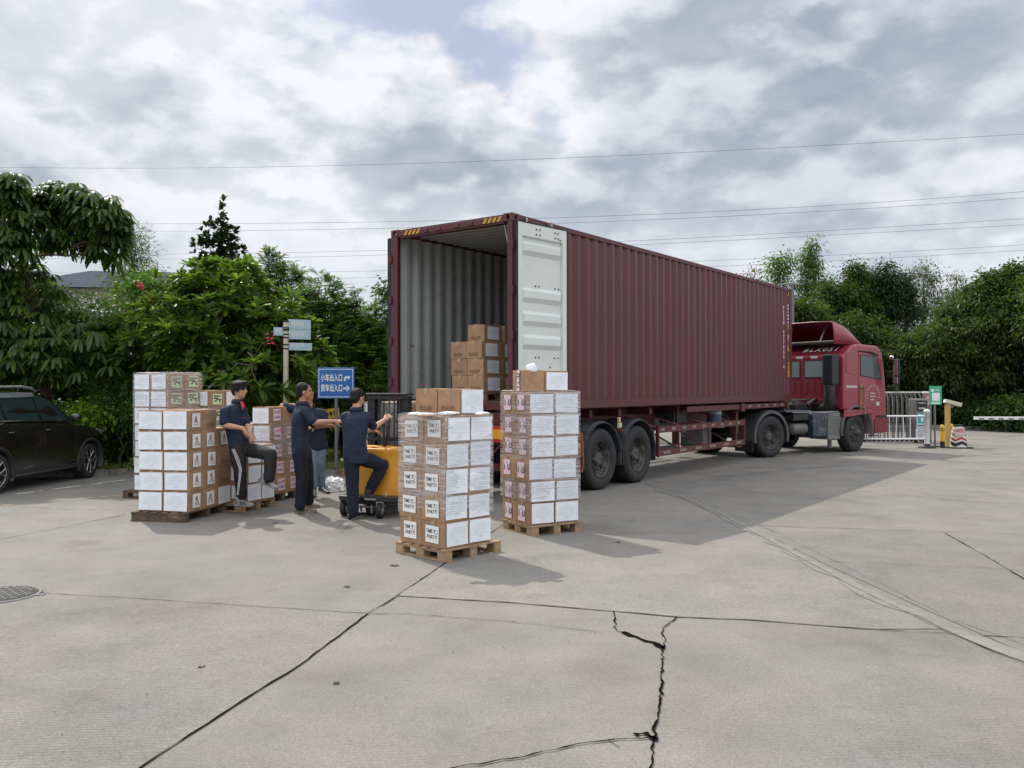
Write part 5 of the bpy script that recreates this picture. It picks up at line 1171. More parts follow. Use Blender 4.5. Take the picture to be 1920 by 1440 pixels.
for yy in (.17, -.19):
    b = MB(); b.box(.85, 1.95, yy-.06, yy+.06, .375, .41) if False else b.box(.85, 1.6, yy-.06, yy+.06, .300, .333); b.box(.83, .87, yy-.06, yy+.06, .300, .75); b.build('fork', M_mast, stk)
    b = MB(); b.box(.8, 1.55, yy*1.35-.05, yy*1.35+.05, .06, .13); b.lathe([(.001, -.04), (.055, -.04), (.055, .04), (.001, .04)], 16, M=TR(1.5, yy*1.35, .055), axis='Y'); b.build('support_leg', M_mast, stk)
b = MB(); b.box(.815, .845, -.27, .25, .45, .74); b.build('fork_carriage', M_mast, stk)
for x, y, r_ in ((.10, .36, .108), (.02, -.20, .100)):
    w = thing_part('castor', stk, (x, y, r_), (0, 0, R(8)))
    b = MB(); b.lathe([(.02, -.03), (r_*.7, -.035), (r_*.93, -.032), (r_, -.02), (r_, .02), (r_*.93, .032), (r_*.7, .035), (.02, .03)], 24, axis='Y'); b.build('tyre', M_black, w)
    b = MB(); b.lathe([(.001, -.038), (r_*.55, -.037), (r_*.55, .037), (.001, .038)], 16, axis='Y'); b.box(-.02, .02, .040, .048, -.01, .12); b.box(-.02, .02, -.048, -.040, -.01, .12); b.box(-.03, .03, -.048, .048, .108, .118); b.build('fork_bracket', M_steel, w)
b = MB(); b.lathe([(.001, -.04), (.10, -.04), (.11, 0), (.10, .04), (.001, .04)], 20, M=TR(.22, .02, .11), axis='Y'); b.lathe([(.001, 0), (.07, 0), (.07, .12), (.001, .12)], 16, M=TR(.22, .0, .10)); b.build('drive_wheel', M_dark, stk)
b = MB(); b.tube([(.12, -.15, .13), (.12, .30, .13)], .014, 8); b.tube([(.10, .08, .16), (.16, -.05, .08), (.13, -.1, .15)], .012, 6); b.tube([(.06, -.06, .17), (.06, -.06, .06)], .016, 8); b.tube([(.06, .1, .15), (.12, .12, .07)], .014, 6); b.build('linkage', M_steel, stk)
for (x, y) in ((.06, .30), (.06, -.26)):
    b = MB(); b.lathe([(.012, 0), (.012, .035), (.008, .05), (.001, .052)], 10, M=TR(x, y, .285)); b.build('platform_bolt', M_steel, stk)
b = MB(); b.tube([(.45, -.02, .88), (.38, -.12, .95), (.36, -.16, 1.10), (.40, -.12, 1.22), (.48, -.03, 1.27)], .020, 10); b.build('tiller_arm', M_mast, stk)
IM = (Matrix.Translation((sk.x+.02, sk.y+.03, 0)) @ Matrix.Rotation(SKR, 4, 'Z')).inverted()
hp = IM @ (at(722, 786, Y4+.36)); hq = IM @ (at(738, 772, Y4+.42)); b = MB(); b.tube([IM @ at(716, 800, Y4+.45), IM @ at(717, 790, Y4+.38), hp, hp.lerp(hq, .6), hq], [.012, .012, .014, .013, .010], 8); b.build('control_handle', M_black, stk)
for z in (1.20, .93):
    b = MB(); b.box(.684, .689, -.335, -.295, z, z+.12); b.build('warning_sticker', M_white, stk)
b = MB(); b.tube([(.60, -.22, 1.05), (.58, -.26, .95), (.58, -.22, .72), (.60, -.15, .66), (.64, -.10, .72)], .007, 6); b.build('cable', M_black, stk)

# ================================================================ TRACTOR
M_cab = pmat('cab_red', (.26, .026, .042), .36, var=.08, vscale=2.5, c2=(.22, .04, .055), c2amt=.3, c2scale=2, coat=.5)
M_cabin = pmat('faded_red', (.17, .02, .03), .6, var=.2, vscale=5)
M_glass = glass_mat('window_glass', (.075, .09, .09), .08); M_glass2 = glass_mat('pale_curtained_glass', (.24, .28, .29), .25)
M_chrome = pmat('chrome', (.6, .6, .6), .15, 1.0, var=.05)
TX, TY, TRZ = 5.665, 22.02, R(33)
trk = thing('truck_tractor', 'red truck cab with roof air deflector coupled to the container trailer', 'truck', (TX, TY, 0), TRZ)
CB0, CB1, HW = 2.80, 4.66, 1.24
prof = [(CB0, 1.12), (CB0, 2.50), (CB0+.05, 2.58), (CB0+.40, 2.83), (CB0+.6, 2.87), (CB1-.42, 2.84), (CB1-.26, 2.76), (CB1-.16, 2.60), (CB1-.04, 1.95), (CB1, 1.5), (CB1+.02, .62), (CB1-.08, .46), (CB1-.62, .46), (CB1-.70, 1.0)]
b = MB(); b.prism(prof, -HW, HW, 'XZ'); body = b.build('cab_body', M_cab, trk)
c = MB(); c.lathe([(0, -3), (.63, -3), (.63, 3), (0, 3)], 40, M=TR(3.36, 0, .56), axis='Y'); co = c.build('k', None); co.parent = trk
c = MB(); c.box(CB0-.02, CB1-.5, -HW+.35, HW-.35, .2, 1.3); co2 = c.build('k', None); co2.parent = trk
bpy.context.view_layer.update(); cut(body, [co, co2]); md = body.modifiers.new('b', 'BEVEL'); md.width = .07; md.segments = 3; md.limit_method = 'ANGLE'; md.angle_limit = R(60)
for p in body.data.polygons: p.use_smooth = False
YS = -HW
for s in (-1, 1):
    y = s*HW
    Yb = lambda a, b_: sorted((y+s*a, y+s*b_))
    # door leaf with its window
    d = MB(); d.prism([(3.44, 1.16), (3.44, 2.66), (4.18, 2.64), (4.30, 2.55), (4.47, 1.92), (4.50, 1.45), (4.50, 1.10), (4.08, 1.10), (3.95, 1.16)], *Yb(.0, .010), 'XZ'); d.build('door', M_cab, trk, bevel=.006)
    dr = bpy.context.scene.objects[-1] if False else None
    d = MB(); d.prism([(3.50, 2.03), (3.50, 2.58), (4.14, 2.56), (4.24, 2.47), (4.40, 1.93), (3.95, 1.98)], *Yb(.011, .015), 'XZ'); w = d.build('door_window', M_glass, trk)
    d = MB()
    poly = [(3.50, 2.03), (3.50, 2.58), (4.14, 2.56), (4.24, 2.47), (4.40, 1.93), (3.95, 1.98)]
    d.tube([(x, y+s*.014, z) for x, z in poly+[poly[0]]], .012, 5); d.tube([(4.12, y+s*.014, 1.97), (4.06, y+s*.014, 2.56)], .012, 5); d.build('window_seal', M_black, w)
    d = MB(); d.tube([(3.40, y+s*.012, 2.68), (3.90, y+s*.045, 2.66), (4.28, y+s*.03, 2.57)], [.012, .028, .012], 6); d.build('rain_visor', M_black, trk)
    d = MB(); d.prism([(2.90, 2.10), (2.90, 2.62), (2.95, 2.66), (3.30, 2.66), (3.35, 2.62), (3.36, 2.06), (3.30, 2.03)], *Yb(.0, .012), 'XZ'); d.build('sleeper_panel', M_cab, trk, bevel=.010)
    d = MB(); d.prism([(CB0-.02, .93), (CB0-.02, 1.09), (CB0+.02, 1.12), (3.9, 1.12), (4.05, 1.06), (4.0, 1.02), (2.86, .93)], *Yb(.002, .035), 'XZ'); d.build('side_skirt', M_cab, trk, bevel=.012)
    d = MB(); d.box(3.52, 3.66, *Yb(.012, .035), 1.66, 1.70); d.build('door_handle', M_black, trk)
    d = MB(); d.box(4.18, 4.32, *Yb(.010, .018), 1.22, 1.32); d.build('marker_lamp', pmat('pale_lamp', (.5, .48, .40), .3), trk)
    # arch lip
    d = MB(); P = []
    for i in range(21):
        a = R(-10+200*i/20); P.append([(3.36+rr_*math.cos(a), y+s*o_, .56+rr_*math.sin(a)) for rr_, o_ in ((.62, -.30), (.625, .03), (.66, .04), (.69, .002))])
    d.grid(P); d.build('wheel_arch', pmat('arch_grey', (.10, .075, .072), .6, var=.3, vscale=9), trk)
    d = MB(); d.prism([(CB1-.55, .48), (CB1-.55, .86), (CB1-.02, .88), (CB1+.02, .5)], *Yb(.002, .02), 'XZ'); d.build('bumper_corner', M_cabin, trk, bevel=.01)
    d = MB(); d.box(CB1-.45, CB1-.02, *Yb(.003, .024), .89, .95); d.build('bumper_gap', M_black, trk)
    d = MB(); d.box(4.05, 4.30, y-.15 if s > 0 else y, y if s > 0 else y+.15, .38, .42); d.box(4.08, 4.12, y-.1 if s > 0 else y+.06, y-.06 if s > 0 else y+.1, .40, .55); d.build('step', M_grey, trk)
    # mirrors on their arms
    m_ = thing_part('mirror', trk, (4.72, s*(HW+.28), 2.2), (0, 0, s*R(18)))
    d = MB(); d.box(-.05, .03, -.10, .10, -.18, .28); d.box(-.045, .03, -.09, .09, -.40, -.20); d.build('mirror_housing', M_black, m_, bevel=.02)
    d = MB(); d.box(-.056, -.051, -.085, .085, -.16, .26); d.box(-.056, -.046, -.078, .078, -.38, -.22); d.build('mirror_glass', M_chrome, m_)
    d = MB(); d.tube([(4.45, y, 2.70), (4.58, y+s*.10, 2.72), (4.70, y+s*.27, 2.70), (4.72, y+s*.28, 2.46)], .014, 6); d.tube([(4.60, y, 1.72), (4.68, y+s*.14, 1.74), (4.72, y+s*.28, 1.80)], .014, 6); d.build('mirror_arm', M_black, trk)
    d = MB(); d.ball((4.60, y+s*.20, 2.52), (.03, .07, .06), 8); d.build('kerb_mirror', M_chrome, trk)
# lettering: rear roof slope, door ring, side line
M_wl = pmat('white_lettering', (.7, .68, .66), .6, var=.1, vscale=30)
vs, fs = text_mesh('BLX051', .27, .006, spacing=1.35); sl_ = Matrix.Translation((CB0+.215, -.40, 2.705)) @ Matrix.Rotation(R(-90), 4, 'Z') @ Matrix.Rotation(R(35.5), 4, 'X') @ Matrix.Translation((0, 0, .034))
b = MB(); b.add(vs, fs, 0, False, sl_); b.build('plate_lettering', M_wl, trk, fixn=False)
b = MB()
for i in range(9):
    y = -1.05+i*.26; b.add([(CB0+.06, y, 2.592), (CB0+.06, y+.04, 2.592), (CB0+.40, y+.04, 2.835), (CB0+.40, y, 2.835), (CB0+.055, y, 2.602), (CB0+.055, y+.04, 2.602), (CB0+.395, y+.04, 2.845), (CB0+.395, y, 2.845)], [(0, 1, 5, 4), (1, 2, 6, 5), (2, 3, 7, 6), (3, 0, 4, 7), (4, 5, 6, 7)])
b.build('roof_ribs', M_cab, trk)
for i in range(9):
    y = -1.15+i*.24; b = MB(); b.box(CB0-.012, CB0-.002, y, y+.21, 2.50, 2.56); b.build('reflector', M_wl if i % 2 else pmat('reflector_red', (.5, .02, .03), .4), trk)
b = MB(); r = random.Random(3)
for i in range(15):
    a = R(195-210*i/14); cx_, cz_ = 4.05+.27*math.cos(a), 1.50+.27*math.sin(a)
    for k in range(3):
        dx, dz = r.uniform(-.012, .012), r.uniform(-.014, .014); b.box(cx_+dx-.010, cx_+dx+.010, -HW-.013, -HW-.011, cz_+dz-.003, cz_+dz+.003)
        b.box(cx_+dx-.003, cx_+dx+.003, -HW-.013, -HW-.011, cz_-.016, cz_+.016)
for row in range(3):
    for i in range(4 if row < 2 else 3):
        cx_, cz_ = 3.96+i*.06, 1.55-row*.085
        for k in range(2): b.box(cx_-.018+.02*k, cx_-.010+.02*k, -HW-.013, -HW-.011, cz_-.02, cz_+.02); b.box(cx_-.018, cx_+.016, -HW-.0132, -HW-.0112, cz_-.014+.02*k, cz_-.008+.02*k)
b.build('door_lettering', M_wl, trk)
b = MB()
for i in range(13):
    cx_ = 2.90+i*.037; b.box(cx_, cx_+.008, -HW-.006, -HW-.003, 1.70, 1.76); b.box(cx_+.018, cx_+.026, -HW-.006, -HW-.003, 1.70, 1.76); b.box(cx_, cx_+.028, -HW-.0062, -HW-.0032, 1.715+.02*(i % 2), 1.723+.02*(i % 2)); b.box(cx_, cx_+.028, -HW-.0064, -HW-.0034, 1.752, 1.76)
b.build('side_lettering', M_wl, trk)
# rear wall: windows, ribs
for y0, y1 in ((-.68, -.02), (.14, .80)):
    b = MB(); b.prism([(y0+.04, 1.98), (y0, 2.02), (y0, 2.40), (y0+.04, 2.44), (y1-.04, 2.44), (y1, 2.40), (y1, 2.02), (y1-.04, 1.98)], CB0-.010, CB0-.003, 'YZ'); w = b.build('rear_window', M_glass2, trk)
    b = MB(); b.tube([(CB0-.008, a, z) for a, z in ((y0, 1.98), (y0, 2.44), (y1, 2.44), (y1, 1.98), (y0, 1.98))], .014, 5); b.build('window_seal', M_black, w)
for i in range(9):
    y = -1.0+i*.22; b = MB(); b.box(CB0-.022, CB0-.002, y, y+.07, 1.55, 1.86); b.build('pressed_rib', M_cab, trk, bevel=.008)
b = MB(); b.box(CB0-.06, CB0-.002, -1.1, 1.1, 1.24, 1.40); b.build('rear_lower_panel', M_cabin, trk, bevel=.02)
# air deflector: an open shell on the roof
b = MB(); P = []; n = 16
for i in range(n+1):
    t = i/n; x = 3.86-1.22*t; z = 2.86+.60*math.sin(t*math.pi/2)**.85*(1 if t < .9 else 1)
    hw = 1.06+.02*t; row = [(x if True else x, -hw, 2.86), (x, -hw-.0, 2.86+(z-2.86)*.55), (x, -hw+.05, z-.035), (x, -hw+.14, z), (x, -.4, z+.02), (x, .4, z+.02), (x, hw-.14, z), (x, hw-.05, z-.035), (x, hw, 2.86+(z-2.86)*.55), (x, hw, 2.86)]; P.append(row)
b.grid(P); o = b.build('air_deflector', M_cab, trk); sd = o.modifiers.new('s', 'SOLIDIFY'); sd.thickness = .025; sd.offset = -1
for s in (-1, 1):
    b = MB(); b.tube([(2.72, s*.55, 2.90), (3.02, s*.55, 3.36)], .022, 8); b.build('deflector_strut', M_steel, trk)
b = MB(); b.tube([(2.66, -1.05, 2.93), (2.66, 1.05, 2.93)], .028, 8); b.build('deflector_bar', pmat('old_steel', (.22, .20, .17), .5, .5, var=.3), trk)
b = MB(); b.box(2.9, 3.3, -.9, .9, 2.875, 2.92); b.build('roof_hatch', M_black, trk)
# intake stack and hose behind the cab
b = MB(); b.box(2.42, 2.70, -1.18, -.86, 1.78, 2.58); o = b.build('air_intake', pmat('intake_black', (.016, .02, .028), .4, var=.2, vscale=6), trk, bevel=.03)
for i in range(11):
    b = MB(); b.box(2.705, 2.735, -1.17, -.88, 1.86+i*.06, 1.895+i*.06); b.build('louvre', M_black, o)
b = MB(); b.tube([(2.56, -1.0, 1.78), (2.56, -1.0, 1.55), (2.60, -.98, 1.30), (2.66, -.9, 1.18), (2.7, -.6, 1.12)], [.15, .14, .17, .16, .12], 14); b.build('intake_hose', M_dark, trk)
# chassis, tanks, drive train
for yy in (-.42, .34):
    b = MB(); b.box(-1.0, 4.3, yy, yy+.08, .82, 1.08); b.build('chassis_rail', M_dark, trk)
b = MB(); b.box(1.9, 3.6, -.45, .45, .55, 1.25); b.ball((2.4, 0, 1.05), (.5, .4, .3), 10); b.tube([(2.3, -.5, 1.25), (2.5, -.6, 1.38), (2.75, -.2, 1.3)], .05, 8); b.tube([(1.2, 0, .7), (2.2, 0, .75)], .07, 8); b.build('gearbox', M_dark, trk)
b = MB(); b.box(-.55, .55, -.45, .45, 1.09, 1.16); b.lathe([(.15, 0), (.50, .0), (.48, .06), (.15, .07)], 28, M=TR(0, 0, 1.165)); b.build('fifth_wheel', M_dark, trk)
b = MB(); b.box(.75, 1.75, -1.05, .95, 1.09, 1.12); b.box(1.0, 1.04, -.8, .8, 1.12, 1.17); b.build('deck_plate', pmat('tread_plate', (.13, .14, .15), .4, .5, var=.3, vscale=10), trk)
b = MB(); b.prism([(-1.16, .42), (-1.20, .46), (-1.20, .96), (-1.14, 1.02), (-.66, 1.02), (-.62, .96), (-.62, .46), (-.66, .42)], 1.62, 2.20, 'YZ'); ft = b.build('fuel_tank', pmat('tank_blue', (.02, .03, .05), .45, var=.25, vscale=5, c2=(.12, .12, .12), c2amt=.35, c2scale=4), trk, bevel=.015)
b = MB(); b.lathe([(.05, 0), (.055, .03), (.03, .06), (.001, .062)], 14, M=TR(1.78, -.95, 1.02)); b.build('cap', pmat('cap_blue', (.25, .32, .50), .4), ft)
b = MB(); b.box(2.21, 2.70, -1.21, -.62, .36, 1.06); bb = b.build('battery_box', M_grey, trk, bevel=.015)
for i in range(9):
    b = MB(); b.box(2.24, 2.67, -1.216, -1.211, .47+i*.06, .475+i*.06); b.build('groove', M_black, bb)
for k, (z, yy) in enumerate(((.66, -.98), (.66, -.70))):
    b = MB(); b.lathe([(.001, -.02), (.12, .0), (.145, .03), (.145, .50), (.12, .53), (.001, .55)], 20, M=TR(1.02, yy, z), axis='X'); b.build('air_tank', pmat('air_tank_grey', (.13, .125, .115), .5, var=.25, vscale=6), trk)
b = MB(); b.box(.98, 1.6, -1.1, -.6, .88, 1.05); b.build('tool_box', M_dark, trk)
b = MB(); b.tube([(.8, -1.22, 1.085), (2.6, -1.22, 1.085)], .012, 6); b.build('edge_bar', M_steel, trk)
for k in range(4):
    b = MB(); b.tube([(1.0+.15*k, -.3-.1*k, 1.16), (1.3+.1*k, -.2, 1.5-.1*k), (1.9, -.1*k, 1.35), (CB0-.05, .2-.2*k, 1.4)], .014, 6); b.build('air_line', M_dark if k % 2 else M_steel, trk)
for yy, sd_ in ((-1.22, -1), (1.22, 1)):
    wheel(trk, 0, yy, sd_, .51, .27, dual=True); w = wheel(trk, 3.36, yy+(.02 if sd_ < 0 else -.02), sd_, .51, .29, deep=False, steer=R(8))
    b = MB(); P = []
    for i in range(19):
        a = R(-14+208*i/18); ya, yb = (-1.25, -.62) if sd_ < 0 else (.62, 1.25); P.append([(rr_*math.cos(a), y_, .52+rr_*math.sin(a)) for rr_, y_ in ((.56, ya), (.63, ya), (.64, ya+.04), (.64, yb))])
    b.grid(P, sm=False); o = b.build('mudguard', pmat('mudguard_grey', (.075, .078, .082), .55, var=.25, vscale=6), trk); q = o.modifiers.new('s', 'SOLIDIFY'); q.thickness = .014
    b = MB(); y0, y1 = (-1.22, -.66) if sd_ < 0 else (.66, 1.22); b.box(-.66, -.64, y0, y1, .16, .42); b.build('mud_flap', M_black, trk)
    b = MB(); b.prism([(2.86, .60), (2.70, .95), (2.80, .98), (2.98, .98), (2.86, .80)], *sorted((yy, yy-sd_*.35)), 'XZ'); b.build('front_mud_guard', pmat('arch_grey'), trk) if False else None
    b = MB(); b.prism([(2.70, .50), (2.66, .93), (2.90, .93), (2.78, .62)], *sorted((yy-sd_*.02, yy-sd_*.42)), 'XZ'); b.build('splash_guard', M_grey, trk)
for xx in (0, 3.36):
    b = MB(); b.tube([(xx, -.8, .51), (xx, .8, .51)], .075, 12); b.build('axle', M_dark, trk)
b = MB(); b.box(CB1+.02, CB1+.10, -1.2, 1.2, .48, .80); b.build('front_bumper', M_cabin, trk, bevel=.03)
b = MB(); b.prism([(-1.05, 1.72), (-1.05, 2.55), (1.05, 2.55), (1.05, 1.72)], -.005, .012, 'YZ', M=TR(CB1-.075, 0, 0)); b.v = [(CB1-.02-max(0, z-1.95)*.17, y, z) for x, y, z in b.v]; b.v = [(x+(.012 if i % 8 > 3 else 0), y, z) for i, (x, y, z) in enumerate(b.v)]; b.build('windscreen', M_glass, trk)
# dry grass strings tied to mirror and door handle
r = random.Random(9)
def tuft(name, p0, n, L, mat, parent):
    b = MB()
    for i in range(n):
        q = Vector(p0)+Vector((r.uniform(-.06, .06), r.uniform(-.03, .03), 0)); pts = [q]
        for k in range(5): q = q+Vector((r.uniform(-.03, .03), r.uniform(-.012, .012), -L/5*r.uniform(.6, 1.2))); pts.append(q)
        b.tube(pts, .0042, 4)
    return b.build(name, mat, parent)
M_straw = pmat('yellow_string', (.30, .34, .06), .7, var=.3, vscale=20)
tuft('string', (3.50, -HW-.04, 1.80), 5, .85, M_straw, trk); tuft('string', (3.62, -HW-.04, 1.70), 2, .9, M_straw, trk); tuft('mirror_string', (4.72, -HW-.26, 2.45), 9, 1.1, pmat('dark_string', (.10, .12, .04), .8, var=.3), trk)

# ================================================================ PARKED CAR
M_car = pmat('car_paint_black', (.015, .0125, .0115), .15, var=.2, vscale=1.5, coat=.9, bump=.02, bscale=3); M_cplast = pmat('black_trim', (.025, .025, .027), .55, var=.15)
cp = un(167, 896); CARR = R(85)
car = thing('parked_car', 'black station wagon with silver roof rail and multi-spoke wheels parked at the left kerb', 'car', (cp.x-.87*math.sin(CARR)*1.0, cp.y+.87*math.cos(CARR), 0), CARR)
# local: x forward from the front axle, y left (the visible right flank is y < 0)
ST = [(-3.62, .80, 1.02, 1.02, .45), (-3.5, .86, 1.10, 1.10, .36), (-3.2, .90, 1.15, 1.16, .30), (-2.6, .915, 1.16, 1.20, .27), (-1.9, .92, 1.15, 1.2, .26), (-1.2, .92, 1.13, 1.18, .26), (-.75, .915, 1.10, 1.15, .26), (-.4, .91, 1.06, 1.13, .26), (0, .90, 1.02, 1.09, .27), (.3, .88, .965, 1.04, .30), (.48, .84, .90, .97, .31), (.62, .76, .80, .88, .32), (.72, .64, .68, .74, .34), (.77, .50, .56, .60, .36)]
b = MB(); P = []
for x, w, zs, zc, zb in ST:
    pts = [(0, zb), (w*.86, zb), (w*.97, zb+.10), (w, zb+.28), (w*1.004, (zb+.28+zs)/2), (w*.992, zs-.10), (w*.965, zs-.03), (w*.90, zs+.006), (w*.55, zc-.006), (0, zc)]
    P.append([(x, -y, z) for y, z in pts]+[(x, y, z) for y, z in pts[-2::-1]])
b.grid(P); b.add(P[0], [tuple(range(len(P[0])))]); b.add(P[-1], [tuple(range(len(P[-1])))]); cb = b.build('body', M_car, car)
ks = []
for xx in (0, -2.62):
    c = MB(); c.lathe([(0, -2), (.385, -2), (.385, 2), (0, 2)], 36, M=TR(xx, 0, .35), axis='Y'); o = c.build('k', None); o.parent = car; ks.append(o)
bpy.context.view_layer.update(); cut(cb, ks)
for p in cb.data.polygons: p.use_smooth = True
e = cb.modifiers.new('e', 'EDGE_SPLIT'); e.split_angle = R(35)
# greenhouse
GH = [(-3.45, .70, 1.14, 1.25), (-3.1, .80, 1.17, 1.56), (-2.5, .84, 1.17, 1.66), (-1.9, .85, 1.16, 1.69), (-1.45, .85, 1.15, 1.685), (-1.05, .85, 1.14, 1.60), (-.78, .84, 1.12, 1.42), (-.50, .83, 1.09, 1.20), (-.38, .82, 1.08, 1.10)]
b = MB(); P = []
for x, w, zb, zt in GH:
    h = zt-zb; pts = [(w, zb-.02), (w-.04*h/.5, zb+h*.30), (w-.16*h/.5, zb+h*.84), (w-.24*h/.5, zb+h*.95), (w*.4, zt), (0, zt+.008)]; P.append([(x, -y, z) for y, z in pts]+[(x, y, z) for y, z in pts[-2::-1]])
b.grid(P); b.build('roof', M_car, car)
def sidepoly(name, pts, mat, parent, off, s=-1):
    """polygon on the flank; half width follows the greenhouse"""
    def yy(x, z):
        g = [q for q in GH]; 
        for q0, q1 in zip(g, g[1:]):
            if q0[0] <= x <= q1[0]:
                t = (x-q0[0])/(q1[0]-q0[0]); w, zb, zt = [q0[k]+(q1[k]-q0[k])*t for k in (1, 2, 3)]; h = zt-zb; u_ = (z-zb)/max(h, .05)
                return w-(.04*u_/.30 if u_ < .3 else .04+(u_-.3)/.54*.12)*h/.5
        return .82
    n = len(pts); bb = MB(); bb.add([(x, s*(yy(x, z)+off), z) for x, z in pts], [tuple(range(n))]); o = bb.build(name, mat, parent, fixn=False); md = o.modifiers.new('s', 'SOLIDIFY'); md.thickness = .004; return o
M_cg = glass_mat('tinted_glass', (.02, .034, .036), .03)
for s in (-1, 1):
    sidepoly('window', [(-1.40, 1.155), (-1.45, 1.585), (-1.2, 1.57), (-.98, 1.46), (-.80, 1.33), (-.62, 1.17), (-.66, 1.135)], M_cg, car, .012, s)
    sidepoly('window', [(-2.30, 1.18), (-2.35, 1.58), (-1.9, 1.60), (-1.52, 1.59), (-1.46, 1.155)], M_cg, car, .012, s)
    sidepoly('quarter_window', [(-2.95, 1.25), (-2.85, 1.50), (-2.42, 1.57), (-2.37, 1.19)], M_cg, car, .012, s)
    b = MB(); b.tube([(-3.0, s*.865, 1.185), (-2.3, s*.873, 1.178), (-1.5, s*.872, 1.160), (-.66, s*.865, 1.125)], .010, 6); b.build('chrome_strip', M_chrome, car)
    b = MB(); b.tube([(-3.05, s*.70, 1.60), (-2.95, s*.69, 1.70), (-2.4, s*.675, 1.745), (-1.7, s*.675, 1.750), (-1.45, s*.69, 1.72), (-1.36, s*.70, 1.665)], [.016, .02, .022, .022, .02, .014], 8); b.build('roof_rail', pmat('rail_silver', (.55, .56, .58), .3, .8, var=.05), car)
    sidepoly('rain_visor', [(-2.35, 1.56), (-2.35, 1.64), (-1.9, 1.655), (-1.42, 1.645), (-1.42, 1.575)], pmat('visor_grey', (.14, .15, .16), .3), car, .03, s)
    b = MB(); b.box(-2.3, -.48, min(s*.90, s*.925), max(s*.90, s*.925), .25, .34); b.build('sill_trim', M_cplast, car, bevel=.008)
    b = MB(); b.box(-2.2, -.55, min(s*.926, s*.932), max(s*.926, s*.932), .262, .278); b.build('sill_chrome', M_chrome, car)
    for xx in (0, -2.62):
        b = MB(); P = []
        for i in range(25):
            a = R(-25+230*i/24); P.append([(xx+rr_*math.cos(a), s*o_, .35+rr_*math.sin(a)) for rr_, o_ in ((.375, .78), (.378, .925), (.405, .932), (.435, .90 if xx else .885))])
        b.grid(P); b.build('wheel_arch', M_cplast, car)
        w = thing_part('wheel', car, (xx, s*.885, .335), (0, 0, R(5) if xx == 0 else 0)); r0_ = .335
        b = MB(); b.lathe([(.22, s*.0), (.245, s*.012), (.30, s*.015), (.325, s*-.005), (.335, s*-.03), (.335, s*-.19), (.31, s*-.22), (.22, s*-.22)], 44, axis='Y'); b.build('tyre', M_tyre, w)
        b = MB(); b.lathe([(.228, s*.010), (.222, s*-.01), (.21, s*-.05), (.20, s*-.12), (.001, s*-.13)], 40, axis='Y'); b.build('rim_barrel', M_black, w)
        b = MB(); b.lathe([(.234, s*.008), (.226, s*.014), (.220, s*.006)], 44, axis='Y')
        for k in range(5):
            for dd in (-.17, .17):
                a = k*2*math.pi/5+dd; a2 = k*2*math.pi/5+dd*1.9; b.tube([(.05*math.cos(k*1.2566), s*.002, .05*math.sin(k*1.2566)), (.14*math.cos(a), s*.006, .14*math.sin(a)), (.222*math.cos(a2), s*.006, .222*math.sin(a2))], [.012, .011, .013], 5)
        b.lathe([(.045, s*.0), (.04, s*.014), (.001, s*.016)], 16, axis='Y'); b.build('rim_spokes', pmat('machined_alloy', (.5, .5, .51), .3, .9, var=.05), w)
    m_ = thing_part('door_mirror', car, (-.62, s*.98, 1.17), (0, 0, 0)); b = MB(); b.ball((0, 0, .02), (.085, .10, .085), 10); b.build('mirror_cap', M_car, m_); b = MB(); b.tube([(0, -s*.10, -.08), (0, -s*.03, -.03)], .03, 8); b.build('mirror_foot', M_cplast, m_)
    for xx in (-1.30, -2.28):
        b = MB(); b.tube([(xx-.10, s*.925, .985), (xx-.06, s*.955, .99), (xx+.06, s*.955, .99), (xx+.10, s*.925, .985)], .013, 8); b.build('door_handle', M_car, car)
    b = MB(); b.tube([(.26, s*.862, .93), (.45, s*.835, .87), (.58, s*.76, .79)], [.010, .032, .02], 8); b.build('headlight', glass_mat('lamp_glass', (.35, .36, .37), .08), car)
    for xx in (-1.42, -.50):
        b = MB(); b.tube([(xx, s*.9235, 1.10 if xx < -1 else 1.04), (xx+.005, s*.926, .72), (xx-.01, s*.925, .36)], .0035, 4); b.build('door_seam', M_black, car)
b = MB(); P = [[(x+.03, -y, z+.012) for y in (-w_+.05, 0, w_-.05)] for x, w_, z in ((-1.44, .60, 1.66), (-1.05, .66, 1.575), (-.78, .70, 1.40), (-.52, .75, 1.19), (-.42, .76, 1.10))]
b.grid(P); b.build('windscreen', M_cg, car)
b = MB(); b.box(.66, .80, -.45, .45, .40, .60); b.build('grille', M_cplast, car, bevel=.03)
# ================================================================ SIGNS, GATE, STREET FURNITURE
M_sb = pmat('sign_blue', (.012, .115, .38), .35, var=.04, vscale=3); M_sw = pmat('sign_white', (.72, .72, .72), .5, var=.04); M_pole = pmat('grey_pole', (.16, .165, .17), .5, .3, var=.15, vscale=12)
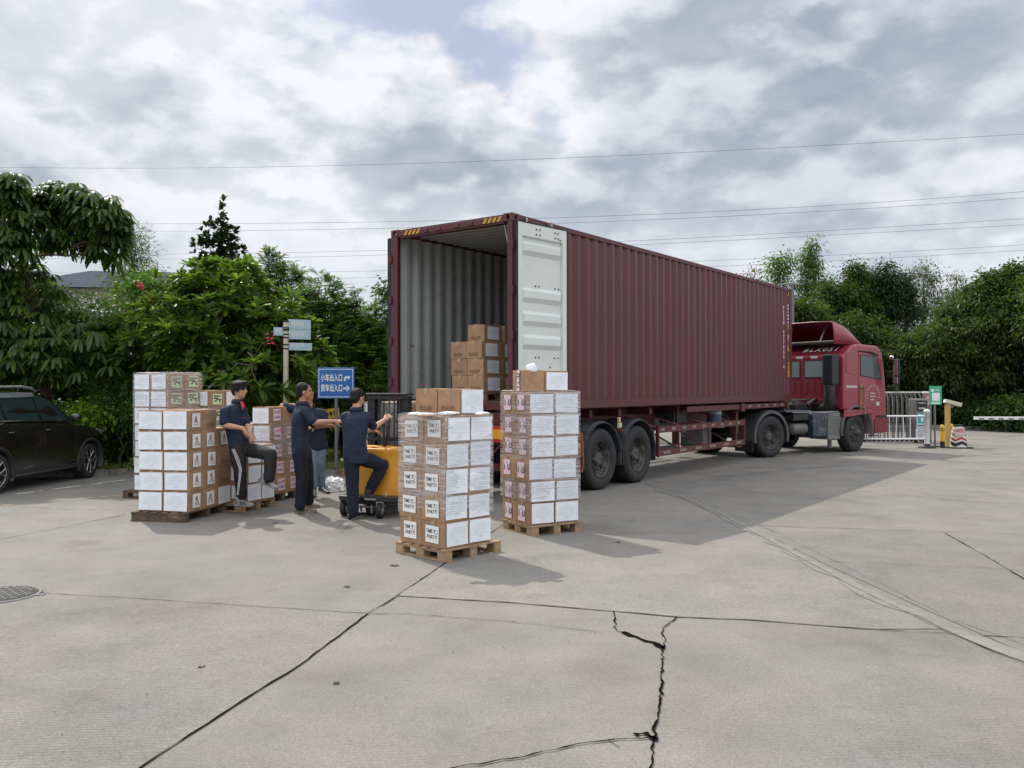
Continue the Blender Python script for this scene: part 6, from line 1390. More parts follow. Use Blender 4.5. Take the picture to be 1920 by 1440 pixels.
# blue direction sign
sp = at(630, 745, 16.7); t = thing('direction_sign', 'blue road sign with two rows of white Chinese characters and arrows on a grey post', 'sign', (sp.x, sp.y, 0), R(2))
t.scale = (.95, 1, 1); zc = CAMH+(727-718)*16.7/FPX; b = MB(); b.tube([(0, .03, .12), (0, .03, zc+.25)], .035, 10); b.build('post', M_pole, t)
b = MB(); b.box(-.375, .375, -.012, .0, zc-.30, zc+.30); pan = b.build('panel', M_sb, t, bevel=.006); md = pan.modifiers[0]; md.width = .02
b = MB()
for x0, x1, z0, z1 in ((-.35, .35, zc+.262, zc+.274), (-.35, .35, zc-.274, zc-.262), (-.35, -.338, zc-.262, zc+.262), (.338, .35, zc-.262, zc+.262)): b.box(x0, x1, -.016, -.0125, z0, z1)
b.build('border', M_sw, pan)
for body, z in (('小车出入口', zc+.095), ('货车出入口', zc-.105)):
    vs, fs = text_mesh(body, .135, .0035); b = MB(); b.add([(v[0]*.66-.085, -.016, z+v[1]*1.15) for v in vs], fs); b.build('characters', M_sw, pan, fixn=False)
b = MB(); q = lambda pts: b.add([(x, -.016, zc+z) for x, z in pts], [tuple(range(len(pts)))])
q([(.165, .04), (.20, .04), (.20, .085), (.165, .105)]); q([(.165, .105), (.20, .085), (.21, .095), (.21, .13), (.185, .128)]); q([(.21, .095), (.245, .095), (.245, .13), (.21, .13)]); q([(.245, .070), (.30, .112), (.245, .152)])
q([(.15, -.12), (.225, -.12), (.225, -.085), (.15, -.085)]); q([(.205, -.155), (.235, -.155), (.285, -.103), (.235, -.05), (.205, -.05), (.245, -.103)])
b.build('arrows', M_sw, pan, fixn=False)
# cream post with pale blue finger boards
fp = at(536, 690, 17.05); t = thing('signpost', 'rust-stained cream post carrying four pale blue finger boards above the workers', 'sign', (fp.x, fp.y, 0), 0)
ztop = CAMH+(727-604)*17.05/FPX
b = MB(); b.tube([(0, 0, .1), (0, 0, ztop)], .052, 14); b.build('post', pmat('cream_paint', (.52, .47, .36), .6, var=.1, vscale=5, c2=(.26, .10, .03), c2amt=.22, c2scale=5, streak=3), t)
M_fb = pmat('pale_blue_board', (.36, .50, .55), .5, var=.06, vscale=4)
for k, (u0, u1, v0, v1, a) in enumerate(((541, 577, 596, 619, 18), (542, 577, 613, 637, 18), (541, 579, 640, 658, 6), (516, 532, 612, 631, 0))):
    x0, x1 = (u0-536)*17.05/FPX, (u1-536)*17.05/FPX; z0, z1 = CAMH+(727-v1)*17.05/FPX, CAMH+(727-v0)*17.05/FPX
    sg = 1 if k < 3 else -1; b = MB(); xx = sorted((abs(x0), abs(x1))); L2 = xx[1]/math.cos(R(30))
    b.box(.05, L2, -.012, .012, z0+.02, z1-.02, M=Matrix.Rotation(R(30 if sg > 0 else 212), 4, 'Z')); o = b.build('finger_board', M_fb, t, bevel=.004)
    b = MB(); r = random.Random(k)
    for i in range(5):
        xs = .10+i*.055
        if xs < L2-.06:
            y_ = -.0135 if sg > 0 else .0135
            for j in range(2): b.add([(xs+.02*j, y_, z0+.09), (xs+.02*j+.010, y_, z0+.09), (xs+.02*j+.010, y_, z0+.17), (xs+.02*j, y_, z0+.17)], [(0, 1, 2, 3)], 0, False, Matrix.Rotation(R(30 if sg > 0 else 212), 4, 'Z'))
            b.add([(xs, y_, z0+.125), (xs+.03, y_, z0+.125), (xs+.03, y_, z0+.133), (xs, y_, z0+.133)], [(0, 1, 2, 3)], 0, False, Matrix.Rotation(R(30 if sg > 0 else 212), 4, 'Z'))
    b.build('faded_characters', M_sw, o, fixn=False)
    for zz in (z0+.05, z1-.06):
        b = MB(); b.lathe([(.058, -.012), (.062, -.012), (.062, .012), (.058, .012)], 14, M=TR(0, 0, zz)); b.build('clamp', M_black, t)
# yellow caution board among the shrubs
yp = at(628, 776, 18.4); t = thing('caution_board', 'small tilted yellow warning board among the shrubs behind the men', 'sign', (yp.x, yp.y, 0), R(-8))
b = MB(); b.box(-.26, .26, -.01, .01, 1.06, 1.28, M=TR(ry=R(-8))); o = b.build('panel', M_yel, t); b = MB(); b.box(-.22, -.08, -.014, -.011, 1.12, 1.22, M=TR(ry=R(-8)))
for i in range(3): b.box(-.04+.09*i, .02+.09*i, -.014, -.011, 1.13, 1.21, M=TR(ry=R(-8)))
b.build('print', M_black, o); b = MB(); b.tube([(0, .02, .1), (.1, .02, 1.1)], .02, 6); b.build('post', M_pole, t)
# film heap, empty pallet, bottle
fl = un(616, 922)
crumple('film_heap', (fl.x+.02, fl.y+.15, .04), (.26, .20, .24), M_filmw, 'heap of crumpled white packing film on the ground left of the stacker', 'plastic film', 12, 40, 1.)
pb = un(612, 892); pallet((pb.x+.3, pb.y-.1), 14, 1.0, .8, 'empty light pallet lying by the kerb behind the stacker')
bt = at(619, 866, 16.4); t = thing('plastic_bottle', 'clear empty plastic bottle lying on the kerb below the blue sign', 'bottle', (bt.x, bt.y+1.6, .17), R(8))
b = MB(); b.lathe([(.001, -.12), (.045, -.115), (.048, .05), (.03, .10), (.014, .12), (.014, .14), (.001, .14)], 16, axis='X', M=TR(0, 0, .03)); b.build('bottle_body', pmat('pale_plastic', (.5, .55, .52), .15, spec=.6), t); b = MB(); b.lathe([(.018, .125), (.018, .15), (.001, .15)], 12, axis='X', M=TR(0, 0, .03)); b.build('cap', M_sw, t)
# red-labelled drink bottle on the container floor
q = CM @ Vector((.35, 2.08, CZ+.152)); t = thing('drink_bottle', 'clear drink bottle with red label and cap standing inside the container door', 'bottle', tuple(q), 0)
b = MB(); b.lathe([(.001, 0), (.033, 0), (.035, .02), (.035, .13), (.030, .16), (.014, .22), (.013, .25), (.001, .25)], 16); b.build('bottle_body', glass_mat('bottle_glass', (.10, .09, .08), .08), t)
b = MB(); b.lathe([(.0362, .06), (.0362, .13)], 16); b.build('label_band', pmat('label_red', (.5, .02, .02), .4), t); b = MB(); b.lathe([(.016, .245), (.016, .27), (.001, .27)], 12); b.build('cap', pmat('cap_red', (.5, .02, .02), .4), t)

# ---- retractable gate
M_ss = pmat('gate_steel', (.20, .19, .18), .4, .5, var=.2, vscale=10, c2=(.11, .105, .10), c2amt=.35, c2scale=6)
gp = un(1738, 829); gq = Vector((gp.x, gp.y+.6, 0)); GR = R(186)
gate = thing('folding_gate', 'retracted stainless steel accordion gate standing beyond the red truck cab', 'gate', gq, GR)
for i in range(17):
    x = .05+i*.155
    f_ = MB()
    for s in (-1, 1): f_.tube([(x, s*.22, .12), (x, s*.22, 1.38), (x, s*.17, 1.50)], .020, 8)
    f_.tube([(x, -.17, 1.50), (x, .17, 1.50)], .020, 8); f_.tube([(x, -.22, .45), (x, .22, .45)], .014, 6); f_.build('gate_frame', M_ss, gate)
    f_ = MB(); f_.box(x-.06, x+.06, -.20, .20, 1.52, 1.57); f_.build('frame_cap', pmat('cap_white', (.48, .45, .42), .5, var=.2), gate, bevel=.012)
    if i < 16:
        f_ = MB()
        for s in (-1, 1): f_.tube([(x, s*.235, .25), (x+.155, s*.235, .70)], .009, 5)
        f_.build('scissor_bar', M_ss, gate)
    f_ = MB()
    for s in (-1, 1): f_.lathe([(.001, -.02), (.055, -.02), (.055, .02), (.001, .02)], 14, axis='Y', M=TR(x, s*.24, .057))
    f_.build('gate_wheel', M_black, gate)
hp_ = thing('gate_motor_box', 'grey steel gate motor cabinet with dark display and cyan poster beside the folding gate', 'machine', (at(1722, 780, 26.5).x, 26.5, 0), R(4)); hp_.scale = (.72, 1, 1)
b = MB(); b.box(-.27, .27, -.2, .25, .10, 1.36); o = b.build('cabinet', M_ss, hp_, bevel=.03)
b = MB(); b.box(-.22, .22, -.206, -.201, .98, 1.30); o2 = b.build('display', M_black, o)
b = MB(); b.box(-.16, .16, -.209, -.207, 1.22, 1.24)
for i in range(4): b.box(-.14+i*.075, -.09+i*.075, -.209, -.207, 1.04, 1.09)
b.build('display_text', M_wl, o2)
b = MB(); b.box(-.20, .13, -.209, -.201, .55, .93); p2 = b.build('poster', pmat('poster_cyan', (.04, .33, .38), .5, var=.05), o); b = MB(); b.box(-.18, -.12, -.212, -.210, .85, .90)
b.box(-.10, .05, -.212, -.210, .86, .88); b.box(-.05, .04, -.212, -.210, .66, .78); b.box(-.17, .10, -.212, -.210, .57, .60); b.build('poster_print', M_sw, p2)
b = MB(); b.prism([(-.30, .1), (-.30, .42), (-.16, .52), (.16, .52), (.30, .42), (.30, .1)], -.23, -.201, 'XZ'); b.build('bumper', pmat('bumper_silver', (.45, .46, .48), .4, .3, var=.1), o, bevel=.01)
for xx in (-.2, .2):
    b = MB(); b.lathe([(.001, -.03), (.07, -.03), (.07, .03), (.001, .03)], 14, axis='Y', M=TR(xx, -.1, .072)); b.build('gate_wheel', M_black, hp_)
gx = at(1738, 780, 26.6); t = thing('gate_post', 'narrow steel gate post with a small red notice, right of the gate motor cabinet', 'post', (gx.x, gx.y, 0), 0)
b = MB(); b.box(-.10, .10, -.1, .1, 0, 1.52); o = b.build('column', M_ss, t, bevel=.01); b = MB(); b.box(-.085, .085, -.106, -.101, 1.18, 1.45); n_ = b.build('notice', pmat('notice_pink', (.55, .22, .2), .6), o)
b = MB(); b.lathe([(.05, -.035), (.065, -.035), (.065, -.03), (.05, -.03)], 16, axis='Y', M=TR(0, -.074, 1.34)); b.box(-.06, .06, -.110, -.107, 1.20, 1.225); b.build('notice_print', M_sw, n_)
b = MB(); b.box(-.12, .08, -.08, .08, 1.521, 1.58); b.build('cap', M_sw, t, bevel=.01)
# ---- white railing in front
a_ = un(1738, 840); w0 = Vector((a_.x, a_.y, 0)); t = thing('white_railing', 'low white steel railing in front of the folding gate', 'railing', w0, R(183))
b = MB(); b.lathe([(.075, 0.05), (.075, 1.0), (.09, 1.0), (.09, 1.04), (.05, 1.09), (.001, 1.10)], 16); b.build('end_post', M_sw, t)
b = MB(); b.lathe([(.24, 0), (.24, .03), (.09, .07), (.09, .12)], 18); b.build('base', M_black, t)
for z in (.90, .26):
    b = MB(); b.tube([(.05, 0, z), (2.75, 0, z)], .026, 8); b.build('rail', M_sw, t)
for i in range(13):
    b = MB(); b.tube([(.28+i*.2, 0, .27), (.28+i*.2, 0, .89)], .011, 6); b.build('baluster', M_sw, t)
b = MB(); b.lathe([(.06, 0.02), (.06, 1.0), (.001, 1.05)], 12, M=TR(2.8, 0, 0)); b.build('end_post', M_sw, t)
# ---- green notice board on a pole
gp_ = un(1754, 838); dep = gp_.y; k = dep/FPX; t = thing('green_sign', 'green notice board with white print on a thin grey pole beside the railing', 'sign', (gp_.x, gp_.y, 0), R(3))
zc = CAMH+(727-743)*k+.0; b = MB(); b.tube([(-.0, .03, 0), (0, .03, zc+.2)], .028, 8); b.build('post', M_pole, t)
b = MB(); b.box(-.185, .185, -.012, .0, zc-.27, zc+.27); o = b.build('panel', pmat('sign_green', (.03, .36, .20), .45, var=.04), t, bevel=.01)
b = MB(); b.box(-.13, -.05, -.016, -.013, zc+.11, zc+.19); b.box(-.03, .12, -.016, -.013, zc+.145, zc+.165); b.box(-.10, .12, -.016, -.013, zc-.185, zc-.175); b.box(-.13, .13, -.016, -.013, zc-.24, zc-.20)
b.box(-.105, .125, -.016, -.013, zc-.15, zc+.075); b.build('print', M_sw, o)
b = MB(); b.lathe([(.20, 0), (.20, .02), (.05, .04)], 14); b.build('base', M_black, t)
# ---- beige camera post
cp_ = un(1777, 837); kk = cp_.y/FPX; t = thing('camera_post', 'mustard beige post with a tilted white camera housing at the gate lane', 'camera post', (cp_.x, cp_.y, 0), R(3))
zt = CAMH+(727-759)*kk; b = MB(); b.box(-.055, .055, -.06, .06, 0, zt); b.build('column', pmat('mustard', (.42, .27, .09), .5, var=.08), t, bevel=.006)
b = MB(); b.box(-.09, .40, -.08, .08, -.05, .06, M=TR(.0, 0, zt+.06, ry=R(14))); o = b.build('housing', pmat('housing_cream', (.55, .49, .36), .45, var=.08), t, bevel=.015); b = MB(); b.box(-.096, -.091, -.06, .06, -.04, .05, M=TR(.0, 0, zt+.06, ry=R(14))); b.build('lens_plate', M_sw, o)
b = MB(); b.box(.06, .17, -.03, .03, zt-.10, zt-.04); b.build('bracket', M_grey, t)
# ---- bollards
for k, (u, v, lab) in enumerate(((1767, 840, 'yellow and black bollard left of the beige camera post'), (1783.5, 837, 'yellow and black bollard right of the beige camera post'))):
    q = un(u, v); t = thing('bollard', lab, 'bollard', (q.x, q.y, 0), 0, 'yellow bollards at the gate lane')
    b = MB(); b.lathe([(.062, .0), (.062, .19)], 16); b.build('base_band', M_black, t); b = MB(); b.lathe([(.06, .19), (.06, .60), (.05, .64), (.001, .66)], 16); o = b.build('column', pmat('bollard_yellow', (.62, .36, .02), .45, var=.08), t)
    for z in (.48, .53): b = MB(); b.lathe([(.0615, z), (.0615, z+.022)], 16); b.build('stripe', M_black, o)
# ---- water barrier drum with a notice
q = un(1797, 840); t = thing('traffic_barrier', 'red and white chevron plastic barrier with a pink notice, right of the bollards', 'barrier', (q.x, q.y, 0), R(3))
b = MB(); b.prism([(-.30, 0), (-.30, .03), (.30, .03), (.30, 0)], -.25, .25, 'XZ'); b.build('base', M_black, t)
b = MB(); P = []
for z, w in ((.03, .235), (.15, .225), (.30, .205), (.45, .185), (.56, .17), (.60, .10)): P.append([(w*math.cos(a)*1.0, w*.75*math.sin(a), z) for a in [2*math.pi*j/20 for j in range(21)]])
b.grid(P); body_ = b.build('barrier_body', pmat('barrier_white', (.62, .60, .55), .5, var=.12, vscale=8), t)
def band(z0, h, mat, ph=0):
    b = MB(); P = []
    for j in range(21):
        a = math.pi+math.pi*j/20; zz = z0+.07*abs(((j+ph) % 10)/5-1); row = []
        for z in (zz, zz+h): w = .235-.065*(z-.03)/.53+.008; row.append((w*math.cos(a), w*.75*math.sin(a), z))
        P.append(row)
    b.grid(P); return b.build('chevron', mat, body_)
band(.05, .09, M_black); band(.19, .06, pmat('chevron_red', (.38, .04, .03), .5)); band(.33, .05, M_pole, 0); band(.45, .04, pmat('chevron_red'), 0)
b = MB(); b.box(-.21, .07, -.20, -.19, .36, .58); o = b.build('notice', pmat('notice_pink2', (.60, .42, .42), .6), t); b = MB(); b.box(-.09, .05, -.204, -.201, .45, .55); b.build('notice_block', pmat('notice_pink'), o)
b = MB(); b.lathe([(.025, 0), (.04, 0), (.04, .003), (.025, .003)], 14, axis='Y', M=TR(-.145, -.204, .50)); b.build('notice_ring', M_black, o)
b = MB(); b.ball((0, 0, .63), (.14, .08, .04), 8); b.build('black_bag', M_black, t)
# ---- barrier boom at right
bp_ = at(1826, 784, 28.5); t = thing('barrier_boom', 'horizontal white barrier boom with dark stripes crossing the lane at far right', 'barrier', (bp_.x, bp_.y, 0), R(-6))
b = MB(); b.box(0, 4.2, -.03, .03, bp_.z-.05, bp_.z+.05); o = b.build('arm', M_sw, t, bevel=.008)
for i in range(13): b = MB(); b.box(.15+i*.31, .31+i*.31, -.032, -.030, bp_.z-.035, bp_.z+.0); b.build('stripe', M_black, o)
b = MB(); b.box(3.9, 4.3, -.2, .2, 0, bp_.z+.15); b.build('cabinet', pmat('orange_cabinet', (.5, .2, .03), .5), t, bevel=.02)
# ---- street lamp behind the container's far end
lp = at(1486, 545, 30); t = thing('street_lamp', 'grey curved-arm street lamp standing behind the far end of the container', 'street lamp', (lp.x, lp.y, 0), 0)
zt = CAMH+(727-536)*30/FPX
b = MB(); b.tube([(0, 0, 0), (0, 0, zt*.6), (0, 0, zt)], [.09, .06, .05], 10); b.build('post', M_pole, t); b = MB(); b.tube([(0, 0, zt-.05), (-.15, 0, zt+.05), (-.45, -.05, zt+.02), (-.7, -.1, zt-.12)], .035, 8); b.build('arm', M_pole, t)
b = MB(); b.ball((.15, 0, zt+.03), (.22, .1, .05), 8); b.build('lamp_head', M_grey, t)
# ---- overhead wires (poles stand outside the picture)
M_wire = pmat('wire', (.12, .13, .15), .5)
WR = [((-200, 309), (880, 303), (1200, 290), (2150, 238), 60, 'highest of the overhead wires, alone above the container'), ((-200, 417), (560, 418), (1080, 407), (2150, 338), 60, 'second overhead wire from the top, just above the container roof'),
      ((-200, 431), (560, 431), (1100, 417), (2150, 352), 60, 'third overhead wire from the top, close under the second'), ((-200, 470), (700, 470), (1180, 452), (2150, 395), 66, 'fourth overhead wire from the top'), ((-200, 478), (720, 478), (1220, 458), (2150, 410), 66, 'fifth overhead wire from the top'),
      ((-200, 507), (700, 508), (1300, 490), (2150, 445), 72, 'sixth overhead wire from the top, meeting the treetops at right'), ((-200, 519), (720, 520), (1400, 497), (2150, 455), 72, 'lowest of the overhead wires, behind the treetops')]
for a, p1, p2, c, dep, lab in WR:
    pts = [];
    K = [at(*x, dep*(1+.0*i)) for i, x in enumerate((a, p1, p2, c))]
    for i in range(25):   # a smooth sag through the four points
        t_ = i/24; u = a[0]+(c[0]-a[0])*t_; xs = [a[0], p1[0], p2[0], c[0]]; ys = [a[1], p1[1], p2[1], c[1]]; v = 0
        for m_ in range(4):
            l_ = 1.
            for n_2 in range(4):
                if n_2 != m_: l_ *= (u-xs[n_2])/(xs[m_]-xs[n_2])
            v += ys[m_]*l_
        pts.append(at(u, v, dep))
    b = MB(); b.tube(pts, .013, 5); tag(b.build('overhead_wire', M_wire), lab, 'wire', 'overhead wires crossing the sky')
# ---- house beyond the trees at left
hs = at(200, 520, 48); t = thing('house', 'pale house with a dark tiled hip roof glimpsed between the trees at left', 'house', (hs.x, hs.y, 0), R(8))
ze = CAMH+(727-540)*48/FPX; b = MB(); b.box(-5, 4.6, 0, 8, 0, ze); b.build('wall', pmat('cream_wall', (.45, .42, .36), .8, var=.1), t)
b = MB(); b.add([(-5.6, -.6, ze), (5.2, -.6, ze), (5.2, 8.6, ze), (-5.6, 8.6, ze), (-2.2, 4, ze+1.5), (2.4, 4, ze+1.5)], [(0, 1, 5, 4), (1, 2, 5), (2, 3, 4, 5), (3, 0, 4), (0, 3, 2, 1)]); rf = b.build('roof', pmat('slate_tiles', (.05, .055, .08), .95, spec=.1, var=.2, vscale=3), t)
b = MB(); b.prism([(-.5, 0), (.5, 0), (.5, .55), (0, .95), (-.5, .55)], .3, 2.0, 'XZ', M=TR(1.2, 0, ze)); b.build('dormer', pmat('cream_wall'), rf)
for xx in (-3.8, -2.2, -.6, 2.8):
    b = MB(); b.box(xx, xx+.9, -.03, -.01, ze-1.9, ze-.5); w = b.build('window', M_glass, t); b = MB(); b.box(xx-.06, xx, -.05, -.005, ze-1.95, ze-.45); b.box(xx+.9, xx+.96, -.05, -.005, ze-1.95, ze-.45); b.build('frame', M_sw, w)
# ================================================================ TREES AND SHRUBS
def leaves_mesh(name, base, axis, nrm, length, width, mat, droop=.0, segs=2, fold=.25):
    """n leaves as folded, drooping blades in one mesh (numpy)"""
    n = len(base); axis = axis/np.linalg.norm(axis, axis=1, keepdims=True); side = np.cross(axis, nrm); side /= np.linalg.norm(side, axis=1, keepdims=True)+1e-9; up = np.cross(side, axis)
    L = length[:, None]; Wd = width[:, None]; down = np.array([0, 0, -1.0]); V = []
    def P(t, w):
        c = base+axis*L*t+down*(droop*L*t*t); h = up*Wd*fold*abs(w); return c+side*Wd*w*.5+h
    if segs == 1: rows = [P(0, 0), P(.45, 1), P(1, 0), P(.45, -1)]; faces = [(0, 1, 2, 3)]
    elif segs == 2: rows = [P(0, 0), P(.3, .85), P(.7, .9), P(1, 0), P(.7, -.9), P(.3, -.85), ]; faces = [(0, 1, 5), (1, 2, 4, 5), (2, 3, 4)]
    else:
        rows = [P(0, 0), P(.22, .6), P(.55, 1), P(.95, .62), P(1, 0), P(.95, -.62), P(.55, -1), P(.22, -.6), P(.22, 0), P(.55, 0), P(.9, 0)]
        faces = [(0, 1, 8), (0, 8, 7), (1, 2, 9, 8), (8, 9, 6, 7), (2, 3, 10, 9), (9, 10, 5, 6), (3, 4, 10), (10, 4, 5)]
    k = len(rows); co = np.stack(rows, 1).reshape(-1, 3); me = bpy.data.meshes.new(name); me.vertices.add(n*k); me.vertices.foreach_set('co', co.astype(np.float32).ravel())
    lens = np.array([len(f) for f in faces]); idx = np.array([i for f in faces for i in f]); li = (idx[None, :]+(np.arange(n)*k)[:, None]).ravel(); tl = np.tile(lens, n)
    me.loops.add(len(li)); me.loops.foreach_set('vertex_index', li.astype(np.int32)); me.polygons.add(n*len(faces)); st = np.concatenate(([0], np.cumsum(tl)[:-1])); me.polygons.foreach_set('loop_start', st.astype(np.int32)); me.polygons.foreach_set('loop_total', tl.astype(np.int32))
    if segs == 3: me.polygons.foreach_set('use_smooth', np.ones(n*len(faces), bool))
    me.update(calc_edges=True); me.materials.append(mat); return me
M_bark = pmat('bark', (.07, .055, .042), .9, var=.35, vscale=8, bump=.6, bscale=30); M_barkl = pmat('pale_bark', (.17, .155, .135), .9, var=.3, vscale=8, bump=.5, bscale=30)
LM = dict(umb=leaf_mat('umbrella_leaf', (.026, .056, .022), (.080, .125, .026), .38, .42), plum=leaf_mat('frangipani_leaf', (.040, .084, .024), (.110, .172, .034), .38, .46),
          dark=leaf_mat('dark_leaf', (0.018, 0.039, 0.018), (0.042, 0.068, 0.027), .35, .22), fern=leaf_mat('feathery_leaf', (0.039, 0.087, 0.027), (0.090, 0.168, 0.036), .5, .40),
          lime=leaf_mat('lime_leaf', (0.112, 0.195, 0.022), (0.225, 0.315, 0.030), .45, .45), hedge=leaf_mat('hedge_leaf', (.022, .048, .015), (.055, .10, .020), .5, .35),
          olive=leaf_mat('olive_leaf', (0.045, 0.063, 0.030), (0.090, 0.114, 0.042), .55, .30), creep=leaf_mat('creeper_leaf', (.026, .050, .015), (.078, .112, .026), .5, .34), grass=leaf_mat('grass_blade', (0.068, 0.112, 0.022), (0.150, 0.195, 0.045), .6, .35))
def bl(u, v, ru, rv, Y, n, dy=.8):
    c = at(u, v, Y); k = Y/FPX; return (c.x, c.y, c.z, ru*k, ru*k*dy, rv*k, n)
def limb(b, p, q, r0, r1, rs, sag=.12, n=5):
    p, q = Vector(p), Vector(q); pts = []; L = (q-p).length
    for i in range(n+1):
        t = i/n; j = Vector((rs.uniform(-1, 1), rs.uniform(-1, 1), rs.uniform(-1, 1)))*L*.035*(0 < i < n); pts.append(p.lerp(q, t)+Vector((0, 0, sag*L*math.sin(t*math.pi)*(-.6)))+j)
    b.tube(pts, [r0+(r1-r0)*(i/n)**.8 for i in range(n+1)], 7); return pts
def tree(name, label, x, y, blobs, mat, leaf=(.12, .05), per=60, cr=.35, seed=1, bark=None, cat='tree', group=None, trunk=.13, kind='clump', droop=.3, segs=1, z0=.1, up=.3, lean=0., limbs=.25, shell=.45, rag=.10):
    rs = random.Random(seed); rg = np.random.default_rng(seed); t = thing(name, label, cat, (x, y, z0), 0, group); O = np.array([x, y, z0]); clumps = []
    for (cx, cy, cz, rx, ry, rz, n) in blobs:
        for _ in range(n):
            d = rg.normal(size=3); d /= np.linalg.norm(d); rr = (shell+(1-shell)*rg.random()**.6)*(1+rag*rg.normal())
            p = np.array([cx, cy, cz])+d*rr*np.array([rx, ry, rz])
            if p[2] > z0+.15: clumps.append((p, d))
    C = np.array([c for c, d in clumps])-O; D = np.array([d for c, d in clumps]); m = len(C)
    top = C[:, 2].max(); low = C[:, 2].min(); mean = C.mean(0)
    # woody part: trunk, limbs to a share of the clumps
    b = MB(); zt = max(low+.35*(top-low), .5*mean[2]); tp = Vector((mean[0]*.7+lean, mean[1]*.5, zt)); tr = limb(b, (0, 0, -.1), tp, trunk, trunk*.62, rs, .0, 7)
    if kind not in ('rosette', 'umbrella'): limb(b, tp, (mean[0], mean[1], low+.9*(top-low)), trunk*.6, trunk*.12, rs, 0, 6)
    hubs = [Vector(tp)]
    order = list(range(m)); rs.shuffle(order)
    for i in order[:max(6, int(m*limbs))]:
        c = Vector(C[i]); h = min(hubs, key=lambda q: (q-c).length+(.6 if q.z > c.z else 0)); L = (c-h).length
        if L < .12: continue
        r_ = trunk*(.42 if h is hubs[0] else .22)*min(1, .4+L*.25); pts = limb(b, h, c-(c-h)*.08, r_, max(.007, r_*.25), rs, .10); hubs += pts[2:4]
    b.build('trunk', bark or M_bark, t)
    if kind == 'umbrella':   # whorls of hanging leaflets at the end of each twig
        k = 12; ph = rg.random(m)*6.28; A = []; B_ = []; Nn = []; Ls = []
        for i in range(m):
            tilt = rg.normal(size=2)*.35
            for j in range(k):
                a = ph[i]+2*math.pi*j/k+rg.normal()*.1; h = np.array([math.cos(a), math.sin(a), -.02+rg.normal()*.10+tilt[0]*math.cos(a)+tilt[1]*math.sin(a)]); B_.append(C[i]+h*np.array([.05, .05, 0])); A.append(h); Nn.append([0, 0, 1.]); Ls.append(leaf[0]*rg.uniform(.75, 1.12)*cr)
        B_ = np.array(B_); A = np.array(A); Nn = np.array(Nn); Ls = np.array(Ls); me = leaves_mesh('crown', B_, A, Nn, Ls, Ls*leaf[1]/leaf[0], mat, droop, 3, .12)
    elif kind == 'rosette':
        A = []; B_ = []; Ls = []
        for i in range(m):
            ax = D[i]*.8+np.array([0, 0, up]); ax /= np.linalg.norm(ax); e1 = np.cross(ax, [0.3, .2, .9]); e1 /= np.linalg.norm(e1); e2 = np.cross(ax, e1)
            for j in range(per):
                a = j*2.4+rg.random(); el = rg.uniform(.15, 1.1); A.append(ax*math.sin(el)+(e1*math.cos(a)+e2*math.sin(a))*math.cos(el)); B_.append(C[i]-ax*.05*rg.random()); Ls.append(leaf[0]*rg.uniform(.6, 1.15))
        A = np.array(A); B_ = np.array(B_); Ls = np.array(Ls); Nn = np.tile([0, 0, 1.], (len(A), 1))+rg.normal(size=A.shape)*.25; me = leaves_mesh('crown', B_, A, Nn, Ls, Ls*leaf[1]/leaf[0], mat, droop, segs, .25)
    elif kind == 'frond':    # arching compound leaves with small leaflets on both sides
        A = []; B_ = []; Ls = []; Nn = []
        for i in range(m):
            for f_ in range(max(1, per//24)):
                d = D[i]*.6+rg.normal(size=3)*.55+np.array([0, 0, up]); d /= np.linalg.norm(d); sdv = np.cross(d, [0, 0, 1]); sdv /= np.linalg.norm(sdv)+1e-6; FL = cr*rg.uniform(.8, 1.4)
                for j in range(12):
                    s_ = (j+1)/12; c = C[i]+d*FL*s_+np.array([0, 0, -.45*FL*s_*s_])
                    for sg in (-1, 1): B_.append(c); A.append(sdv*sg+d*.5+np.array([0, 0, -.25])); Ls.append(leaf[0]*(1-.5*abs(s_-.4))*rg.uniform(.8, 1.2)); Nn.append([rg.normal()*.3, rg.normal()*.3, 1])
        A = np.array(A); B_ = np.array(B_); Ls = np.array(Ls); Nn = np.array(Nn, float); me = leaves_mesh('crown', B_, A, Nn, Ls, Ls*leaf[1]/leaf[0], mat, droop, 1, .2)
    else:
        n = m*per; ci = np.repeat(np.arange(m), per); off = rg.normal(size=(n, 3))*cr*np.array([.55, .55, .38]); B_ = C[ci]+off; A = off/cr*.8+rg.normal(size=(n, 3))*.6+np.array([0, 0, -.15])+D[ci]*.4; Nn = np.tile([0, 0, 1.], (n, 1))+rg.normal(size=(n, 3))*.55
        Ls = leaf[0]*rg.uniform(.6, 1.3, n); me = leaves_mesh('crown', B_, A, Nn, Ls, Ls*leaf[1]/leaf[0], mat, droop, segs, .25)
    cr_o = bpy.data.objects.new('crown', me); col.objects.link(cr_o); cr_o.parent = t; return t
# ---------- left side
p_ = at(95, 800, 18.2)
tree('umbrella_tree', 'big umbrella tree with whorls of long drooping leaflets above the parked car at left', p_.x, p_.y,
     [bl(90, 365, 42, 34, 18.2, 34), bl(150, 372, 40, 34, 18, 32), bl(195, 400, 38, 40, 17.8, 34), bl(130, 430, 85, 34, 18.4, 60), bl(205, 450, 30, 40, 18, 22), bl(8, 345, 34, 38, 17.4, 30), bl(50, 400, 30, 40, 17.6, 18), bl(0, 470, 50, 75, 17.4, 50), bl(-90, 430, 90, 110, 18, 80), bl(40, 560, 90, 40, 18, 40), bl(170, 590, 60, 26, 18.6, 26), bl(60, 520, 40, 30, 18.8, 16), bl(110, 650, 120, 50, 17.6, 90), bl(0, 640, 90, 60, 17.6, 70), bl(30, 680, 100, 34, 17.4, 36)],
     LM['umb'], (.27, .084), cr=1.0, seed=11, kind='umbrella', droop=.85, rag=.16, trunk=.14, limbs=.25, shell=.55, bark=pmat('reddish_bark', (.10, .05, .042), .85, var=.3, vscale=8, bump=.4))
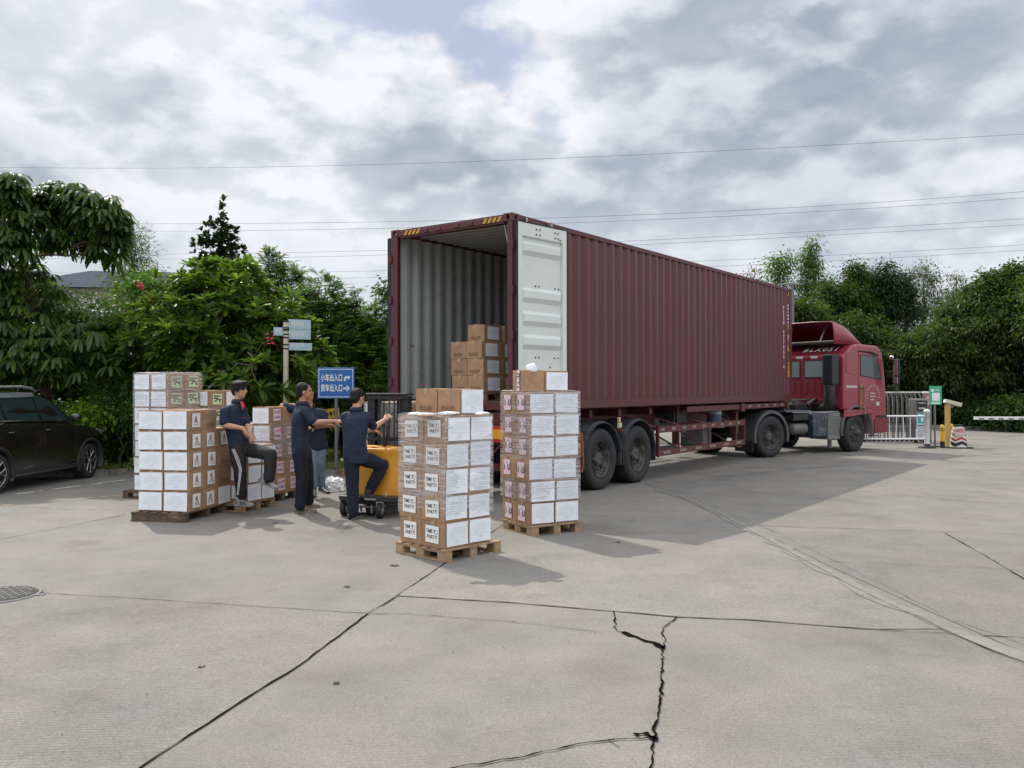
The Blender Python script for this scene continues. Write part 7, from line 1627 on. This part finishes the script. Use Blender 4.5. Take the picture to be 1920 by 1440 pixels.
p_ = at(440, 800, 17.9)
tree('frangipani_tree', 'broad frangipani tree with upturned oblong leaves on forked grey branches behind the cartons', p_.x, p_.y,
     [bl(410, 620, 150, 110, 18.2, 260, .75), bl(300, 640, 105, 75, 18, 130), bl(500, 640, 95, 75, 18.4, 130), bl(420, 540, 90, 50, 18.2, 90), bl(560, 680, 60, 60, 18.6, 40), bl(450, 700, 150, 45, 17.4, 70), bl(225, 660, 50, 55, 18.0, 40)],
     LM['plum'], (.30, .095), per=13, cr=.3, seed=12, kind='rosette', droop=.18, segs=3, trunk=.12, limbs=.35, shell=.62, up=.75, bark=pmat('frangipani_bark', (.12, .11, .10), .85, var=.25, vscale=8, bump=.4))
p_ = at(405, 700, 24)
tree('dark_leaved_tree', 'narrow dark round-leaved tree rising alone above the frangipani against the sky', p_.x, p_.y,
     [bl(410, 400, 16, 30, 24, 14), bl(398, 440, 30, 28, 24, 34), bl(425, 450, 30, 26, 24, 32), bl(385, 470, 34, 22, 24, 34), bl(437, 472, 26, 20, 24, 24), bl(405, 500, 50, 25, 24, 50)],
     LM['dark'], (.19, .10), per=8, cr=.3, seed=13, kind='rosette', droop=.05, segs=2, trunk=.10, up=.9, limbs=.5)
p_ = at(240, 700, 27)
tree('wispy_conifer', 'wispy dark conifer with layered twigs against the sky right of the umbrella tree', p_.x, p_.y,
     [bl(248, 440+i*19, 8+i*5.2, 5, 27, 6+i*2, 1.) for i in range(9)], LM['olive'], (.16, .028), per=46, cr=.46, seed=14, kind='clump', trunk=.10, limbs=.7, droop=.1)
SH = [('feathery_tree', 'feathery-leaved tree just right of the dark round-leaved tree', 500, 22, [bl(500, 515, 50, 40, 22, 60), bl(530, 530, 40, 40, 22, 50), bl(470, 540, 50, 40, 22, 50), bl(500, 600, 70, 60, 22, 80)], 'fern', 'frond', 21),
      ('feathery_tree', 'arching feathery tree above the signpost', 590, 21, [bl(600, 560, 42, 42, 21, 60), bl(570, 600, 45, 50, 21, 60), bl(630, 600, 50, 50, 21, 70), bl(600, 660, 70, 50, 21, 80)], 'fern', 'frond', 22),
      ('feathery_tree', 'feathery tree with a yellowish top close to the left side of the container', 690, 20.5, [bl(690, 600, 42, 40, 20.5, 80), bl(715, 640, 45, 60, 20.5, 90), bl(650, 640, 50, 55, 20.5, 80), bl(690, 700, 60, 50, 20, 90)], 'fern', 'frond', 23)]
for nm, lab, u, Y, bs, m_, kd, sd_ in SH:
    p_ = at(u, 800, Y); tree(nm, lab, p_.x, p_.y, bs, LM[m_], (.095, .034), per=96, cr=.42, seed=sd_, kind=kd, up=.55, droop=.1, trunk=.09, limbs=.35, group='feathery trees left of the container')
p_ = at(726, 530, 20.0); tree('broadleaf_tree', 'tree whose single twig of leaves pokes out beside the container door', p_.x-.5, p_.y+.6, [bl(726, 540, 8, 12, 20.5, 5), bl(700, 690, 50, 60, 21, 60)], LM['hedge'], (.11, .06), per=40, cr=.25, seed=29, trunk=.06)
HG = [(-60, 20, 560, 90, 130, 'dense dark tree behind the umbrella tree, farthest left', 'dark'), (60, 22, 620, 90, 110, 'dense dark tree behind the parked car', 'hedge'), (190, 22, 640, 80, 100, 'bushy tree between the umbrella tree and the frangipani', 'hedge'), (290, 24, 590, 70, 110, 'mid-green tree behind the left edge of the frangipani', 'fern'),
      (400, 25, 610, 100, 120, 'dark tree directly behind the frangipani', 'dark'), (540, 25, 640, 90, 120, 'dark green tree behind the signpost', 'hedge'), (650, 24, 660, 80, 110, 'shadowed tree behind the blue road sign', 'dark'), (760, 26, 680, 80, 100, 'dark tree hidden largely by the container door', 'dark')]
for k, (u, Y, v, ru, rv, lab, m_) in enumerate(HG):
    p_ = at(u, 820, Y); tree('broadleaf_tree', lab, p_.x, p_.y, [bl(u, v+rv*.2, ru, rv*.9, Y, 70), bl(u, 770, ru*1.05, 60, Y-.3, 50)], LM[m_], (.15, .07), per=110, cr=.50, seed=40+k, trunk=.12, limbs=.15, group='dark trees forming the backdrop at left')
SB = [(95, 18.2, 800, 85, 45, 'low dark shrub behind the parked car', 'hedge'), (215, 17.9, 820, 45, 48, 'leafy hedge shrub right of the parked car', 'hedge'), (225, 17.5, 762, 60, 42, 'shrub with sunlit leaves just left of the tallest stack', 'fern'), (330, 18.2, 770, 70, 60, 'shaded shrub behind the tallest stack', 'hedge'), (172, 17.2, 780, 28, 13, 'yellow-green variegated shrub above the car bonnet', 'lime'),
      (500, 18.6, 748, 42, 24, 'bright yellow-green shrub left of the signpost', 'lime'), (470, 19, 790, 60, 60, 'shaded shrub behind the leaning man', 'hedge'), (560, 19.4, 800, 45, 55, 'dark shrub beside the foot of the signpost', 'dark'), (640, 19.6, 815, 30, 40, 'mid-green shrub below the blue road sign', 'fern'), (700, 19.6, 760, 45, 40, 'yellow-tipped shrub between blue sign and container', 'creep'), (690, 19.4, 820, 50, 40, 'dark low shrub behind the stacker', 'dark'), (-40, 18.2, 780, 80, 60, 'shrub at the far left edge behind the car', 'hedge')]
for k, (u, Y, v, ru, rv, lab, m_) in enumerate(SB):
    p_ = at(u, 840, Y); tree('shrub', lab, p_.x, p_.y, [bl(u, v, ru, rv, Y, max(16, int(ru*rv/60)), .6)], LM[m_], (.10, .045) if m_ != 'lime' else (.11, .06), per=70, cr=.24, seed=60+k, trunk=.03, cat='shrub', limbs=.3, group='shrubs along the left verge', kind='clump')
for k, (u, v, lab) in enumerate(((262, 536, 'small red flower cluster at the upper left of the frangipani'), (507, 633, 'pink flower spray on the frangipani near the signpost'))):
    c = at(u, v, 16.9); b = MB(); r = random.Random(k)
    for i in range(16): b.ball((r.uniform(-.09, .09), r.uniform(-.04, .04), r.uniform(-.07, .07)*(1 if k == 0 else 1.8)), (.022, .022, .014), 5)
    b.tube([(0, 0, 0), (.05, .5, -.25)], .006, 5); tag(b.build('flower_cluster', pmat('flower_red', (.55, .05, .10), .6, var=.2), loc=tuple(c)), lab, 'flowers')
# ground cover on the left verge
def ground_cover(name, pts, n, mat, seed, L=(.10, .26)):
    rg = np.random.default_rng(seed); P0 = []
    while len(P0) < n:
        u, v = rg.uniform(pts[0], pts[1]), rg.uniform(pts[2], pts[3]); q = un(u, v, .12)
        P0.append([q.x, q.y, .10])
    P0 = np.array(P0); A = rg.normal(size=P0.shape)*.5; A[:, 2] = 1; N_ = rg.normal(size=P0.shape); ls = rg.uniform(L[0], L[1], n); me = leaves_mesh(name, P0, A, N_, ls, ls*.12, mat, .3, 1, .2); o = bpy.data.objects.new(name, me); col.objects.link(o); struct(o, 'stuff')
ground_cover('grass', (-40, 760, 842, 882), 9000, LM['grass'], 5); ground_cover('leaf_litter', (-40, 760, 846, 888), 5000, pmat('litter_brown', (.10, .065, .035), .9, var=.4), 6, (.04, .10))
# ---------- right-hand wood
RT = [('bare_tree', 'leafless twiggy tree above the far end of the container', 1405, 44, [bl(1405, 520, 30, 30, 44, 26), bl(1430, 545, 30, 25, 44, 20)], 'olive', dict(per=3, limbs=1., trunk=.10, bark=M_barkl, cr=.3)),
      ('bare_tree', 'half-bare tree with pale twigs and a green tuft left of the tall pointed tree', 1470, 43, [bl(1465, 500, 30, 26, 43, 40), bl(1450, 540, 45, 30, 43, 30), bl(1475, 490, 14, 10, 43, 10)], 'fern', dict(per=16, limbs=1., trunk=.12, bark=M_barkl, cr=.4)),
      ('pointed_tree', 'tallest pointed tree with layered branches against the sky at right', 1522, 42, [bl(1521, 460+i*17, 9+i*5.5, 9, 42, 9+3*i) for i in range(8)]+[bl(1530, 640, 60, 70, 42, 60)], 'fern', dict(per=40, limbs=.6, trunk=.14, cr=.34, leaf=(.17, .05), bark=M_barkl)),
      ('wood_tree', 'broad dark tree second to the right of the pointed tree', 1610, 41, [bl(1600+(i%3)*5, 500+i*11, 5+i*5, 8, 41, 6+3*i) for i in range(8)]+[bl(1632, 520+i*12, 5+i*5, 8, 41.5, 4+3*i) for i in range(6)]+[bl(1600, 590, 45, 24, 41, 40), bl(1600, 680, 60, 80, 41, 90)], 'creep', dict(per=56, cr=.45, leaf=(.18, .06), limbs=.4)),
      ('wood_tree', 'dark tree directly behind the cab air deflector', 1560, 40, [bl(1560, 560, 35, 30, 40, 40), bl(1550, 650, 60, 70, 40, 90), bl(1510, 600, 35, 30, 39, 40)], 'hedge', {}),
      ('wood_tree', 'spreading dark tree with ragged top left of the wispy crowns', 1660, 41, [bl(1660, 503+i*12, 5+i*4.5, 8, 41, 5+3*i) for i in range(8)]+[bl(1690, 520+i*12, 4+i*4.5, 8, 41.5, 4+3*i) for i in range(6)]+[bl(1670, 620, 50, 50, 41, 60), bl(1670, 720, 60, 60, 41, 60)], 'dark', dict(per=56, cr=.45, leaf=(.18, .06), limbs=.4)),
      ('wispy_tree', 'see-through wispy tree, left one of the two beside the creeper mound', 1735, 44, [bl(1735, 500, 12, 8, 44, 8), bl(1733, 520, 26, 12, 44, 18), bl(1738, 545, 32, 14, 44, 24), bl(1730, 575, 36, 16, 44, 26), bl(1735, 650, 50, 60, 44, 50)], 'olive', dict(per=34, cr=.42, leaf=(.16, .04), limbs=.8)),
      ('wispy_tree', 'see-through wispy tree, right one of the two beside the creeper mound', 1792, 44, [bl(1792, 522, 14, 9, 44, 9), bl(1790, 545, 26, 12, 44, 18), bl(1785, 570, 36, 16, 44, 26), bl(1790, 650, 50, 60, 44, 50)], 'olive', dict(per=34, cr=.42, leaf=(.16, .04), limbs=.8)),
      ('wispy_tree', 'thin-crowned tree between the ragged dark tree and the wispy pair', 1697, 43, [bl(1700, 515, 18, 8, 43, 9), bl(1700, 540, 22, 12, 43, 14), bl(1705, 580, 34, 24, 43, 30)], 'olive', dict(per=34, cr=.42, leaf=(.16, .04), limbs=.8)),
      ('creeper_tree', 'creeper-smothered tree filling the far right edge, highest of the mounds', 1890, 36, [bl(1895, 570, 60, 48, 36, 170), bl(1865, 528, 18, 12, 36, 14), bl(1908, 512, 14, 12, 36, 12), bl(1835, 552, 14, 12, 36, 10), bl(1800, 580, 14, 12, 36, 10), bl(1935, 525, 14, 12, 36, 10), bl(1860, 640, 75, 60, 35.5, 200), bl(1940, 620, 70, 80, 35, 190), bl(1890, 720, 90, 60, 36, 130)], 'creep', {}),
      ('creeper_tree', 'creeper-draped tree left of the highest mound, behind the green sign', 1800, 36.5, [bl(1815, 610, 48, 36, 36.5, 120), bl(1790, 660, 60, 50, 36, 160), bl(1830, 690, 60, 50, 35.5, 130), bl(1800, 750, 90, 45, 37, 110)], 'creep', {}),
      ('creeper_tree', 'creeper-covered tree above the folding gate', 1700, 37, [bl(1700, 665, 55, 38, 37, 130), bl(1740, 690, 60, 45, 36.5, 120), bl(1680, 740, 80, 50, 38, 110)], 'creep', {}),
      ('wood_tree', 'dark tree standing behind the red cab roof', 1620, 38, [bl(1620, 660, 60, 60, 38, 110), bl(1640, 740, 60, 60, 38.5, 90)], 'hedge', {}),
      ('wood_tree', 'sunlit low tree visible between container end and cab deflector', 1505, 38, [bl(1505, 590, 34, 22, 37, 60), bl(1500, 680, 60, 80, 38, 90)], 'creep', {}),
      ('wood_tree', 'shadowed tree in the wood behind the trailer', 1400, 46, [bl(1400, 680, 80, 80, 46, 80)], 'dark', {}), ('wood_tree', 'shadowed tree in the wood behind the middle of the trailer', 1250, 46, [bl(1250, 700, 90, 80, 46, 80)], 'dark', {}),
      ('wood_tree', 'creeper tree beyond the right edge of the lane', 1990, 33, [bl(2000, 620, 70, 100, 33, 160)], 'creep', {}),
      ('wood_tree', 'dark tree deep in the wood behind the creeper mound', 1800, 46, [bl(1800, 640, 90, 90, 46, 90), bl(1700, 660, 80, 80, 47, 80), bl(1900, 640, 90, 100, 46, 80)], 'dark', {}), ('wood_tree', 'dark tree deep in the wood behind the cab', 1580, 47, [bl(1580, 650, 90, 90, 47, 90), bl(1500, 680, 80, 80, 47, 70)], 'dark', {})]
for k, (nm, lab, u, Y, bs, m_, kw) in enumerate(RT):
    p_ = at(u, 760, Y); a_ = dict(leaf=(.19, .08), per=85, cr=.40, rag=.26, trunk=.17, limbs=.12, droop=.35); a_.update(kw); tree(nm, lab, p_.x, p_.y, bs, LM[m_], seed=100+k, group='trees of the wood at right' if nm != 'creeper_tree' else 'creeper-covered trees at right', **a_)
for k, (u, Y, lab) in enumerate(((1850, 35, 'dark low bushes at the foot of the creeper mound, under the boom'), (1750, 37.5, 'dark low bushes behind the gate post and camera post'), (1920, 33, 'dark low bushes at the far right edge of the verge'), (1660, 39.5, 'dark low bushes behind the folding gate'))):
    p_ = at(u, 790, Y); tree('bush', lab, p_.x, p_.y, [bl(u, 775, 62, 28, Y, 60)], LM['hedge'], (.16, .07), per=80, cr=.45, seed=150+k, cat='shrub', trunk=.05, group='low bushes along the right verge')

# ================================================================ separate the loose pieces of repeated small parts
def split_loose(o):
    me = o.data; nv = len(me.vertices); par = list(range(nv))
    def find(a):
        while par[a] != a: par[a] = par[par[a]]; a = par[a]
        return a
    for p in me.polygons:
        v = list(p.vertices); a = find(v[0])
        for q in v[1:]: par[find(q)] = a
    gr = {}
    for p in me.polygons: gr.setdefault(find(p.vertices[0]), []).append(p)
    if len(gr) < 2: return
    mats = list(me.materials); base = o.name.split('.')[0]; first = True
    for ps in gr.values():
        ids = sorted({v for p in ps for v in p.vertices}); mp = {v: i for i, v in enumerate(ids)}; m2 = bpy.data.meshes.new(base); m2.from_pydata([tuple(me.vertices[i].co) for i in ids], [], [tuple(mp[v] for v in p.vertices) for p in ps])
        m2.polygons.foreach_set('use_smooth', [p.use_smooth for p in ps]); m2.polygons.foreach_set('material_index', [p.material_index for p in ps]); [m2.materials.append(x) for x in mats]; m2.update()
        if first: keep = m2; first = False
        else:
            n = o.copy(); n.data = m2; col.objects.link(n); n.parent = o.parent
    o.data = keep
for o in [o for o in bpy.data.objects if o.type == 'MESH' and o.name.split('.')[0] in ('reflective_tape', 'hazard_stripe', 'bolt', 'hinge', 'mud_flap', 'reflective_plates', 'air_tank', 'gate_wheel', 'display_text', 'poster_print', 'leaf_spring')]: split_loose(o)
